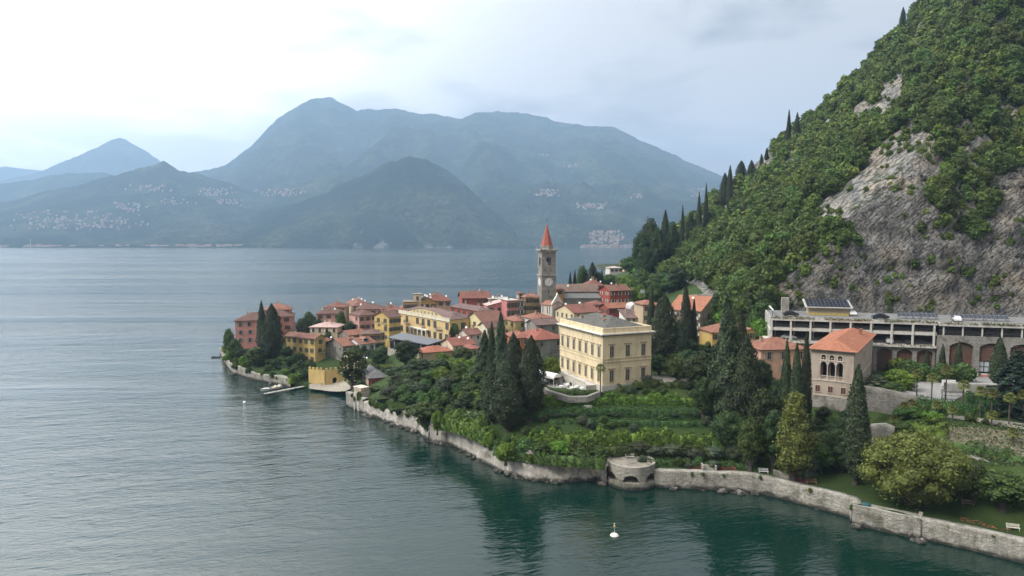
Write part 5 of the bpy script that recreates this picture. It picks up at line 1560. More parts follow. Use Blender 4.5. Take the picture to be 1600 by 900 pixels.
    mb.face([(xa,y0-1,H+2.35),(xb,y0-1,H+2.35),(xb,y1+1,H+4.0),(xa,y1+1,H+4.0)], CONC); mb.face([(xa,y0-1,H+2.15),(xa,y1+1,H+3.8),(xb,y1+1,H+3.8),(xb,y0-1,H+2.15)], CONC)
    mb.face([(xa,y0-1,H+2.15),(xb,y0-1,H+2.15),(xb,y0-1,H+2.35),(xa,y0-1,H+2.35)], CONCL); mb.face([(xa,y0-1,H+2.15),(xa,y0-1,H+2.35),(xa,y1+1,H+4.0),(xa,y1+1,H+3.8)], CONCL)
    rf = mb.build('roof', o)
    n = math.hypot(7, 1.65)
    pm = MB(); pm.face([(0,0,0),(xb-xa-1,0,0),(xb-xa-1,n-.4,0),(0,n-.4,0)], SOLAR)
    sp = pm.build('solar_panel', o, loc=(xa+.5, y0-.8, H+2.47)); sp.rotation_euler = (math.atan2(1.65, 7), 0, 0)
    # ground level solar rows further along
    for x, w_ in ((Ln*.50, 9.5), (Ln*.695, 13.0)):
        pm = MB(); pm.face([(0,0,0),(w_,0,0),(w_,2.0,0),(0,2.0,0)], SOLAR); pm.face([(0,2.0,-.05),(w_,2.0,-.05),(w_,0,-.05),(0,0,-.05)], STEEL)
        sp = pm.build('solar_panel', e, loc=(x, 5.0, H+.75)); sp.rotation_euler = (R(26), 0, 0)
        for i in range(6):
            mb = MB(); mb.box(x+.2+(w_-.5)*i/5, x+.3+(w_-.5)*i/5, 6.6, 6.7, H, H+1.5, STEEL); mb.box(x+.2+(w_-.5)*i/5, x+.3+(w_-.5)*i/5, 5.0, 5.1, H, H+.72, STEEL); mb.box(x+.22+(w_-.5)*i/5, x+.28+(w_-.5)*i/5, 5.1, 6.6, H+.3, H+.36, STEEL); mb.build('panel_stand', e)
    # mesh fence against rock fall and a low concrete curb behind
    mb = MB()
    for i in range(27):
        x = Ln*.33 + i*(Ln*.75)/26; mb.box(x-.04, x+.04, D-1.0, D-.9, H, H+2.6, STEEL)
    for k in range(9): mb.box(Ln*.33, Ln*1.08, D-.96, D-.94, H+.3*k+.1, H+.3*k+.125, STEEL)
    mb.build('fence', e)
    mb = MB(); mb.box(Ln*.06, Ln*.09, 11, 13.5, H, H+4.4, RUBBLE); mb.box(.6, 1.0, 2, 14, H+1.6, H+1.8, CONCL); mb.box(.6,.8,2,2.2,H,H+1.6,STEEL); mb.box(.6,.8,13.6,13.8,H,H+1.6,STEEL); mb.build('shelter', e)
    for x in (Ln*.74,):
        mb = MB(); mb.tube([(x,8,H),(x,8,H+5.5),(x-.9,8,H+5.8)], [.07,.05,.04], STEEL, 6); mb.build('lamp_pole', e)
    return e, ya, Ln, D, H, g, z1, z2, xw
PK = parking()
def pk_world(x, y, z):
    e, ya, Ln, D, H, g = PK[:6]
    return Vector((e.location.x + x*math.cos(ya) - y*math.sin(ya), e.location.y + x*math.sin(ya) + y*math.cos(ya), g + z))
# ------------------------------------------------------------------ cars
def car_parts(paint):
    key = ('car', paint)
    if key in MC: return MC[key]
    pm = plain('car_paint', paint, .22, 0, 0)
    prof = [(-2.0,.35),(-2.05,.75),(-1.85,.98),(-1.45,1.05),(-.95,1.46),(.55,1.48),(1.25,1.02),(1.85,.9),(2.05,.65),(2.02,.33)]
    mb = MB(); n = len(prof); hw = [.80,.84,.84,.84,.66,.66,.84,.83,.80,.78]
    L_ = [(x, -h, z) for (x, z), h in zip(prof, hw)]; R_ = [(x, h, z) for (x, z), h in zip(prof, hw)]
    for i in range(n-1): mb.face([L_[i], L_[i+1], R_[i+1], R_[i]][::-1], pm)
    mb.face([L_[-1], L_[0], R_[0], R_[-1]], BLACK)
    low = [0,1,2,3,6,7,8,9]
    mb.face([L_[i] for i in low], pm); mb.face([R_[i] for i in low][::-1], pm)
    mb.face([L_[3],L_[4],L_[5],L_[6]], pm); mb.face([R_[6],R_[5],R_[4],R_[3]], pm)
    body = mb.mesh('body')
    mb = MB()
    for s, LL in ((-1, L_), (1, R_)):
        q = [Vector(LL[i]) for i in (3,4,5,6)]; c = sum(q, Vector())/4
        q = [c + (p-c)*.84 + Vector((0, s*.012, .0)) for p in q]; mb.face(q if s < 0 else q[::-1], GLASS)
    for i, j in ((3,4),(5,6)):
        q = [Vector(L_[i]), Vector(L_[j]), Vector(R_[j]), Vector(R_[i])]; c = sum(q, Vector())/4
        nn = (q[1]-q[0]).cross(q[2]-q[1]).normalized()*-.015
        mb.face([c + (p-c)*.86 + nn for p in q][::-1], GLASS)
    gl = mb.mesh('windows')
    mb = MB()
    for i in range(12):
        a0, a1 = 2*math.pi*i/12, 2*math.pi*(i+1)/12
        mb.face([(.31*math.cos(a0),-.1,.31*math.sin(a0)),(.31*math.cos(a1),-.1,.31*math.sin(a1)),(.31*math.cos(a1),.1,.31*math.sin(a1)),(.31*math.cos(a0),.1,.31*math.sin(a0))], BLACK)
    for yy in (-.1, .1):
        mb.face([(.31*math.cos(2*math.pi*i/12), yy, .31*math.sin(2*math.pi*i/12)) for i in range(12)], BLACK)
        mb.face([(.17*math.cos(2*math.pi*i/12), yy*1.06, .17*math.sin(2*math.pi*i/12)) for i in range(12)], STEEL)
    wh = mb.mesh('wheel')
    mb = MB(); mb.box(-.06,.02,-.14,.14,-.07,.07, plain('lamp_lens', (.6,.6,.58), .2)); hl = mb.mesh('headlight')
    MC[key] = (body, gl, wh, hl); return MC[key]
def put_car(loc, rz, paint, label, group=None):
    b_, g_, w_, h_ = car_parts(paint)
    e = empty('parked_car', loc, rz, label, 'car', group)
    link('body', b_, e); link('windows', g_, e)
    for x in (-1.25, 1.3):
        for y in (-.78, .78): link('wheel', w_, e, (x, y, .31))
    for y in (-.58, .58): link('headlight', h_, e, (2.03, y, .68))
H_ = PK[4]; ya_ = PK[1]; Ln_ = PK[2]; z1_, z2_ = PK[6], PK[7]
gcar = 'cars in the parking garage'
put_car(pk_world(5.5, 3.2, H_), ya_ + .1, (.015,.017,.02), 'black car parked at the far corner of the open roof deck', gcar)
put_car(pk_world(Ln_*.425, 2.6, H_), ya_ + R(185), (.018,.024,.035), 'dark blue car at the middle of the open roof deck edge', gcar)
put_car(pk_world(Ln_*.70, 2.4, H_), ya_ + R(80), (.55,.55,.55), 'silver car parked before the long row of solar panels', gcar)
put_car(pk_world(Ln_*.338, 9.5, H_), ya_ + R(95), (.6,.6,.58), 'white car parked beside the stair house with the yellow band', gcar)
put_car(pk_world(5.0, 2.6, z2_), ya_, (.62,.62,.6), 'white car inside the lower deck near the garage end wall', gcar)
put_car(pk_world(Ln_*.46, 2.6, z2_), ya_ + R(88), (.58,.58,.57), 'white car inside the lower deck under the dark blue car', gcar)
put_car(pk_world(Ln_*.53, 2.8, z2_), ya_ + R(92), (.03,.03,.032), 'black car inside the lower deck beside the white one', gcar)
put_car(pk_world(Ln_*.335, 2.6, z2_), ya_ + R(90), (.6,.6,.6), 'white car inside the lower deck behind the orange loggia roof', gcar)
put_car(pk_world(Ln_*.24, 2.8, z2_), ya_ + R(90), (.28,.035,.03), 'dark red car inside the lower deck left of the loggia roof', gcar)
put_car(pk_world(Ln_*.645, 2.8, z1_+.36), ya_ + R(90), (.08,.085,.09), 'grey car inside the upper deck near the stone part', gcar)
# ------------------------------------------------------------------ lakeside walls
QUAY = stone('quay_stone', (.36,.335,.285), 1.3, .42, 1.3, 1.2, True, True)
CLIFFST = stone('shore_rock', (.52,.48,.42), .5, .5, 1.3, 1.3, True, True)
def resample(pts, step):
    out = []
    for (x0, y0), (x1, y1) in zip(pts, pts[1:]):
        n = max(1, int(math.hypot(x1-x0, y1-y0)/step))
        for i in range(n): out.append((x0+(x1-x0)*i/n, y0+(y1-y0)*i/n))
    out.append(pts[-1]); return out
def wall_strip(name, i0, i1, label, top, mat, batter=.35, rough=.12, th=1.5, step=.45, cat='wall', topz=None, seed=1.0, cope=False):
    """wall along the shoreline between two traced points; top(x, y) height; slightly leaning, rough face"""
    pts = resample(SHORE[i0:i1+1], step); n = len(pts); V = []; rows = 15
    A = np.array(pts)
    T = np.gradient(A, axis=0); T /= np.linalg.norm(T, axis=1, keepdims=True)
    Nn = np.stack([-T[:, 1], T[:, 0]], 1)          # outward (towards the lake)
    s_in = sdf(A[:, 0]+Nn[:, 0], A[:, 1]+Nn[:, 1]); Nn[s_in > 0] *= -1
    acc = np.concatenate([[0], np.cumsum(np.linalg.norm(np.diff(A, axis=0), axis=1))])
    zt = np.array([top(x, y) for x, y in pts])
    zt = zt + fbm(acc, acc*0, 4.0, 3, seed)*rough*1.2
    for r in range(rows):
        t = r/(rows-1); z = -2.2 + (zt+2.2)*t
        o = (fbm(acc, z*1.0, 2.6, 4, seed) + .6*fbm(acc, z, .9, 3, seed+5, True))*rough + batter*(1-t)
        V.append(np.stack([A[:, 0]+Nn[:, 0]*o, A[:, 1]+Nn[:, 1]*o, z], -1))
    V.append(np.stack([A[:, 0]-Nn[:, 0]*th, A[:, 1]-Nn[:, 1]*th, zt], -1))
    V.append(np.stack([A[:, 0]-Nn[:, 0]*th, A[:, 1]-Nn[:, 1]*th, zt*0-2.0], -1))
    V = np.array(V); nk = len(V)
    i = np.arange(n-1)[None] + np.arange(nk-1)[:, None]*n
    Q = np.stack([i, i+n, i+1+n, i+1], -1).reshape(-1, 4)
    o = link(name, np_mesh(name, V.reshape(-1, 3), Q, [mat], None, False))
    return tag(o, label, cat)
def gtop(extra, inner=1.2):
    return lambda x, y: gz(x, y) + extra
# trace indices: 0 off-frame right .. 33 far tip
wall_strip('quay_wall', 0, 5, 'weathered lakeside wall below the lawn with the cream bench', lambda x, y: 3.45, QUAY, .3, .16)
wall_strip('quay_wall', 6, 12, 'long grey lakeside wall below the lower lawn with red flowers', lambda x, y: 3.55, QUAY, .3, .14, seed=4)
wall_strip('shore_rock_wall', 16, 21, 'pale rough rock face with a shallow arch left of the round bastion', lambda x, y: min(5.2 + .9*math.sin(x*.5), 4.0 + max(0.0, math.hypot(x-BAS.x, y-BAS.y) - 6.0)*.5), CLIFFST, .9, .55, seed=7)
wall_strip('shore_rock_wall', 21, 23, 'pale garden wall with a dark arched niche at the water', lambda x, y: 5.6 + .5*math.sin(x*.4), CLIFFST, .35, .2, seed=9)
wall_strip('shore_rock_wall', 23, 27, 'irregular mossy shore wall under the overhanging shrubs', lambda x, y: 3.6 + .5*math.sin(x*.6), CLIFFST, .6, .3, seed=12)
wall_strip('quay_wall', 27, 28, 'plain pale lakeside wall running left to the boathouse gate', lambda x, y: 4.3, QUAY, .1, .12, seed=15)
wall_strip('quay_wall', 34, 39, 'grey lakeside wall of the headland below the pink villa', lambda x, y: 2.9 + .3*math.sin(x*.3), QUAY, .2, .14, seed=18)
# projecting stone block with a sunken platform
def block():
    p0, p1, p2, p3 = [Vector((*SHORE[i], 0)) for i in (5, 6, 6, 7)]
    a = Vector((*SHORE[4], 0)); b = Vector((*SHORE[6], 0)); c = Vector((*SHORE[7], 0))
    d = (b - a).normalized(); nrm = Vector((-d.y, d.x, 0)); 
    if sdf(np.array([a.x+nrm.x]), np.array([a.y+nrm.y]))[0] < 0: nrm = -nrm
    e = empty('stone_landing', (a.x, a.y, 0), math.atan2(d.y, d.x), 'projecting stone landing block with sunken platform in the lakeside wall', 'landing')
    Ln = (b-a).length; sgn = 1 if (Vector((math.cos(math.atan2(d.y,d.x)+math.pi/2), math.sin(math.atan2(d.y,d.x)+math.pi/2), 0)).dot(nrm) > 0) else -1
    mb = MB(); y0, y1 = sorted((-sgn*.6, sgn*3.0))
    mb.box(-.3, Ln, y0, y1, -2.5, 3.1, QUAY); mb.build('block', e)
    mb = MB(); ya, yb = sorted((-sgn*.5, -sgn*.05)); mb.box(-.28, Ln-.02, ya, yb, 3.1, 3.6, QUAY); mb.box(-.28,.3,min(ya,sgn*3.0),max(yb,sgn*3.0) if sgn>0 else yb,3.1,3.55,QUAY); mb.build('parapet', e)
    return e, Ln, sgn
BLK = block()
# round bastion with three arches
def bastion():
    A = Vector((*SHORE[12], 0)); B = Vector((*SHORE[16], 0)); c = (A+B)/2; 
    away = Vector((c.x, c.y, 0)).normalized(); c = Vector((BAS.x, BAS.y, 0))
    r = 4.9; top = 4.6
    e = empty('round_bastion', (c.x, c.y, 0), math.atan2(-away.y, -away.x), 'round stone bastion with three dark arches standing in the water', 'bastion')
    bs = stone('bastion_stone', (.36,.33,.28), 1.3, .45, 1.25, 1.2, True, True)
    arches = [(-56, 20), (0, 20), (56, 20)]
    mb = MB(); N = 72
    zlow, zsp = 1.35, 1.55
    def az(i): return -math.pi + 2*math.pi*i/N
    def opening(a):
        for ac, hw in arches:
            d = (math.degrees(a) - ac)
            if abs(d) < hw: return 1.35*math.sqrt(max(0, 1-(d/hw)**2))
        return 0
    def pt(a, z, rr=r): return (rr*math.cos(a), rr*math.sin(a), z)
    for i in range(N):
        a0, a1 = az(i), az(i+1)
        h0, h1 = opening(a0), opening(a1)
        mb.face([pt(a0,-2.5,r+.25), pt(a1,-2.5,r+.25), pt(a1,zlow,r+.12), pt(a0,zlow,r+.12)], bs)
        mb.face([pt(a0,zlow,r+.12), pt(a1,zlow,r+.12), pt(a1,zlow,r), pt(a0,zlow,r)], bs)
        if h0 == 0 and h1 == 0 and not opening((a0+a1)/2): mb.face([pt(a0,zlow), pt(a1,zlow), pt(a1,zsp), pt(a0,zsp)], bs)
        mb.face([pt(a0,zsp+h0), pt(a1,zsp+h1), pt(a1,top), pt(a0,top)], bs)
        if h0 or h1:
            mb.face([pt(a0,zsp+h0), pt(a0,zsp+h0,r-.7), pt(a1,zsp+h1,r-.7), pt(a1,zsp+h1)], bs)
        mb.face([pt(a0,top), pt(a1,top), pt(a1,top,r-.55), pt(a0,top,r-.55)], bs)
        mb.face([pt(a0,top,r-.55), pt(a1,top,r-.55), pt(a1,top-.2,r-.55), pt(a0,top-.2,r-.55)], bs)
    mb.build('wall', e)
    mb = MB(); mb.face([pt(az(i), top-.12, r-.5) for i in range(N)], stone('bastion_floor', (.25,.22,.18), .8)); mb.face([pt(az(i), zlow, r) for i in range(N)], bs); mb.build('floor', e)
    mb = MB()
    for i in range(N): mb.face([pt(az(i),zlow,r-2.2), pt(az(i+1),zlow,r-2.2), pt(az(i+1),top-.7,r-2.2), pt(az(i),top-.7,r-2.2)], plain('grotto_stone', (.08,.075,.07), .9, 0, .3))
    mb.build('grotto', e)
    return c, e
BASC, BASE = bastion()
# niche in the garden wall, and the shallow arch in the rock
def niche(px, py, name, label, w, h, z0=.0):
    p = G(px, py, z0)
    i = min(range(len(SHORE)-1), key=lambda k: (Vector(SHORE[k])+Vector(SHORE[k+1])).length*0 + (((Vector(SHORE[k])+Vector(SHORE[k+1]))/2) - p.xy).length)
    d = Vector(SHORE[i+1]) - Vector(SHORE[i]); ang = math.atan2(d.y, d.x) + math.pi
    e = empty(name, (p.x, p.y, z0), ang, label, 'niche')
    mb = MB(); K = 8; r = w/2
    out = [(-r-.3, 0), (-r-.3, h)] + [(-(r+.3)*math.cos(math.pi*k/K), h+(r+.3)*math.sin(math.pi*k/K)) for k in range(1, K)] + [(r+.3, h), (r+.3, 0)]
    inn = [(-r, 0), (-r, h)] + [(-r*math.cos(math.pi*k/K), h+r*math.sin(math.pi*k/K)) for k in range(1, K)] + [(r, h), (r, 0)]
    for k in range(len(out)-1):
        mb.face([(out[k][0],-.9,out[k][1]),(out[k+1][0],-.9,out[k+1][1]),(inn[k+1][0],-.9,inn[k+1][1]),(inn[k][0],-.9,inn[k][1])], QUAY)
        mb.face([(out[k][0],.5,out[k][1]),(out[k+1][0],.5,out[k+1][1]),(out[k+1][0],-.9,out[k+1][1]),(out[k][0],-.9,out[k][1])], QUAY)
        mb.face([(inn[k][0],-.9,inn[k][1]),(inn[k+1][0],-.9,inn[k+1][1]),(inn[k+1][0],-.3,inn[k+1][1]),(inn[k][0],-.3,inn[k][1])], QUAY)
    mb.build('surround', e)
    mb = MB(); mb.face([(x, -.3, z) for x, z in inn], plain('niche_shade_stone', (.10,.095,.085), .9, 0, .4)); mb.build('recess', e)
niche(757, 712, 'wall_niche', 'dark arched niche low in the pale garden wall at the water', 1.6, 2.0, .1)
niche(912, 748, 'rock_arch', 'shallow blind arch in the pale rock beside the bastion', 2.4, 1.2, .2)

# boathouse: white arched water gate and the red building with slate roof behind it
def water_gate():
    p = G(561, 640, 0); d = Vector(SHORE[28]) - Vector(SHORE[29]); ang = math.atan2(d.y, d.x)
    e = empty('water_gate', (p.x, p.y, 0), R(-44), 'white arched water gate at the end of the lakeside wall', 'gate')
    w, h = 3.6, 6.4; m = plaster((.58,.50,.42)); K = 10; r = 1.15; hs = 3.9
    mb = MB()
    mb.box(-w/2, -r, -.4, 2.2, -1.5, h, m); mb.box(r, w/2, -.4, 2.2, -1.5, h, m)
    for k in range(K):
        t0, t1 = math.pi*k/K, math.pi*(k+1)/K
        q = [(r*math.cos(t0), hs+r*math.sin(t0)), (r*math.cos(t1), hs+r*math.sin(t1))]
        mb.face([(q[0][0],-.4,q[0][1]),(q[0][0],-.4,h),(q[1][0],-.4,h),(q[1][0],-.4,q[1][1])], m)
        mb.face([(q[0][0],-.4,q[0][1]),(q[1][0],-.4,q[1][1]),(q[1][0],2.2,q[1][1]),(q[0][0],2.2,q[0][1])], m)
    mb.face([(-r,-.4,h),(r,-.4,h),(r,2.2,h),(-r,2.2,h)], m)
    mb.box(-w/2-.2, w/2+.2, -.6, 2.3, h+.003, h+.35, m); mb.box(-w/2-.1, w/2+.1, -.52, 2.25, hs+1.75, hs+2.0, plaster((.44,.3,.22)))
    mb.build('arch', e)
    mb = MB(); mb.box(-r, r, 1.2, 1.3, -1.5, hs+r, GLASS); mb.build('gate_leaf', e)
    for s in (-1, 1):
        mb = MB(); mb.box(s*1.0-.16, s*1.0+.16, -1.0, -.68, -1.5, 2.6, WHITE); mb.build('post', e)
water_gate()
house('boathouse', 'red boathouse with grey slate hipped roof half hidden by trees at the shore', 557, 576, 608, 591, 208, 22, (.36,.075,.05), tiles((.135,.13,.13)), 'hip', 24, winR=(2,1), shut=None, hmin=4, ov=.45, cat='boathouse')
bh = bpy.context.scene.objects['boathouse']; _, a_, b_, H_ = HOUSES['boathouse576'][:4]
mb = MB(); mb.box(-.05, -.01, -.02, b_, -3, H_, plaster((.46,.36,.28))); mb.build('side_wall', bh)

# crenellated yellow wall with an arched passage by the beach
def cren_wall():
    pts = [G(483, 598, 1.0), G(508, 601, .9), G(538, 598, 1.0)]
    zt = 5.7
    ym = plaster((.58,.42,.17))
    e = empty('crenellated_wall', (pts[1].x, pts[1].y, 0), 0, 'yellow battlemented wall with a dark arched passage behind the small beach', 'wall')
    for k, (a, b) in enumerate(((pts[0], pts[1]), (pts[1], pts[2]))):
        d = (b-a); ln = math.hypot(d.x, d.y); ang = math.atan2(d.y, d.x)
        o_ = a - pts[1]; mb = MB()
        if k == 0: mb.box(0, ln, -.25, .25, -1, zt, ym)
        else:
            xa, xb = ln*.38, ln*.62; r = (xb-xa)/2; hs = 2.4; xm = (xa+xb)/2
            mb.box(.26, xa, -.25, .25, -1, zt, ym); mb.box(xb, ln, -.25, .25, -1, zt, ym)
            for q in range(8):
                t0, t1 = math.pi*q/8, math.pi*(q+1)/8
                p0, p1 = (xm+r*math.cos(t0), hs+r*math.sin(t0)), (xm+r*math.cos(t1), hs+r*math.sin(t1))
                for yy in (-.25, .25): mb.face([(p0[0],yy,p0[1]),(p0[0],yy,zt),(p1[0],yy,zt),(p1[0],yy,p1[1])], ym)
                mb.face([(p0[0],-.25,p0[1]),(p1[0],-.25,p1[1]),(p1[0],.25,p1[1]),(p0[0],.25,p0[1])], ym)
            mb.face([(xa,-.25,zt),(xb,-.25,zt),(xb,.25,zt),(xa,.25,zt)], ym)
        n = int(ln/1.5)
        for i in range(n):
            x = .5 + i*1.5
            if x < ln-.5: mb.box(x-.36, x+.36, -.25, .25, zt+.003, zt+.75, ym)
        ob = mb.build('wall_panel', e, loc=(o_.x, o_.y, 0)); ob.rotation_euler = (0, 0, ang)
        if k == 1:
            mb = MB(); mb.box(xa, xb, 1.2, 1.3, -1, hs+r+.5, GLASS); pp = mb.build('passage', e, loc=(o_.x, o_.y, 0)); pp.rotation_euler = (0, 0, ang)
cren_wall()
SAND = plain('beach_gravel', (.26,.23,.18), .95, 0, .3)
GRAVEL = plain('path_gravel', (.22,.20,.165), .95, 0, .25)
PAVE = plain('drive_paving', (.24,.23,.215), .95, 0, .2)
def drape(name, poly_px, mat, lift=.06, zs=None, step=1.0, kind='structure'):
    """a sheet that follows the ground inside a traced outline"""
    w_ = [hit(x, y).xy if zs is None else G(x, y, zs).xy for x, y in poly_px]
    xs = [p.x for p in w_]; ys = [p.y for p in w_]
    X, Y = np.meshgrid(np.arange(min(xs), max(xs)+step, step), np.arange(min(ys), max(ys)+step, step))
    Z = ground(X, Y) + lift + .06
    pl = [(p.x, p.y) for p in w_]
    ins = np.array([[inpoly(X[i, j], Y[i, j], pl) for j in range(X.shape[1])] for i in range(X.shape[0])])
    V = np.stack([X, Y, Z], -1).reshape(-1, 3); nx = X.shape[1]; ny = X.shape[0]
    i = np.arange(nx-1)[None] + np.arange(ny-1)[:, None]*nx
    Q = np.stack([i, i+1, i+1+nx, i+nx], -1).reshape(-1, 4); kf = ins.ravel(); Q = Q[kf[Q].all(1)]
    if not len(Q): return None
    o = link(name, np_mesh(name, V, Q, [mat], None, True)); return tag(o, kind=kind)
drape('driveway', [(1395,622),(1432,596),(1480,590),(1560,590),(1660,592),(1660,606),(1560,608),(1520,612),(1490,630),(1478,640),(1420,632)], PAVE, step=.3)
drape('drive_wall_path', [(1438,648),(1530,656),(1600,664),(1660,668),(1660,676),(1600,674),(1530,662),(1438,653)], GRAVEL, .1, step=.25)
drape('villa_forecourt', [(1018,588),(1075,590),(1076,598),(1018,602)], GRAVEL, .1, step=.25)
drape('garden_path', [(655,612),(680,622),(745,645),(770,655),(768,660),(740,650),(676,628),(650,616)], GRAVEL, .12, step=.25)
DRYB = plain('dry_bed', (.13,.105,.07), .95, 0, .3)
drape('dry_bed', [(1455,672),(1520,668),(1600,676),(1680,690),(1680,735),(1600,728),(1500,705),(1455,698)], DRYB, .08, step=.3)

# retaining walls inside the garden: path px tops -> things
def garden_wall(name, label, pts, hgt, mat, th=.7, step=1.0):
    p3 = [P(x, y, Y) for x, y, Y in pts]
    pp = []; 
    for a, b in zip(p3, p3[1:]):
        n = max(1, int((b-a).length/step)); pp += [a.lerp(b, i/n) for i in range(n)]
    pp.append(p3[-1]); A = np.array([p[:] for p in pp]); n = len(A)
    T = np.gradient(A[:, :2], axis=0); T /= np.linalg.norm(T, axis=1, keepdims=True); N = np.stack([T[:, 1], -T[:, 0]], 1)
    acc = np.concatenate([[0], np.cumsum(np.linalg.norm(np.diff(A[:, :2], axis=0), axis=1))]); rows = []
    for t in np.linspace(0, 1, 6):
        z = A[:, 2] - hgt*(1-t); o = fbm(acc, z, 1.8, 3, 3.3)*.1
        rows.append(np.stack([A[:, 0]+N[:, 0]*o, A[:, 1]+N[:, 1]*o, z], -1))
    rows.append(np.stack([A[:, 0]-N[:, 0]*th, A[:, 1]-N[:, 1]*th, A[:, 2]], -1)); rows.append(np.stack([A[:, 0]-N[:, 0]*th, A[:, 1]-N[:, 1]*th, A[:, 2]-hgt], -1))
    V = np.array(rows); i = np.arange(n-1)[None] + np.arange(len(V)-1)[:, None]*n
    Q = np.stack([i, i+1, i+1+n, i+n], -1).reshape(-1, 4)
    return tag(link(name, np_mesh(name, V.reshape(-1, 3), Q, [mat])), label, 'wall')
garden_wall('retaining_wall', 'long grey stone retaining wall behind the big magnolia on the right', [(1445,698,127),(1480,703,124),(1530,716,121),(1600,738,118),(1690,764,115)], 5.5, RUBBLE)
garden_wall('retaining_wall', 'pale stone retaining wall between the loggia house and the drive palms', [(1350,603,142),(1380,607,142),(1430,618,142),(1445,624,143)], 5.2, RUBBLE)
garden_wall('retaining_wall', 'lower stone wall with steps in front of the loggia house', [(1358,664,134),(1385,662,134),(1398,668,133)], 4.5, RUBBLE)
garden_wall('retaining_wall', 'old terraced stone wall on the lower hill behind the apartment block', [(1062,463,258),(1100,459,258),(1140,461,255),(1192,472,250)], 5, RUBBLE)
garden_wall('retaining_wall', 'short stone terrace wall under the old hill wall', [(1118,478,246),(1160,483,243),(1195,486,240)], 5, RUBBLE)
garden_wall('villa_terrace_wall', 'pale terrace wall holding the white tables below the cream villa', [(838,598,161),(856,610,157),(890,620,153),(920,619,153),(938,612,156)], 1.4, RUBBLE)
garden_wall('lawn_wall', 'low rough wall at the left of the magnolia lawn', [(1208,734,131),(1222,738,130),(1238,745,129)], 1.6, RUBBLE)
garden_wall('drive_wall', 'low grey parapet wall above the white gate on the drive', [(1478,598,152),(1520,599,152),(1590,601,152)], 2.2, CONC)
# ------------------------------------------------------------------ garden trees
def B(key, m, seed, **kw): return proto_broad(key, m, seed, **kw)
DARKT = [B('dark%d' % i, L_DARK, 200+i, w=8, h=8.5, nl=15, nleaf=6000, ls=.24, stem=1.6, lr_=(.28,.46), spread=.7) for i in range(4)]
MIDT = [B('mid%d' % i, L_MID, 210+i, w=7, h=6.5, nl=14, nleaf=5000, ls=.22, stem=1.2, lr_=(.28,.46), spread=.7) for i in range(4)]
LIMET = [B('lime%d' % i, L_LIME, 220+i, w=5, h=3.6, nl=12, nleaf=3600, ls=.19, stem=.3, lr_=(.28,.46), spread=.7) for i in range(3)]
OLIV = [B('olive%d' % i, L_OLIVE, 230+i, w=5, h=4.2, nl=9, nleaf=2600, ls=.2, stem=.9) for i in range(3)]
BUSH = [B('bush%d' % i, L_MID, 240+i, w=4, h=2.8, nl=7, nleaf=1800, ls=.22, stem=.1, flat=.85) for i in range(3)]
MAGN = B('magnolia', L_MAG, 250, w=17, h=11.5, nl=90, nleaf=38000, ls=.23, stem=.5, topbias=.35, lr_=(.14, .25), spread=.86, flat=.8)
MAGT = B('magnolia_tall', L_MAG, 251, w=8, h=17, nl=46, nleaf=22000, ls=.22, stem=-.6, cone=.55, flat=.95, lr_=(.26, .42), spread=.72)
MAGB = B('magnolia_flower', leaf('flowering_leaves', (.075,.098,.03), .5), 252, w=8, h=11, nl=16, nleaf=5200, ls=.36, stem=1.2, cone=.35)

cyl = 'dark columnar cypresses in the gardens'
def cyp(px, top, Y, w, label, kind=None, cat='cypress'):
    p = (kind or CYP)[int(px*3) % len(kind or CYP)]
    return tree_px(p, 'cypress', px, top, Y, w, label, cat, cyl)
cyp(408,470,252,17,'slimmer left one of the two dark cypresses before the pink villa')
cyp(425,474,247,30,'broader right one of the two dark cypresses before the pink villa', CYPW)
cyp(783,488,168,34,'tallest dark conifer of the central clump, spire showing above the roofs', CONIF, 'conifer')
cyp(768,503,176,16,'slender spire behind the tallest conifer of the central clump')
cyp(757,516,180,34,'young dark spruce at the left edge of the central clump', CONIF, 'conifer')
cyp(803,520,160,38,'dark conifer between the two front cypresses of the central clump', CYPW)
cyp(793,556,150,50,'broad front cypress of the central clump reaching down to the shore wall', CYPW)
cyp(829,524,152,42,'front cypress of the central clump nearest to the white tables', CYPW)
cyp(770,566,154,34,'low dark cypress leaning against the broad front cypress', CYPW)
cyp(1018,446,196,15,'slender cypress touching the right corner of the cream villa')
cyp(1037,459,190,42,'broad dark conifer just right of the cream villa', CYPW)
cyp(1073,445,206,22,'thin cypress in front of the apartment block, taller of two')
cyp(1084,468,207,13,'thin cypress in front of the apartment block, shorter of two')
cyp(1060,500,200,30,'dark conifer filling the gap before the apartment block', CYPW)
cyp(1136,462,151,62,'large ragged conifer, tallest in the right hand garden', CONIF, 'conifer')
cyp(1165,524,147,46,'dense dark conifer leaning against the large ragged conifer', CYPW)
cyp(1159,482,172,24,'narrow dark conifer half hidden behind the large ragged conifer')
cyp(1231,530,141,21,'left one of three cypresses beside the loggia house')
cyp(1247,536,138,25,'middle one of three cypresses beside the loggia house')
cyp(1262,519,143,19,'right one of three cypresses beside the loggia house')
cyp(1343,570,hit(1343,757).y,40,'tall clipped cypress in front of the loggia house corner', CYP)
cyp(1449,546,168,10,'smallest cypress before the brown garage arches')
cyp(1474,537,167,11,'cypress at the stone pier between the garage arches')
cyp(1499,533,166,13,'cypress in the middle of the first stone arch')
cyp(1564,527,158,28,'large cypress right of the white garage sign')
cyp(891,425,318,10,'small cypress behind the nave, left one of two')
cyp(898,422,320,10,'small cypress behind the nave, right one of two')
cyp(925,409,345,18,'pointed dark cypress on the lakeward edge beside bushy trees', CYPW)
cyp(940,421,352,9,'short cypress at the lakeward edge right of the pointed one')

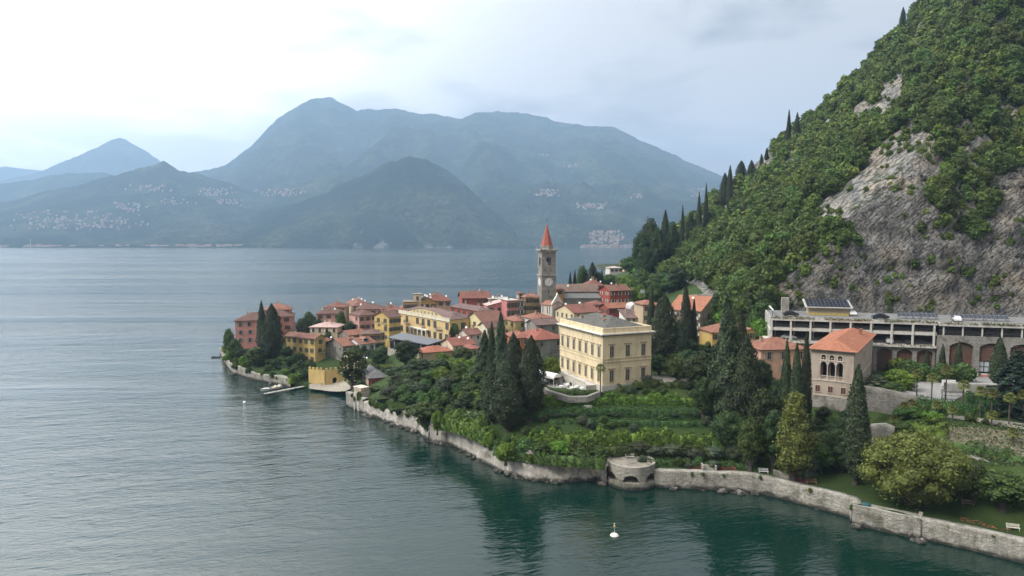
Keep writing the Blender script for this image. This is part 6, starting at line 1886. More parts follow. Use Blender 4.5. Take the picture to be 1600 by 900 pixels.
tg = 'garden trees'
def T(kind, px, top, Y, w, label, cat='tree', name='garden_tree'):
    return tree_px(kind[int(px*7+top) % len(kind)] if isinstance(kind, list) else kind, name, px, top, Y, w, label, cat, tg)
# headland around the pink villa
T(MIDT,357,512,268,22,'round bush overhanging the water at the left tip of the headland')
T(MIDT,366,528,255,26,'bright leafy tree below the left corner of the pink villa')
T(LIMET,360,543,256,16,'lime green shrub low on the left tip of the headland','shrub')
T(MAGB,402,541,244,36,'brownish green tree on the wall below the two dark cypresses')
T(LIMET,380,556,246,16,'lime green shrub on the headland wall','shrub')
T(DARKT,424,560,243,26,'dark tree at the foot of the broader headland cypress')
T(DARKT,385,545,256,30,'dark tree directly in front of the pink villa terrace')
T(MIDT,448,542,252,24,'green tree between the headland cypress and the yellow house')
T(OLIV,443,571,240,22,'grey shrub on the terrace below the yellow house')
T(MIDT,463,575,236,14,'small conical shrub on the corner of the ivy covered wall','shrub')
T(LIMET,455,515,264,26,'light green tree behind the yellow house')
T(OLIV,470,496,276,24,'greyish tree between pink villa and pale pavilion')
T(MIDT,482,486,292,30,'green tree at the lakeward edge left of the rose houses')
T(DARKT,497,497,284,20,'dark tree under the rose house')
T(MIDT,533,484,272,22,'bright green tree between pavilion and pink corner house')
T(DARKT,545,501,268,26,'dark tree beside the wall of the pink corner house')
T(MIDT,513,514,262,16,'small tree before the pale roofed pavilion')
T(MIDT,485,561,238,18,'dark rounded tree before the yellow house terrace')
T(DARKT,470,562,238,16,'small palm like dark tree before the yellow house')
# by the beach and boathouse
fm_ = T(MAGB,550,541,214,46,'flowering magnolia with cream blossoms beside the beach','magnolia')
rg = np.random.default_rng(5); n = 90; a = rg.uniform(0, 6.28, n); zz = rg.uniform(2.5, 11, n); rr_ = 4.0*np.sqrt(np.clip(1-((zz-6.2)/6)**2, .05, 1))*rg.uniform(.75, 1.0, n)
C = np.stack([rr_*np.cos(a), rr_*np.sin(a), zz], 1); V, Fq = leaf_quads(C, np.stack([np.cos(a), np.sin(a), .5+0*a], 1), rg.uniform(.16,.3,n), rg)
link('blossoms', np_mesh('blossoms', V, Fq, [plain('blossom', (.42,.36,.22), .8, 0, .15)]), fm_)
T(BUSH,586,603,199,26,'green tree hiding the corner of the red boathouse')
T(DARKT,592,543,222,30,'ivy dark tree by the restaurant side wall')
T(DARKT,634,530,212,44,'tall dark tree in front of the restaurant pavilion')
T(DARKT,622,572,202,52,'dark spreading tree right of the red boathouse')
T(DARKT,655,560,198,54,'large dark tree in the middle of the lower garden')
T(DARKT,648,592,186,44,'dark tree above the mossy shore wall')
T(DARKT,690,560,192,44,'dark round tree below the long orange roof')
T(LIMET,722,559,190,40,'bright green spreading tree below the tan cottage')
T(LIMET,726,574,184,34,'bright green rounded tree under the spreading one')
T(MIDT,748,566,186,34,'mid green tree against the central conifers')
T(MIDT,700,578,186,34,'green bushy tree between dark tree and bright trees')
T(OLIV,692,587,176,38,'silvery olive tree above the gravel path','olive tree')
T(MIDT,738,598,172,40,'dark green shrubby tree beside the lime hedge')
T(MIDT,612,600,194,38,'green tree over the plain pale lakeside wall')
T(MIDT,598,618,188,36,'drooping shrub on top of the plain pale wall','shrub')
T(MIDT,660,628,168,62,'big rounded shrub hanging over the mossy shore wall','shrub')
T(BUSH,618,640,178,22,'brownish shrub growing from the shore wall foot','shrub')
T(LIMET,683,640,162,20,'young bright tree beside the stone pillar on the shore')
# behind and beside villa
T(LIMET,812,548,168,26,'bright vine bush between the two front cypresses')
T(LIMET,862,556,176,34,'bright green pergola vine behind the white canopy','vine')
T(DARKT,818,560,172,30,'dark shrub between conifers and pergola')
T(MIDT,1030,553,176,34,'green tree at the right corner of the cream villa')
T(MIDT,1052,552,172,40,'olive green tree before the apartment block garden')
T(DARKT,1075,545,176,44,'dark tree below the apartment block stilts')
T(MAGB,1060,556,166,36,'yellowish green tree in the garden right of the villa')
T(DARKT,1092,552,160,56,'large dark tree left of the ragged conifer')
T(DARKT,1100,590,150,44,'dark tree overhanging the villa garden end')
T(MIDT,1180,482,205,40,'bright round tree below the old hill walls')
T(LIMET,1187,497,196,40,'light green tree left of the garage end')
T(MIDT,1150,500,212,30,'green tree behind the yellow wood house')
T(LIMET,1192,526,176,30,'lime green tree above the peach house roof')
T(DARKT,1190,560,160,40,'dark tree in front of the peach house')
T(DARKT,1218,590,146,44,'dark magnolia like tree below the peach house')
T(DARKT,1195,605,140,60,'large dark tree right of the dense conifer')
T(DARKT,1210,640,134,44,'dark tree behind the tall yellow magnolia')
T(MIDT,1175,650,134,50,'mid green tree at the right end of the terraces')
T(DARKT,1140,640,140,60,'dark tree base under the large ragged conifer')
T(MAGT,1243,611,hit(1246,750).y,72,'tall pointed yellow green magnolia on the lawn edge','magnolia')
T(MAGN,1430,671,hit(1430,786).y,166,'huge spreading yellow green magnolia on the lawn','magnolia','large_magnolia')
T(DARKT,1292,672,135,50,'dark tree mass at the foot of the loggia house')
T(DARKT,1318,690,132,46,'dark tree left of the tall clipped cypress')
T(MIDT,1285,690,132,40,'mid green tree beside the tall pointed magnolia')
T(OLIV,1262,712,hit(1262,752).y,40,'grey green shrub beside the brown bench','shrub')
T(BUSH,1318,660,141,26,'narrow dark bush against the loggia house base')
T(MIDT,1525,722,hit(1525,785).y,60,'green tree right of the huge magnolia')
T(MIDT,1570,735,hit(1570,797).y,95,'broad green tree at the right end of the lawn')
T(BUSH,1500,728,120,50,'low shrubs behind the huge magnolia','shrub')
T(MIDT,1625,745,hit(1620,812).y,80,'broad green tree cut by the right picture edge')
T(LIMET,1408,577,156,56,'wide lime green shrub beside the feather palm','shrub')
T(MIDT,1395,596,150,50,'dark clipped shrub under the lime green one','shrub')
T(BUSH,1420,560,168,40,'dark clipped shrub before the brown arches','shrub')
T(BUSH,1478,566,164,44,'clipped hedge shrub before the stone piers','shrub')
T(BUSH,1506,566,163,40,'clipped hedge shrub before the first stone arch','shrub')
T(BUSH,1440,567,166,36,'clipped hedge shrub right of the brown arches','shrub')
T(MIDT,910,413,350,26,'bushy tree behind the pale flat roofed house')
T(MIDT,952,428,372,34,'light green tree below the white lake house')
T(DARKT,935,424,348,24,'dark bushy tree right of the pointed cypress')
# dark pines at the shore end of the hill
for k, (px, top, Y, w) in enumerate([(1000,362,352,30),(1015,338,356,40),(1028,352,346,30),(1008,385,344,34),(1052,345,352,26),(1080,330,356,22)]):
    T(DARKT, px, top, Y, w, ['dark pine lowest at the shore end of the hill','tallest dark pine crown at the shore end of the hill','dark pine beside the tall foot cypress','dark lower pine over the shore road','dark pine right of the tall foot cypress','dark pine on the crest above the foot cypress'][k], 'pine', 'pine_tree')
for k, (px, top, Y, w) in enumerate([(985,428,330,36),(1005,420,322,40),(1030,425,312,44),(1000,442,300,34),(1055,435,300,40),(1022,440,296,30),(970,432,340,26)]):
    T(MIDT if k % 3 else LIMET, px, top, Y, w, 'leafy green tree on the slope right of the tall red house')
# extra greenery in the village and on the upper bank, found as trees between buildings
T(DARKT,560,560,228,26,'dark hedge tree before the white dormer house')
T(DARKT,590,560,230,34,'ivy mass hanging on the restaurant bank')
T(MIDT,712,505,234,14,'small dark tree against the hotel end wall')
T(DARKT,706,510,230,12,'tree with a round top growing by the hotel end wall')

# rocks at the waterline and plants hanging over the walls
def along(i0, i1, u):
    pts = resample(SHORE[i0:i1+1], .5); k = int(u*(len(pts)-2)); a = Vector(pts[k]); b = Vector(pts[k+1]); d = (b-a).normalized(); n = Vector((-d.y, d.x))
    if sdf(np.array([a.x+n.x]), np.array([a.y+n.y]))[0] > 0: n = -n
    return a, n
rk = random.Random(23)
def rock_mesh(seed):
    q = np.random.default_rng(seed); v, f = ico(3); nz = np.array([mnoise.fractal(Vector(p)*1.3 + Vector((seed*3.1, 0, 0)), 1, 2, 4) for p in v])
    v = v*(1 + .45*nz[:, None])*np.array([1.25, .9, .62]); return tri2quad_mesh('rock', [(v, f, 0)], [CLIFFST])
RK = [rock_mesh(s) for s in range(5)]
for i0, i1, n in ((16,21,20),(21,23,8),(23,27,18),(4,12,12),(34,38,10)):
    for _ in range(n):
        a, nn = along(i0, i1, rk.random()); s = rk.uniform(.35, 1.0); p = a + nn*rk.uniform(.7, 1.3)
        o = link('shore_rock', RK[rk.randrange(5)], None, (p.x, p.y, rk.uniform(-.3, .12)*s), rk.uniform(0, 6.28), (s, s, s))
        tag(o, 'wet rock lying at the waterline under the lakeside walls', 'rock', 'rocks along the waterline')
for i0, i1, n, zt in ((16,21,22,4.4),(21,23,7,4.8),(23,27,16,3.4),(27,28,5,3.7),(34,38,12,2.6),(6,11,7,3.1),(0,5,6,3.0)):
    for _ in range(n):
        a, nn = along(i0, i1, rk.random()); w_ = rk.uniform(.9, 2.4) if i0 > 12 else rk.uniform(.5, 1.0); p = a + nn*rk.uniform(-.2, .3)
        put_tree(BUSH[rk.randrange(3)] if rk.random() < .7 else LIMET[0], 'hanging_shrub', (p.x, p.y, zt - rk.uniform(.3, 1.5)*min(1, w_*.7)), w_, w_*rk.uniform(.9, 1.3), 'small shrub hanging over the edge of the lakeside wall', 'shrub', 'shrubs hanging over the walls')
# undergrowth and shrubs, one by one, wherever the photograph shows unbroken greenery
r9 = random.Random(19)
SCRUB = [([(1268,662),(1335,662),(1342,735),(1270,725)], 16, 24, 40, [DARKT, DARKT, MIDT], 'dark leafy shrub at the foot of the loggia house'),
  ([(848,655),(1105,655),(1110,682),(840,682)], 12, 14, 22, [OLIV, BUSH, MIDT], 'low shrub filling the middle garden terrace'),
  ([(790,640),(850,610),(850,690),(790,700)], 14, 18, 30, [MIDT, BUSH, DARKT], 'shrub at the foot of the central conifers'),
  ([(1000,722),(1190,726),(1190,738),(1000,736)], 9, 12, 20, [BUSH, OLIV, MIDT], 'low shrub along the lower lawn'),
  ([(960,600),(1090,600),(1100,626),(960,628)], 10, 14, 22, [MIDT, BUSH, OLIV], 'shrub on the bank below the villa'),
  ([(1440,640),(1600,655),(1600,668),(1440,655)], 10, 12, 20, [BUSH, MIDT], 'small shrub under the drive palms'),
  ([(614,596),(650,585),(700,600),(760,590),(775,640),(700,640),(640,650),(606,640),(600,615)], 44, 20, 36, [DARKT, MIDT, MIDT, OLIV, BUSH], 'leafy garden shrub between the boathouse and the central conifers'),
  ([(560,630),(640,650),(690,660),(760,690),(780,712),(740,700),(690,682),(620,655),(565,640)], 22, 18, 34, [BUSH, MIDT, LIMET], 'leafy shrub along the top of the mossy shore wall'),
  ([(1110,600),(1195,590),(1225,640),(1262,690),(1335,705),(1335,740),(1230,725),(1150,700),(1110,660)], 60, 26, 48, [DARKT, DARKT, MIDT, BUSH, OLIV], 'dark leafy shrub in the wooded bank below the peach house'),
  ([(1010,540),(1120,540),(1120,590),(1060,590),(1015,580)], 20, 22, 40, [DARKT, MIDT, MIDT], 'leafy shrub in the garden right of the cream villa'),
  ([(356,550),(420,560),(480,570),(478,596),(430,590),(395,584),(362,570)], 26, 14, 24, [DARKT, MIDT, BUSH, LIMET], 'leafy shrub on the headland terraces below the pink villa'),
  ([(560,545),(610,560),(600,590),(560,590)], 14, 14, 26, [DARKT, MIDT], 'leafy shrub on the bank behind the red boathouse'),
  ([(1100,480),(1200,490),(1195,530),(1110,530)], 16, 24, 40, [MIDT, LIMET, DARKT], 'leafy tree between the apartment block and the garage'),
  ([(985,430),(1060,440),(1060,462),(990,462)], 18, 22, 38, [MIDT, LIMET, DARKT], 'leafy tree above the tall red house on the hill foot'),
  ([(680,568),(760,570),(775,602),(690,602)], 12, 24, 38, [DARKT, MIDT, LIMET], 'leafy shrub below the village cottages'),
  ([(1380,560),(1430,580),(1420,615),(1385,610)], 8, 20, 34, [MIDT, LIMET], 'leafy shrub on the slope beside the feather palm'),
  ([(1345,690),(1400,672),(1440,690),(1400,720),(1350,740)], 10, 20, 34, [MIDT, DARKT], 'leafy shrub behind the huge spreading magnolia'),
  ([(1390,650),(1460,655),(1470,672),(1400,672)], 12, 16, 28, [MIDT, LIMET, BUSH], 'low green shrub on the bank above the stone steps')]
for poly, n, w0, w1, kinds, lab in SCRUB:
    done = []; xs = [p[0] for p in poly]; ys = [p[1] for p in poly]; tries = 0
    while len(done) < n and tries < 900:
        tries += 1
        px, py = r9.uniform(min(xs), max(xs)), r9.uniform(min(ys), max(ys))
        if not inpoly(px, py, poly) or any(math.hypot(px-a, (py-b)*2.2) < (w0+w1)*.27 for a, b in done): continue
        p = hit(px, py)
        if sdf(np.array([p.x]), np.array([p.y]))[0] < 1.2: continue
        done.append((px, py)); dep = proj(p)[2]; w_ = r9.uniform(w0, w1)*dep/F; kk = r9.choice(kinds)[r9.randrange(3)]
        put_tree(kk, 'garden_shrub', (p.x, p.y, p.z-.3), w_, w_*r9.uniform(.6, .95)*(1.15 if kk in DARKT else 1), lab, 'shrub', 'shrubs in the gardens')

# cedar with drooping tiers at the right edge
def cedar(px, top, Y, wpx, label):
    key = 'cedar'
    if key not in PROTO:
        rg = np.random.default_rng(8); parts = []; h = 16.0; w = 11.0
        for k in range(15):
            z = 2.2 + 13.2*(k/14)**.92; rmax = w/2*(1 - (k/15)**1.25) + .25
            nb = 7
            for j in range(nb):
                a = j*2*math.pi/nb + k*1.1 + rg.uniform(-.25, .25); L = rmax*rg.uniform(.7, 1.05); n = int(70*L/2+14)
                t = rg.uniform(.12, 1, n)**.7; wd = .42*L*(1-t*.55)
                s = rg.normal(size=n)*wd*.5
                x = np.cos(a)*L*t - np.sin(a)*s; y = np.sin(a)*L*t + np.cos(a)*s; zz = z + .35*t*L*.3 - .16*L*t**2*1.6 + rg.normal(size=n)*.12 - np.abs(s)*.3
                C = np.stack([x, y, zz], 1); N = np.stack([np.cos(a)*.3 + 0*t, np.sin(a)*.3 + 0*t, 1 + 0*t], 1) + rg.normal(size=(n, 3))*.45
                v, f = leaf_quads(C, N, rg.uniform(.22, .45, n), rg, .5); parts.append((v, f, 0))
        cm = tri2quad_mesh('crown_cedar', parts, [L_CEDAR])
        tm = MB(); tm.tube([(0,0,-.8),(0,0,3),(0,0,15.4)], [.45,.36,.06], BARK, 8)
        PROTO[key] = (cm, tm.mesh('trunk_cedar'), w, h)
    return tree_px(PROTO[key], 'cedar_tree', px, top, Y, wpx, label, 'cedar', tg)
cedar(1592,545,138,92,'blue green cedar with drooping tiers at the right edge of the drive')
cedar(1640,560,134,90,'second cedar with drooping tiers at the edge of the drive')

# ------------------------------------------------------------------ palms
def palm_proto(key, m, hstem, nfr, L, droop, fan, seed, stemr=.13):
    if key in PROTO: return PROTO[key]
    rg = np.random.default_rng(seed); V = []; Fq = []; o = 0
    def addq(q):
        nonlocal o
        V.extend(q); Fq.append([o, o+1, o+2, o+3]); o += 4
    for i in range(nfr):
        a = i*2.399; t = (i+.5)/nfr
        el = R(78 - 115*t**1.1) + rg.uniform(-.12, .12)
        d = Vector((math.cos(a)*math.cos(el), math.sin(a)*math.cos(el), math.sin(el))); side = Vector((-math.sin(a), math.cos(a), 0))
        base = Vector((0,0,hstem))
        if fan:
            c = base + d*L*.5; up = d.cross(side)
            for k in range(11):
                t_ = (k-5)/5*1.25; dd = (d*math.cos(t_) + side*math.sin(t_)); tip = c + dd*L*.62 + Vector((0,0,-.16*L*(1+abs(t_))))
                p = dd.cross(up).normalized()*.055
                mid = c + dd*L*.34
                addq([tuple(c), tuple(mid + p), tuple(tip), tuple(mid - p)])
            p = side*.03; addq([tuple(base-p), tuple(base+p), tuple(c+p), tuple(c-p)])
        else:
            n = 22; prev = base
            for k in range(n):
                s = (k+1)/n
                q = base + d*L*s + Vector((0,0,-droop*L*s*s))
                ln = L*.24*math.sin(math.pi*min(1, s*.9+.08))**.7
                for sg in (-1, 1):
                    tip = q + side*sg*ln + d*ln*.5 + Vector((0,0,-ln*.5)); w_ = d*.09
                    addq([tuple(prev), tuple(prev*.5+q*.5+side*sg*ln*.4+w_), tuple(tip), tuple(q)])
                prev = q
    cm = np_mesh('crown_' + key, np.array(V), np.array(Fq), [m])
    tm = MB(); tm.tube([(0,0,-.6),(0,0,0),(.05,.02,hstem*.5),(0,0,hstem)], [stemr*1.5,stemr*1.2,stemr,stemr*1.25], plain('palm_trunk', (.075,.06,.045), .95, 0, .3), 8)
    PROTO[key] = (cm, tm.mesh('trunk_' + key), 1, 1); return PROTO[key]
def palm(px, top, basey, spread, label, Y=None, key=None):
    p = hit(px, basey) if Y is None else Vector((P(px, basey, Y).x, Y, gz(P(px, basey, Y).x, Y)))
    t = P(px, top, p.y); h = max(1.5, t.z - p.z)
    k = 'fan_%.0f_%.0f' % (round(h), spread)
    pr = palm_proto(k, L_PALM, max(.6, round(h) - .7), 30, spread, .3, True, 7)
    e = empty('fan_palm', p, random.uniform(0, 6), label, 'palm', 'fan palms on the garden terrace')
    link('crown', pr[0], e); link('trunk', pr[1], e)
for px, top, by, sp, lab in [
    (1432,581,622,1.5,'fan palm nearest the lime green shrub on the drive corner'),
    (1455,588,630,1.5,'fan palm second from the drive corner, before the paved drive'),
    (1477,576,624,1.5,'tallest fan palm rising before the paved drive and white gate'),
    (1504,597,642,1.5,'fan palm before the dark hedge right of the white gate'),
    (1463,630,652,1.3,'low fan palm left on the bank under the drive'),
    (1488,635,660,1.3,'low fan palm right on the bank under the drive'),
    (1531,604,654,1.5,'slim fan palm, left of the close pair before the dark hedge'),
    (1549,606,655,1.5,'slim fan palm, right of the close pair before the dark hedge'),
    (1549,642,668,1.3,'short fan palm beside the lower path'),
    (1576,614,664,1.6,'fan palm in front of the cedar'),
    (1582,668,696,1.5,'short fan palm alone on the dry flower bed'),
    (1598,612,660,1.5,'fan palm half cut by the picture edge'),
    (1424,628,650,1.5,'bushy fan palm of the clump above the stone steps'),
    (1412,632,652,1.4,'small fan palm left in the clump above the stone steps'),
    (1397,648,668,1.3,'lowest fan palm beside the stone steps'),
    (1436,634,652,1.4,'yellowed fan palm right in the clump above the stone steps')]:
    palm(px, top, by, sp*.85, lab)
p_ = P(1368, 600, 152)
pr_ = palm_proto('feather', leaf('feather_palm_leaves', (.10,.115,.06), .4), 3.0, 54, 3.4, .42, False, 9, .38)
e = empty('feather_palm', (p_.x, p_.y, gz(p_.x, p_.y)), 0, 'large grey green feather palm beside the loggia house', 'palm'); link('crown', pr_[0], e); link('trunk', pr_[1], e)
p_ = P(938, 612, 158); pr_ = palm_proto('villa_palm', L_PALM, 7.2, 30, 1.3, .3, True, 12)
e = empty('fan_palm', (p_.x, p_.y, gz(p_.x, p_.y)), 0, 'single slim palm against the front corner of the cream villa', 'palm'); link('crown', pr_[0], e); link('trunk', pr_[1], e)

# ------------------------------------------------------------------ hedges and planted terraces
def hedge(name, label, pts, hgt, wid, m, dens=38, ls=.22, rag=.18, cat='hedge', trunk=False, group=None, rows=1, seed=1):
    """pts: pixel, pixel, height of the ground there -> leafy band along the ground"""
    p3 = [hit(x, y) for x, y in pts]
    seg = [(b-a).length for a, b in zip(p3, p3[1:])]; tot = sum(seg); rg = np.random.default_rng(seed)
    n = int(tot*dens*(hgt*2+wid)/2)
    s = rg.uniform(0, tot, n); cum = np.concatenate([[0], np.cumsum(seg)])
    k = np.clip(np.searchsorted(cum, s) - 1, 0, len(seg)-1); f = ((s - cum[k])/np.array(seg)[k])[:, None]
    A = np.array([p[:] for p in p3]); C = A[k]*(1-f) + A[k+1]*f
    T = A[k+1]-A[k]; T[:, 2] = 0; T /= np.linalg.norm(T, axis=1, keepdims=True); N2 = np.stack([T[:, 1], -T[:, 0], np.zeros(n)], 1)
    hloc = hgt*(1 + rag*(np.sin(s*1.3+seed) + np.sin(s*.53+2*seed) + .7*np.sin(s*3.1)))
    u = rg.uniform(-1, 1, n); side = rg.random(n) < .62
    ang = np.where(side, rg.choice([-1, 1], n), u)
    zz = np.where(side, rg.uniform(0, 1, n), 1.0)*hloc*rg.uniform(.88, 1.1, n)
    wl = wid/2*(1 + rag*1.5*np.sin(s*2.1 + zz*2)) * np.where(zz > hloc*.8, .82, 1)
    C = C + N2*(ang*wl)[:, None]; C[:, 2] = ground(C[:, 0], C[:, 1])*.5 + C[:, 2]*.5 + zz
    Nn = N2*ang[:, None]*.8 + np.stack([np.zeros(n), np.zeros(n), np.where(side, .35, 1.0)], 1) + rg.normal(size=(n, 3))*.5
    V, Fq = leaf_quads(C, Nn, ls*rg.uniform(.6, 1.3, n), rg)
    # leafy heart of the hedge
    B = A.copy(); parts = [(V, Fq, 0)]
    for i in range(len(A)-1 if hgt > .6 else 0):
        t = (A[i+1]-A[i]); L = np.linalg.norm(t); m_ = max(1, int(L/1.5)); tt = t/L; nn = np.array([tt[1], -tt[0], 0])
        for j in range(m_):
            q0 = A[i] + t*j/m_; q1 = A[i] + t*(j+1)/m_
            w2 = wid*.36; h2 = hgt*.8
            v = np.array([q0-nn*w2, q1-nn*w2, q1+nn*w2, q0+nn*w2, q0-nn*w2*.8, q1-nn*w2*.8, q1+nn*w2*.8, q0+nn*w2*.8]); v[:4, 2] -= .6; v[4:, 2] += h2
            parts.append((v, np.array([[4,5,6,7],[0,1,5,4],[1,2,6,5],[2,3,7,6],[3,0,4,7]]), 0))
    o = link(name, tri2quad_mesh(name, parts, [m])); return tag(o, label, cat, group)
L_VINE = leaf('vine_leaves', (.11,.175,.025), .5)
L_CLIP = leaf('clipped_hedge_leaves', (.055,.10,.026), .4)
hedge('hedge', 'bright leafy shrub band on the lowest terrace above the rocks', [(800,700),(860,696),(940,694),(1020,694),(1075,697),(1110,703)], 2.3, 2.0, L_VINE, 34, .28, .25, seed=2)
hedge('hedge', 'dark shrub band at the foot of the bright lowest terrace band', [(800,712),(860,712),(930,710),(1000,708),(1080,712),(1190,722)], 1.5, 1.8, L_MID, 34, .26, .3, seed=3)
hedge('hedge', 'bright leafy band continuing to the right end of the lowest terrace', [(1112,702),(1160,706),(1200,714)], 2.2, 2.2, L_VINE, 30, .28, .3, seed=4)
hedge('hedge', 'clipped dark hedge along the second terrace', [(852,652),(910,650),(985,650),(1090,652)], 1.7, 1.6, L_CLIP, 44, .16, .05, seed=5)
hedge('hedge', 'bright vine band on the third terrace below the villa', [(850,634),(905,634),(960,631),(1030,631),(1095,634)], 1.7, 1.5, L_VINE, 34, .26, .22, seed=6)
hedge('hedge', 'clipped hedge directly under the white tables', [(838,616),(880,622),(930,622),(962,620)], 1.4, 1.3, L_CLIP, 44, .16, .08, seed=7)
hedge('hedge', 'loose shrubs on the bank below the right front of the villa', [(965,612),(1000,606),(1040,605),(1085,606)], 1.2, 2.2, L_MID, 32, .22, .3, seed=8)
hedge('hedge', 'clipped hedge beside the villa base', [(946,600),(975,592),(1010,588)], 1.2, 1.2, L_CLIP, 44, .16, .1, seed=9)
hedge('hedge', 'dark hedge bank along the third terrace edge', [(858,664),(930,664),(1010,663),(1100,665)], .9, 1.5, L_CLIP, 40, .16, .08, seed=10)
hedge('hedge', 'lime yellow hedge by the gravel path left of the central conifers', [(715,622),(735,628),(758,634)], 2.0, 2.6, L_LIME, 34, .28, .2, seed=11)
hedge('hedge', 'overhanging bright ivy shrubs above the niche in the shore wall', [(692,668),(715,672),(745,684),(768,694)], 2.8, 2.6, L_VINE, 34, .28, .25, seed=12)
hedge('hedge', 'dark hedge beside the gravel path above the shore', [(700,648),(730,656),(762,666)], 1.6, 1.8, L_MID, 36, .24, .2, seed=13)
hedge('hedge', 'mixed shrubs overhanging the pale rock left of the bastion', [(775,706),(800,716),(850,722),(900,726),(945,730)], 1.7, 2.2, L_MID, 36, .24, .35, seed=14)
hedge('hedge', 'long curved clipped hedge under the drive palms', [(1400,632),(1440,636),(1490,642),(1540,650)], 1.8, 1.8, L_CLIP, 44, .16, .06, seed=15)
hedge('hedge', 'tall dark clipped hedge right of the white gate', [(1508,632),(1540,640),(1585,648)], 2.6, 2.4, L_CLIP, 44, .18, .06, seed=16)
hedge('hedge', 'green shrubs at the top edge of the stone retaining wall', [(1452,694),(1490,700),(1540,712),(1600,724)], 1.2, 1.6, L_MID, 34, .24, .4, seed=17)
hedge('hedge', 'light green shrub bank above the retaining wall on the left', [(1425,672),(1450,676),(1475,684)], 1.6, 3.0, L_VINE, 30, .26, .3, seed=18)
hedge('hedge', 'ivy hanging on the headland wall by the jetty', [(452,598),(466,594),(480,588)], 1.8, 2.0, L_VINE, 40, .24, .2, seed=19)
hedge('hedge', 'dark hedge on the terrace below the yellow house', [(440,582),(462,580),(480,578)], 1.4, 1.4, L_CLIP, 44, .18, .1, seed=20)
hedge('hedge', 'red flowers along the coping of the lower lawn wall', [(1075,732),(1110,733),(1150,736)], .45, .7, L_RED, 60, .12, .3, cat='flowers', seed=21)
hedge('hedge', 'rusty flowers on the coping before the brown bench', [(1225,748),(1245,752),(1268,757)], .4, .7, L_RED, 50, .12, .4, cat='flowers', seed=22)
hedge('hedge', 'rusty flowers on the coping by the cream bench', [(1500,812),(1540,822),(1580,832)], .35, .6, L_RED, 40, .12, .5, cat='flowers', seed=23)
hedge('hedge', 'shrubs behind the lawn at the foot of the retaining wall', [(1490,768),(1530,774),(1580,782),(1640,792)], 1.8, 2.4, L_MID, 30, .28, .3, seed=24)
hedge('hedge', 'bright ground shrubs above the lower lawn', [(1015,726),(1080,727),(1150,730),(1195,738)], .8, 1.8, L_CLIP, 34, .2, .25, seed=25)
for i, px in enumerate([868,893,926,958,1030,1054,1080,1102]):
    T(OLIV, px, 652 + (i*5 % 7), 151.5, 26, 'grey green rounded shrub in the row on the middle terrace', 'shrub', 'terrace_shrub')
for i, px in enumerate([1000,1024,1052,1086,1118,1150,1180]):
    T(OLIV, px, 690 + (i*7 % 11), 140.5 - i*.45, 34, 'small grey green olive tree in the row above the lower lawn', 'olive tree', 'olive_tree')
for i, (px, top, Y, w) in enumerate([(790,690,140,40),(820,684,141,36),(846,690,140,34),(875,688,140,40),(905,694,139.5,34),(935,696,139,34)]):
    T([LIMET, BUSH, MIDT][i % 3] if isinstance([LIMET, BUSH, MIDT][i % 3], list) else BUSH, px, top, Y, w, 'leafy shrub hanging over the pale rocks at the terrace foot', 'shrub', 'terrace_shrub')
T(BUSH, 985, 622, 158, 16, 'egg shaped clipped shrub standing in the third terrace band', 'shrub', 'topiary')
# sparse tufts on the dry bed and lawn edge
rg = np.random.default_rng(31); C = []
for _ in range(4200):
    px, py = rg.uniform(1450, 1680), rg.uniform(664, 730)
    h_ = hit(px, py); C.append((h_.x + rg.normal()*.1, h_.y + rg.normal()*.1, h_.z + rg.uniform(.05, .4)))
C = np.array(C); V, Fq = leaf_quads(C, rg.normal(size=C.shape) + np.array([0, -.3, .5]), rg.uniform(.12, .3, len(C)), rg)
tag(link('bed_plants', np_mesh('bed_plants', V, Fq, [leaf('bed_leaves', (.09,.115,.045), .7)])), 'low tufts of plants scattered over the dry flower bed', 'plants', kind='stuff')
# ------------------------------------------------------------------ small things
def bench(p, rz, c, label):
    m = plain('bench_wood', c, .75, 0, .15); e = empty('garden_bench', p, rz, label, 'bench', 'benches in the lakeside garden')
    mb = MB()
    for i in range(4): mb.box(-.95,.95,-.25+i*.13,-.15+i*.13,.42,.46,m)
    mb.build('seat', e)
    mb = MB()
    for i in range(3): mb.box(-.95,.95,.30+i*.02,.33+i*.02,.56+i*.15,.66+i*.15,m)
    mb.build('backrest', e)
    for x in (-.8, .8):
        mb = MB(); mb.box(x-.04,x+.04,-.25,-.19,0,.42,m); mb.box(x-.04,x+.04,.28,.34,0,1.0,m); mb.box(x-.04,x+.04,-.25,.34,.36,.42,m); mb.build('leg', e)
for px, py, rz, c, lab in [(1268,757,R(-12),(.22,.14,.08),'brown wooden bench facing the lake below the tall magnolia'),
        (1512,795,R(-18),(.20,.15,.10),'brown bench in the shade right of the huge magnolia'),
        (1583,829,R(-20),(.62,.58,.48),'cream bench on the open lawn near the wall'),
        (1193,741,R(-8),(.66,.66,.64),'white bench at the end of the lower lawn'),
        (919,641,R(0),(.62,.62,.6),'white bench before the third terrace hedge')]:
    bench(hit(px, py), rz, c, lab)
bench(Vector((BASC.x, BASC.y+1.6, 4.31)), R(0), (.42,.40,.36), 'grey stone bench on the round bastion')
# steps and pedestal on the lower lawn
def steps(px, py, label):
    p = hit(px, py); e = empty('garden_steps', p, R(-4), label, 'steps')
    mb = MB()
    for i in range(6): mb.box(-1.1,1.1,i*.32,(i+1)*.32+.02,-.5,.1+i*.17,QUAY)
    mb.build('flight', e)
    for s in (-1,1):
        mb = MB(); mb.box(s*1.25-.15,s*1.25+.15,-.1,2.1,-.5,1.25,QUAY); mb.build('cheek_wall', e)
steps(1109, 738, 'short stone stair rising from the lower lawn wall')
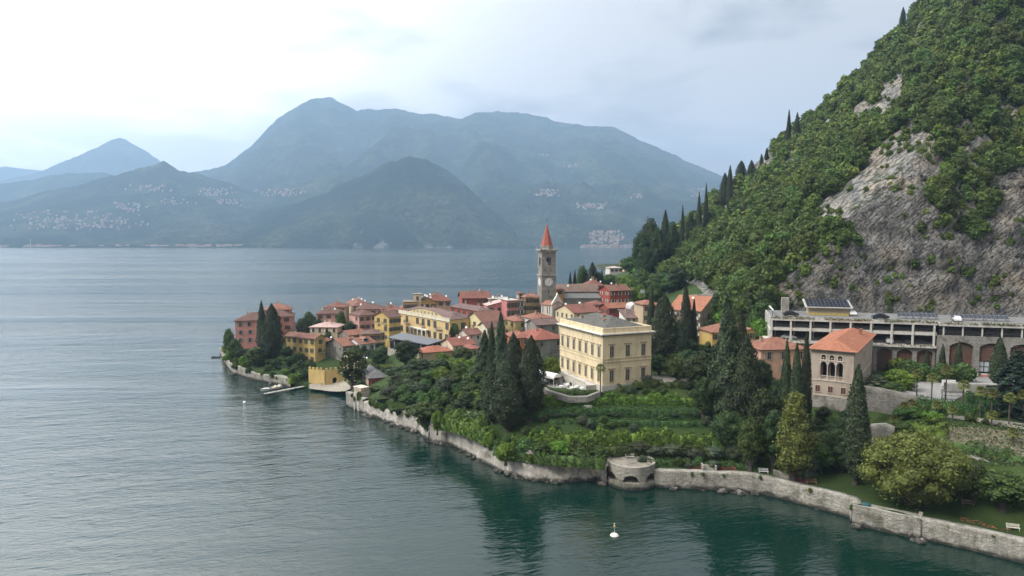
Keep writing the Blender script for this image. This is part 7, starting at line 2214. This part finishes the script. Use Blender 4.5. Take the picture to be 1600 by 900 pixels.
# fountain pillar and stair by the water
p_ = G(695, 688, .6); e = empty('stone_pillar', (p_.x, p_.y, 0), R(-20), 'white stone pillar with capital beside the shore steps', 'pillar')
mb = MB(); mb.box(-.75,.75,-.6,.6,-1,2.6,QUAY); mb.build('plinth', e)
mb = MB(); mb.lathe([(.5,2.6),(.42,2.9),(.4,5.2),(.55,5.35),(.8,5.6),(.8,5.85),(.3,5.9)], LIME_ST, n=10); mb.build('shaft', e)
mb = MB(); mb.lathe([(.1,5.9),(.3,6.05),(.34,6.3),(.2,6.55),(.05,6.7)], LIME_ST, n=9); mb.build('finial', e)
p_ = G(676, 690, 0); e = empty('shore_steps', (p_.x, p_.y, 0), R(-30), 'worn stone steps running down into the lake beside the pillar', 'steps')
mb = MB()
for i in range(8): mb.box(-1.6,1.6,-1.2+i*.42,-1.2+(i+1)*.42+.02,-1.5,-.15+i*.28,CLIFFST)
mb.build('flight', e)
# garden lamp pillar by the steps
p_ = hit(1392, 640); e = empty('garden_lamp', p_, 0, 'dark lantern on a pale pillar beside the stone steps', 'lamp')
mb = MB(); mb.box(-.3,.3,-.3,.3,-.5,1.5,LIME_ST); mb.box(-.4,.4,-.4,.4,1.5,1.65,LIME_ST); mb.build('pillar', e)
mb = MB(); mb.lathe([(.08,1.65),(.08,2.0),(.28,2.1),(.36,2.6),(.1,2.8),(.03,2.95)], BLACK, n=6); mb.build('lantern', e)
# gate on the drive
p_ = hit(1490, 626); e = empty('drive_gate', p_, R(-8), 'dark iron gate with thin bars between pale posts on the drive', 'gate')
for s in (-2.4, 2.4):
    mb = MB(); mb.box(s-.18,s+.18,-.18,.18,-.5,2.3,LIME_ST); mb.box(s-.24,s+.24,-.24,.24,2.3,2.42,LIME_ST); mb.build('post', e)
mb = MB()
for i in range(19): mb.box(-2.15+i*.239-.02,-2.15+i*.239+.02,-.02,.02,.1,1.9,BLACK)
for z in (.15,1.0,1.85): mb.box(-2.2,2.2,-.03,.03,z,z+.06,BLACK)
mb.build('bars', e)
p_ = hit(1482, 608); e = empty('notice_board', p_, R(-8), 'white notice board beside the dark iron gate', 'notice board')
mb = MB(); mb.box(-1.5,1.5,-.04,.04,.7,2.1,WHITE); mb.build('board', e)
for s in (-1.2,1.2): mb = MB(); mb.box(s-.05,s+.05,.041,.12,-.3,2.0,STEEL); mb.build('post', e)
# white barrel canopies and laid tables below the villa
CANV = plain('white_canvas', (.74,.73,.70), .7, 0, .05)
def canopy(p, rz, L, label):
    e = empty('barrel_canopy', p, rz, label, 'canopy', 'white canopies below the villa'); mb = MB(); r = 1.35; K = 8
    for k in range(K):
        t0, t1 = math.pi*k/K, math.pi*(k+1)/K
        q = [(r*math.cos(t0), 2.1+r*.7*math.sin(t0)), (r*math.cos(t1), 2.1+r*.7*math.sin(t1))]
        mb.face([(-L/2,q[0][0],q[0][1]),(L/2,q[0][0],q[0][1]),(L/2,q[1][0],q[1][1]),(-L/2,q[1][0],q[1][1])], CANV)
        for x in (-L/2, L/2): mb.face([(x,q[0][0],q[0][1]),(x,q[1][0],q[1][1]),(x,0,2.1)], CANV)
    for s in (-r, r): mb.box(-L/2, L/2, s-.02, s+.02, 1.75, 2.1, CANV)
    mb.build('cover', e)
    for x in (-L/2+.1, L/2-.1):
        for y in (-r, r): mb = MB(); mb.box(x-.05,x+.05,y-.05,y+.05,-.6,2.1,WHITE); mb.build('leg', e)
TZ = 12.6
def on_terrace(px, py): return G(px, py, TZ)
mb = MB(); tp = [on_terrace(x, y) for x, y in [(838,590),(858,603),(892,612),(922,611),(940,604),(905,592),(870,584),(850,583)]]
mb.face([(p.x, p.y, TZ-.02) for p in tp], PAVE); mb.face([(p.x, p.y, TZ-2) for p in tp][::-1], PAVE)
for a, b in zip(tp, tp[1:]+tp[:1]): mb.face([(a.x,a.y,TZ-2),(b.x,b.y,TZ-2),(b.x,b.y,TZ-.02),(a.x,a.y,TZ-.02)], LIME_ST)
tag(mb.build('table_terrace'), kind='structure')
a_, b_ = on_terrace(845,598), on_terrace(868,603); ang = math.atan2(b_.y-a_.y, b_.x-a_.x)
canopy(on_terrace(848,597), ang, 4.2, 'white barrel canopy farther from the villa stair')
canopy(on_terrace(862,600.5), ang, 4.2, 'white barrel canopy with round end beside the villa stair')
def table(p, label, par):
    e = empty('laid_table', p, random.uniform(0, 3), label, 'table', 'white tables below the villa')
    mb = MB(); mb.lathe([(.62,.25),(.6,.5),(.58,.74)], CANV, n=10); mb.build('tablecloth', e); mb = MB(); mb.lathe([(.3,0),(.06,.05),(.06,.26)], STEEL, n=8); mb.build('foot', e)
def chair(p, rz, label):
    e = empty('terrace_chair', p, rz, label, 'chair', 'white chairs below the villa')
    mb = MB(); mb.box(-.22,.22,-.22,.22,.42,.47,WHITE); mb.build('seat', e); mb = MB(); mb.box(-.22,.22,.2,.24,.48,.9,WHITE); mb.build('backrest', e)
    for x in (-.19,.19):
        for y in (-.19,.19): mb = MB(); mb.box(x-.02,x+.02,y-.02,y+.02,0,.42,WHITE); mb.build('leg', e)
k = 0
for px, py in [(877,607),(886,604.5),(893,609.5),(902,607),(910,610),(916,606)]:
    p = on_terrace(px, py); table(p, 'round white clothed table on the terrace below the villa', 0)
    for j in range(3):
        a = j*2.09 + k; chair(p + Vector((math.cos(a)*1.0, math.sin(a)*1.0, 0)), a - math.pi/2, 'small white chair at a white clothed terrace table'); k += .7
# white umbrellas behind the pergola, left of the villa
for i, (px, py, Y) in enumerate([(846,566,176),(853,570,173),(842,572,172)]):
    p = P(px, py, Y); g = gz(p.x, p.y); e = empty('closed_parasol', (p.x, p.y, g), 0, 'closed white parasol behind the pergola vine', 'parasol', 'closed white parasols')
    mb = MB(); mb.tube([(0,0,0),(0,0,2.7)], [.03,.03], STEEL, 5); mb.build('pole', e); mb = MB(); mb.lathe([(.28,1.1),(.22,1.6),(.12,2.4),(.03,2.75)], CANV, n=8); mb.build('canvas', e)
# pergola with white pillars beside the boathouse, its roof of vines
pa, pb = P(566,567,228), P(604,572,216); zg = min(gz(pa.x,pa.y), gz(pb.x,pb.y)); zt_ = (pa.z+pb.z)/2 - .2
e = empty('pergola', (pa.x, pa.y, zg), math.atan2(pb.y-pa.y, pb.x-pa.x), 'white pillared pergola roofed with bright vines above the boathouse', 'pergola')
Lp = (pb-pa).length; hp = max(2.6, zt_ - zg)
for i in range(6):
    for y in (0, 2.6): mb = MB(); mb.lathe([(.26,-1),(.2,.1),(.18,hp-.3),(.28,hp-.15),(.28,hp)], WHITE, (Lp*i/5, y, 0), 8); mb.build('pillar', e)
mb = MB()
for y in (0, 2.6): mb.box(-.3, Lp+.3, y-.1, y+.1, hp+.003, hp+.18, BARK)
for i in range(12): mb.box(Lp*i/11-.05, Lp*i/11+.05, -.5, 3.1, hp+.19, hp+.3, BARK)
mb.build('beams', e)
rg = np.random.default_rng(41); n = 1500
C = np.stack([rg.uniform(-.6, Lp+.6, n), rg.uniform(-.7, 3.3, n), hp + .25 + rg.uniform(-.25, .4, n)], 1); V, Fq = leaf_quads(C, rg.normal(size=(n, 3))*.5 + np.array([0,-.3,1]), rg.uniform(.18,.36,n), rg)
link('vine', np_mesh('vine', V, Fq, [L_LIME]), e)
# square white sunshades on the bank by the pergola
for i, (px, py, Y) in enumerate([(575,558,234),(588,556,232)]):
    p = P(px, py, Y); g = gz(p.x, p.y); h = max(2.4, p.z-g); e = empty('square_parasol', (p.x, p.y, g), .4, ['open white square parasol nearer the white dormer house', 'open white square parasol nearer the restaurant wall'][i], 'parasol', 'open white parasols')
    mb = MB(); mb.tube([(0,0,-.3),(0,0,h)], [.05,.05], WHITE, 6); mb.build('pole', e)
    mb = MB(); s = 1.3
    for a, b in (((-s,-s),(s,-s)),((s,-s),(s,s)),((s,s),(-s,s)),((-s,s),(-s,-s))): mb.face([(*a,h-.25),(*b,h-.25),(0,0,h+.15)], CANV)
    mb.build('canopy', e)
# jetty and motor boat
ja, jb = G(413,615,.7), G(476,603,.7); ang = math.atan2(jb.y-ja.y, jb.x-ja.x); Lj = (jb-ja).length
WOOD = plain('grey_planks', (.33,.31,.28), .85, 0, .2)
e = empty('jetty', (ja.x, ja.y, 0), ang, 'narrow grey plank jetty reaching out from the headland wall', 'jetty')
mb = MB()
for i in range(int(Lj/.3)): mb.box(i*.3, i*.3+.26, -.7, .7, .62, .70, WOOD)
mb.box(0, Lj, -.55, -.43, .48, .615, WOOD); mb.box(0, Lj, .43, .55, .48, .615, WOOD); mb.build('deck', e)
for i in range(5):
    for s in (-.6, .6): mb = MB(); mb.tube([(.3+i*(Lj-.6)/4, s, -3.5),(.3+i*(Lj-.6)/4, s, .9)], [.1,.1], BARK, 7); mb.build('pile', e)
mb = MB()
for i in range(5): mb.tube([(Lj-3+i*.7, .62, .7),(Lj-3+i*.7, .62, 1.7)], [.03,.03], STEEL, 5)
mb.box(Lj-3, Lj-.2, .60, .64, 1.66, 1.72, STEEL); mb.build('handrail', e)
def boat(p, rz, label):
    e = empty('motor_boat', p, rz, label, 'boat'); hullm = plain('boat_white', (.68,.67,.64), .3); mb = MB(); secs = []
    for x, w_, zk in [(-3.6,1.05,-.3),(-2,1.2,-.4),(0,1.2,-.42),(1.8,1.0,-.35),(3.1,.5,-.1),(4.0,.04,.35)]:
        zs = .62 + .06*max(0, x)
        secs.append([(x,-w_,zs),(x,-w_*.82,.05),(x,0,zk),(x,w_*.82,.05),(x,w_,zs)])
    for a, b in zip(secs, secs[1:]):
        for i in range(4): mb.face([a[i],b[i],b[i+1],a[i+1]], hullm)
    mb.face(secs[0], hullm); mb.build('hull', e)
    mb = MB(); dk = plain('boat_deck', (.42,.30,.18), .6, 0, .15)
    for a, b in zip(secs, secs[1:]):
        i0 = (a[0][0], a[0][1]*.97, a[0][2]-.12 if a[0][0] < 1.5 else a[0][2]-.02); i1 = (a[4][0], a[4][1]*.97, i0[2]); j0 = (b[0][0], b[0][1]*.97, b[0][2]-.12 if b[0][0] < 1.5 else b[0][2]-.02); j1 = (b[4][0], b[4][1]*.97, j0[2])
        mb.face([i0,j0,j1,i1], hullm if a[0][0] >= 0 else dk)
    mb.build('deck', e)
    mb = MB(); mb.face([(.7,-.8,.6),(.7,.8,.6),(.3,.7,1.15),(.3,-.7,1.15)], GLASS); mb.box(.27,.33,-.72,.72,1.15,1.19,STEEL); mb.build('windscreen', e)
    for x in (-2.7,-1.2): mb = MB(); mb.box(x-.3,x+.3,-.85,.85,.5,.85,plain('boat_cushion', (.5,.46,.4), .8)); mb.box(x-.42,x-.3,-.85,.85,.5,1.15,plain('boat_cushion', (.5,.46,.4), .8)); mb.build('seat', e)
    mb = MB(); mb.box(-3.95,-3.6,-.22,.22,-.2,.95,BLACK); mb.build('engine', e)
bp = G(418, 609.5, 0); boat(Vector((bp.x+1.0, bp.y+1.0, 0)), ang + math.pi, 'white motor boat with wooden cockpit moored along the jetty')
# swimming float with dark bollards off the tip
fa, fb = G(331,558,.3), G(346,557,.3)
e = empty('mooring_float', ((fa.x+fb.x)/2, fa.y, 0), 0, 'row of dark mooring floats off the tip of the headland', 'mooring float')
Lf = (fb-fa).length; mb = MB(); mb.box(-Lf/2, Lf/2, -.25, .25, .02, .16, WOOD); mb.build('beam', e)
for i in range(4): mb = MB(); mb.lathe([(.3,-.3),(.42,0),(.42,.5),(.2,.75)], BLACK, (-Lf/2+.4+i*(Lf-.8)/3, 0, 0), 9); mb.build('bollard', e)
for i, px in enumerate([349,351,354]):
    p = G(px, 562+i*4, 0); mb = MB(); mb.tube([(p.x,p.y,-4),(p.x,p.y,2.6)], [.12,.1], BARK, 7); tag(mb.build('mooring_post'), ['dark mooring post nearest the floats at the headland tip','dark mooring post in the middle by the headland tip','dark mooring post touching the headland wall'][i], 'post', 'mooring posts')
# buoys
p = G(960, 837, 0); e = empty('beacon_buoy', p, 0, 'round white buoy carrying a small figure like beacon', 'buoy')
bw = plain('buoy_paint', (.62,.58,.5), .6, 0, .15); mb = MB(); mb.lathe([(.5,-.5),(.72,-.15),(.74,.1),(.55,.3),(.18,.38)], bw, n=14); mb.build('float', e)
mb = MB(); mb.tube([(0,0,.3),(0,0,1.35)], [.05,.04], bw, 6); mb.build('mast', e)
mb = MB(); mb.lathe([(.06,1.3),(.16,1.45),(.18,1.7),(.07,1.82),(.13,1.95),(.12,2.1),(.02,2.2)], plain('beacon_yellow', (.45,.36,.16), .6), n=8); mb.build('beacon', e)
p = G(382, 629, 0); mb = MB(); mb.lathe([(.1,-.35),(.42,-.2),(.5,.05),(.35,.35),(.08,.45)], plain('buoy_white', (.75,.74,.72), .4), n=12); o = mb.build('buoy', loc=p); tag(o, 'small plain white buoy on open water below the motor boat', 'buoy')
# teal boat cover on the landing block
Mx = BLK[0]; cx = BLK[1]-1.6
mb = MB(); tl = plain('teal_tarpaulin', (.02,.10,.10), .6, 0, .3)
sg = BLK[2]
mb.lathe([(.9,0),(.85,.25),(.5,.48),(.15,.55)], tl, n=10)
o = mb.build('covered_dinghy'); c, s = math.cos(Mx.rotation_euler[2]), math.sin(Mx.rotation_euler[2])
o.location = (Mx.location.x + cx*c - sg*1.6*s, Mx.location.y + cx*s + sg*1.6*c, 3.1); o.scale = (1.3, .7, 1); tag(o, 'dark teal covered bundle lying on the stone landing block', 'tarpaulin')
# people
def person(p, rz, top, trou, label, h=1.72):
    me = bpy.data.meshes.new('person'); me.from_pydata(
        [(0,0,.93),(0,0,1.15),(0,0,1.40),(0,0,1.50),(0,.02,1.66),(.10,0,.88),(.12,.05,.48),(.12,-.02,.06),(.12,.16,.03),(-.10,0,.88),(-.12,-.08,.48),(-.12,-.14,.06),(-.12,.04,.03),
         (.19,0,1.40),(.26,.02,1.13),(.25,.12,.90),(.25,.16,.82),(-.19,0,1.40),(-.26,-.02,1.13),(-.25,.06,.90),(-.25,.10,.82)],
        [(0,1),(1,2),(2,3),(3,4),(0,5),(5,6),(6,7),(7,8),(0,9),(9,10),(10,11),(11,12),(2,13),(13,14),(14,15),(15,16),(2,17),(17,18),(18,19),(19,20)], [])
    o = link('person', me, None, p, rz); o.scale = (h/1.76,)*3
    md = o.modifiers.new('skin', 'SKIN'); rad = [.14,.14,.15,.06,.105,.10,.07,.045,.045,.10,.07,.045,.045,.06,.045,.035,.035,.06,.045,.035,.035]
    for v, r in zip(me.skin_vertices[0].data, rad): v.radius = (r, r*.85)
    me.skin_vertices[0].data[0].use_root = True
    o.modifiers.new('sub', 'SUBSURF').levels = 1
    dg = bpy.context.evaluated_depsgraph_get(); nm = bpy.data.meshes.new_from_object(o.evaluated_get(dg)); o.modifiers.clear(); o.data = nm
    nm.materials.clear()
    for m in (plain('cloth_top', top, .85), plain('cloth_trousers', trou, .85), plain('skin', (.42,.26,.19), .6), plain('hair', (.03,.02,.015), .7)): nm.materials.append(m)
    for f in nm.polygons:
        z = f.center.z; x = abs(f.center.x)
        f.material_index = 3 if z > 1.66 or (z > 1.56 and f.center.y < -.02) else 2 if z > 1.45 or (x > .2 and z < .95) else 0 if z > .93 else 1
    return tag(o, label, 'person')
person(hit(1560, 652), .5, (.03,.03,.035), (.02,.02,.025), 'person in dark clothes walking on the lower garden path')
person(G(503, 602, 1.0), 2.2, (.55,.55,.55), (.05,.06,.09), 'person in white top standing on the small beach')
person(G(514, 598, 1.3), 4.0, (.10,.12,.2), (.3,.26,.2), 'person in blue top near the beach passage')
# road sign on the upper road and white dome behind the red houses
p = P(1004, 455, 292); g = gz(p.x, p.y); e = empty('road_sign', (p.x, p.y, g), .2, 'pale rectangular sign panel above the road right of the red houses', 'sign')
mb = MB(); z = p.z-g; mb.box(-1.0,1.0,-.05,.05,z-.8,z+.6,plain('sign_back', (.45,.46,.46), .5)); mb.build('panel', e)
for s in (-.7,.7): mb = MB(); mb.box(s-.05,s+.05,.051,.15,-1,z,STEEL); mb.build('post', e)
p = P(995, 492, 250); g = gz(p.x, p.y); e = empty('vaulted_shed', (p.x, p.y, g), .1, 'pale shed with a rounded white roof right of the lower red house', 'shed')
z = P(995, 481, 250).z - g; mb = MB(); K = 8; L = 4.6
mb.box(-L/2, L/2, 0, 7, -2, z, plaster((.42,.42,.41))); mb.build('wall', e)
mb = MB()
for k in range(K):
    t0, t1 = math.pi*k/K, math.pi*(k+1)/K
    mb.face([(L/2*math.cos(t0),-.2,z+1.6*math.sin(t0)),(L/2*math.cos(t1),-.2,z+1.6*math.sin(t1)),(L/2*math.cos(t1),7.2,z+1.6*math.sin(t1)),(L/2*math.cos(t0),7.2,z+1.6*math.sin(t0))], plain('pale_membrane', (.38,.36,.33), .8))
    mb.face([(L/2*math.cos(t0),-.2,z+1.6*math.sin(t0)),(L/2*math.cos(t1),-.2,z+1.6*math.sin(t1)),(0,-.2,z)], plain('pale_membrane', (.38,.36,.33), .8))
mb.build('roof', e)
# beach
drape('beach', [(482,600),(500,598),(520,592),(540,596),(552,606),(540,612),(500,610),(482,608)], SAND, .05, step=.4)

# ------------------------------------------------------------------ far villages across the lake
FARW = [plain('far_wall', c, .9) for c in ((.36,.33,.28),(.34,.28,.21),(.42,.40,.37),(.30,.19,.14))]
FARR = plain('far_roof', (.26,.13,.08), .9)
VARR = {'A': V_A, 'B': V_B, 'D': V_D}
def far_point(px, py, V):
    """point of a far slope met by the pixel's ray"""
    nk, nc = V.shape[:2]; d = ray(px, py)
    best = None
    bx = V[0, :, 0]/V[0, :, 1]; c = int(np.argmin(np.abs(bx - d.x/d.y)))
    for k in range(nk-3):
        y = V[k, c, 1]; z = CAM_H + d.z/d.y*y
        if z <= V[k, c, 2] and k > 0:
            y0 = V[k-1, c, 1]; g0 = CAM_H + d.z/d.y*y0 - V[k-1, c, 2]; g1 = V[k, c, 2] - z; f = g0/max(1e-6, g0+g1); yy = y0 + (y-y0)*f
            return Vector((d.x/d.y*yy, yy, CAM_H + d.z/d.y*yy))
    return None
rf = random.Random(4)
clusters = [('B',0,240,340,360,110),('B',170,240,318,332,34),('B',180,275,290,300,34),('B',300,372,294,306,46),('B',330,385,312,322,22),('D',392,488,296,307,60),('B',240,340,310,320,16),('B',20,230,330,350,40),
            ('D',826,875,297,307,40),('D',895,952,318,327,42),('D',985,1008,303,310,12),('D',915,980,362,382,90),('D',1065,1110,294,308,20),('D',880,905,258,262,10),('D',840,860,242,244,6),('B',365,410,250,256,5)]
small = MB(); nfar = 0; big = []
def far_house(mb, p, s, rz, h):
    ca, sa = math.cos(rz), math.sin(rz); m = rf.choice(FARW)
    mb.obox(p, rz, s*.5, s*.4, p.z-6, p.z+h, m)
    def Q(x, y, z): return (p.x + x*ca - y*sa, p.y + x*sa + y*ca, p.z + z)
    x, y = s*.56, s*.46
    mb.face([Q(-x,-y,h+.01),Q(x,-y,h+.01),Q(x,0,h+s*.2),Q(-x,0,h+s*.2)], FARR); mb.face([Q(x,y,h+.01),Q(-x,y,h+.01),Q(-x,0,h+s*.2),Q(x,0,h+s*.2)], FARR)
for key, x0, x1, y0, y1, n in clusters:
    for _ in range(n):
        px = rf.triangular(x0, x1); py = rf.uniform(y0, y1)
        p = far_point(px, py, VARR[key])
        if p is None: continue
        far_house(small, p, rf.uniform(6, 13), rf.uniform(-.6, .6), rf.uniform(6, 11))
for _ in range(110):      # along the waterline
    px = rf.choice([rf.uniform(150,440), rf.uniform(225,420), rf.uniform(0,120), rf.uniform(620,690), rf.uniform(905,985)])
    p = P(px, 388, 3440); p.z = 4
    far_house(small, p, rf.uniform(10, 22), rf.uniform(-.4, .4), rf.uniform(6, 12))
tag(small.build('far_village_houses'), 'pale villages scattered over the far shore and slopes', 'villages', kind='stuff')
# larger single buildings on the far waterline, and a thin mast
for i, (px, w_, h_) in enumerate([(45,55,8),(70,60,9),(300,40,13),(325,34,12),(447,22,18),(652,30,14),(655,14,26),(735,20,14),(770,22,10),(960,36,16),(240,36,12),(372,40,11)]):
    p = P(px, 388, 3432); mb = MB(); m = FARW[i % 4]
    mb.box(-w_/2, w_/2, 0, 22, -3, h_, m); o = mb.build('wall'); 
    e = empty('lakeshore_building', (p.x, p.y, 2), 0, ['long pale shed at the far waterline, left','pale hall beside the long shed at the far waterline','cream block in the middle of the far lakeside town','ochre block in the far lakeside town right of the cream one','solitary villa on a knoll above the far shore','white chapel house at the foot of the wooded hill','slim white tower at the foot of the wooded hill','small pale house right of the wooded hill chapel','low house on the shore between hill and bell tower','large block in the far village right of the bell tower','pale block at the left end of the far lakeside town','low ochre building at the right end of the far town'][i], 'building', 'buildings on the far shore')
    o.parent = e
    mb = MB(); mb.face([(-w_/2-1,-1,h_),(w_/2+1,-1,h_),(w_/2+1,11,h_+4),(-w_/2-1,11,h_+4)], FARR); mb.face([(w_/2+1,23,h_),(-w_/2-1,23,h_),(-w_/2-1,11,h_+4),(w_/2+1,11,h_+4)], FARR); mb.build('roof', e)
p = P(48, 388, 3425); mb = MB(); mb.tube([(p.x,p.y,0),(p.x,p.y,48)], [1.2,.7], plain('mast_white', (.6,.6,.6), .6), 6); tag(mb.build('shore_mast'), 'thin white mast at the far waterline near the pale halls', 'mast')
# wooded points and trees at the far waterline stay part of the mountains

print('SCRIPT DONE', len(bpy.data.objects))
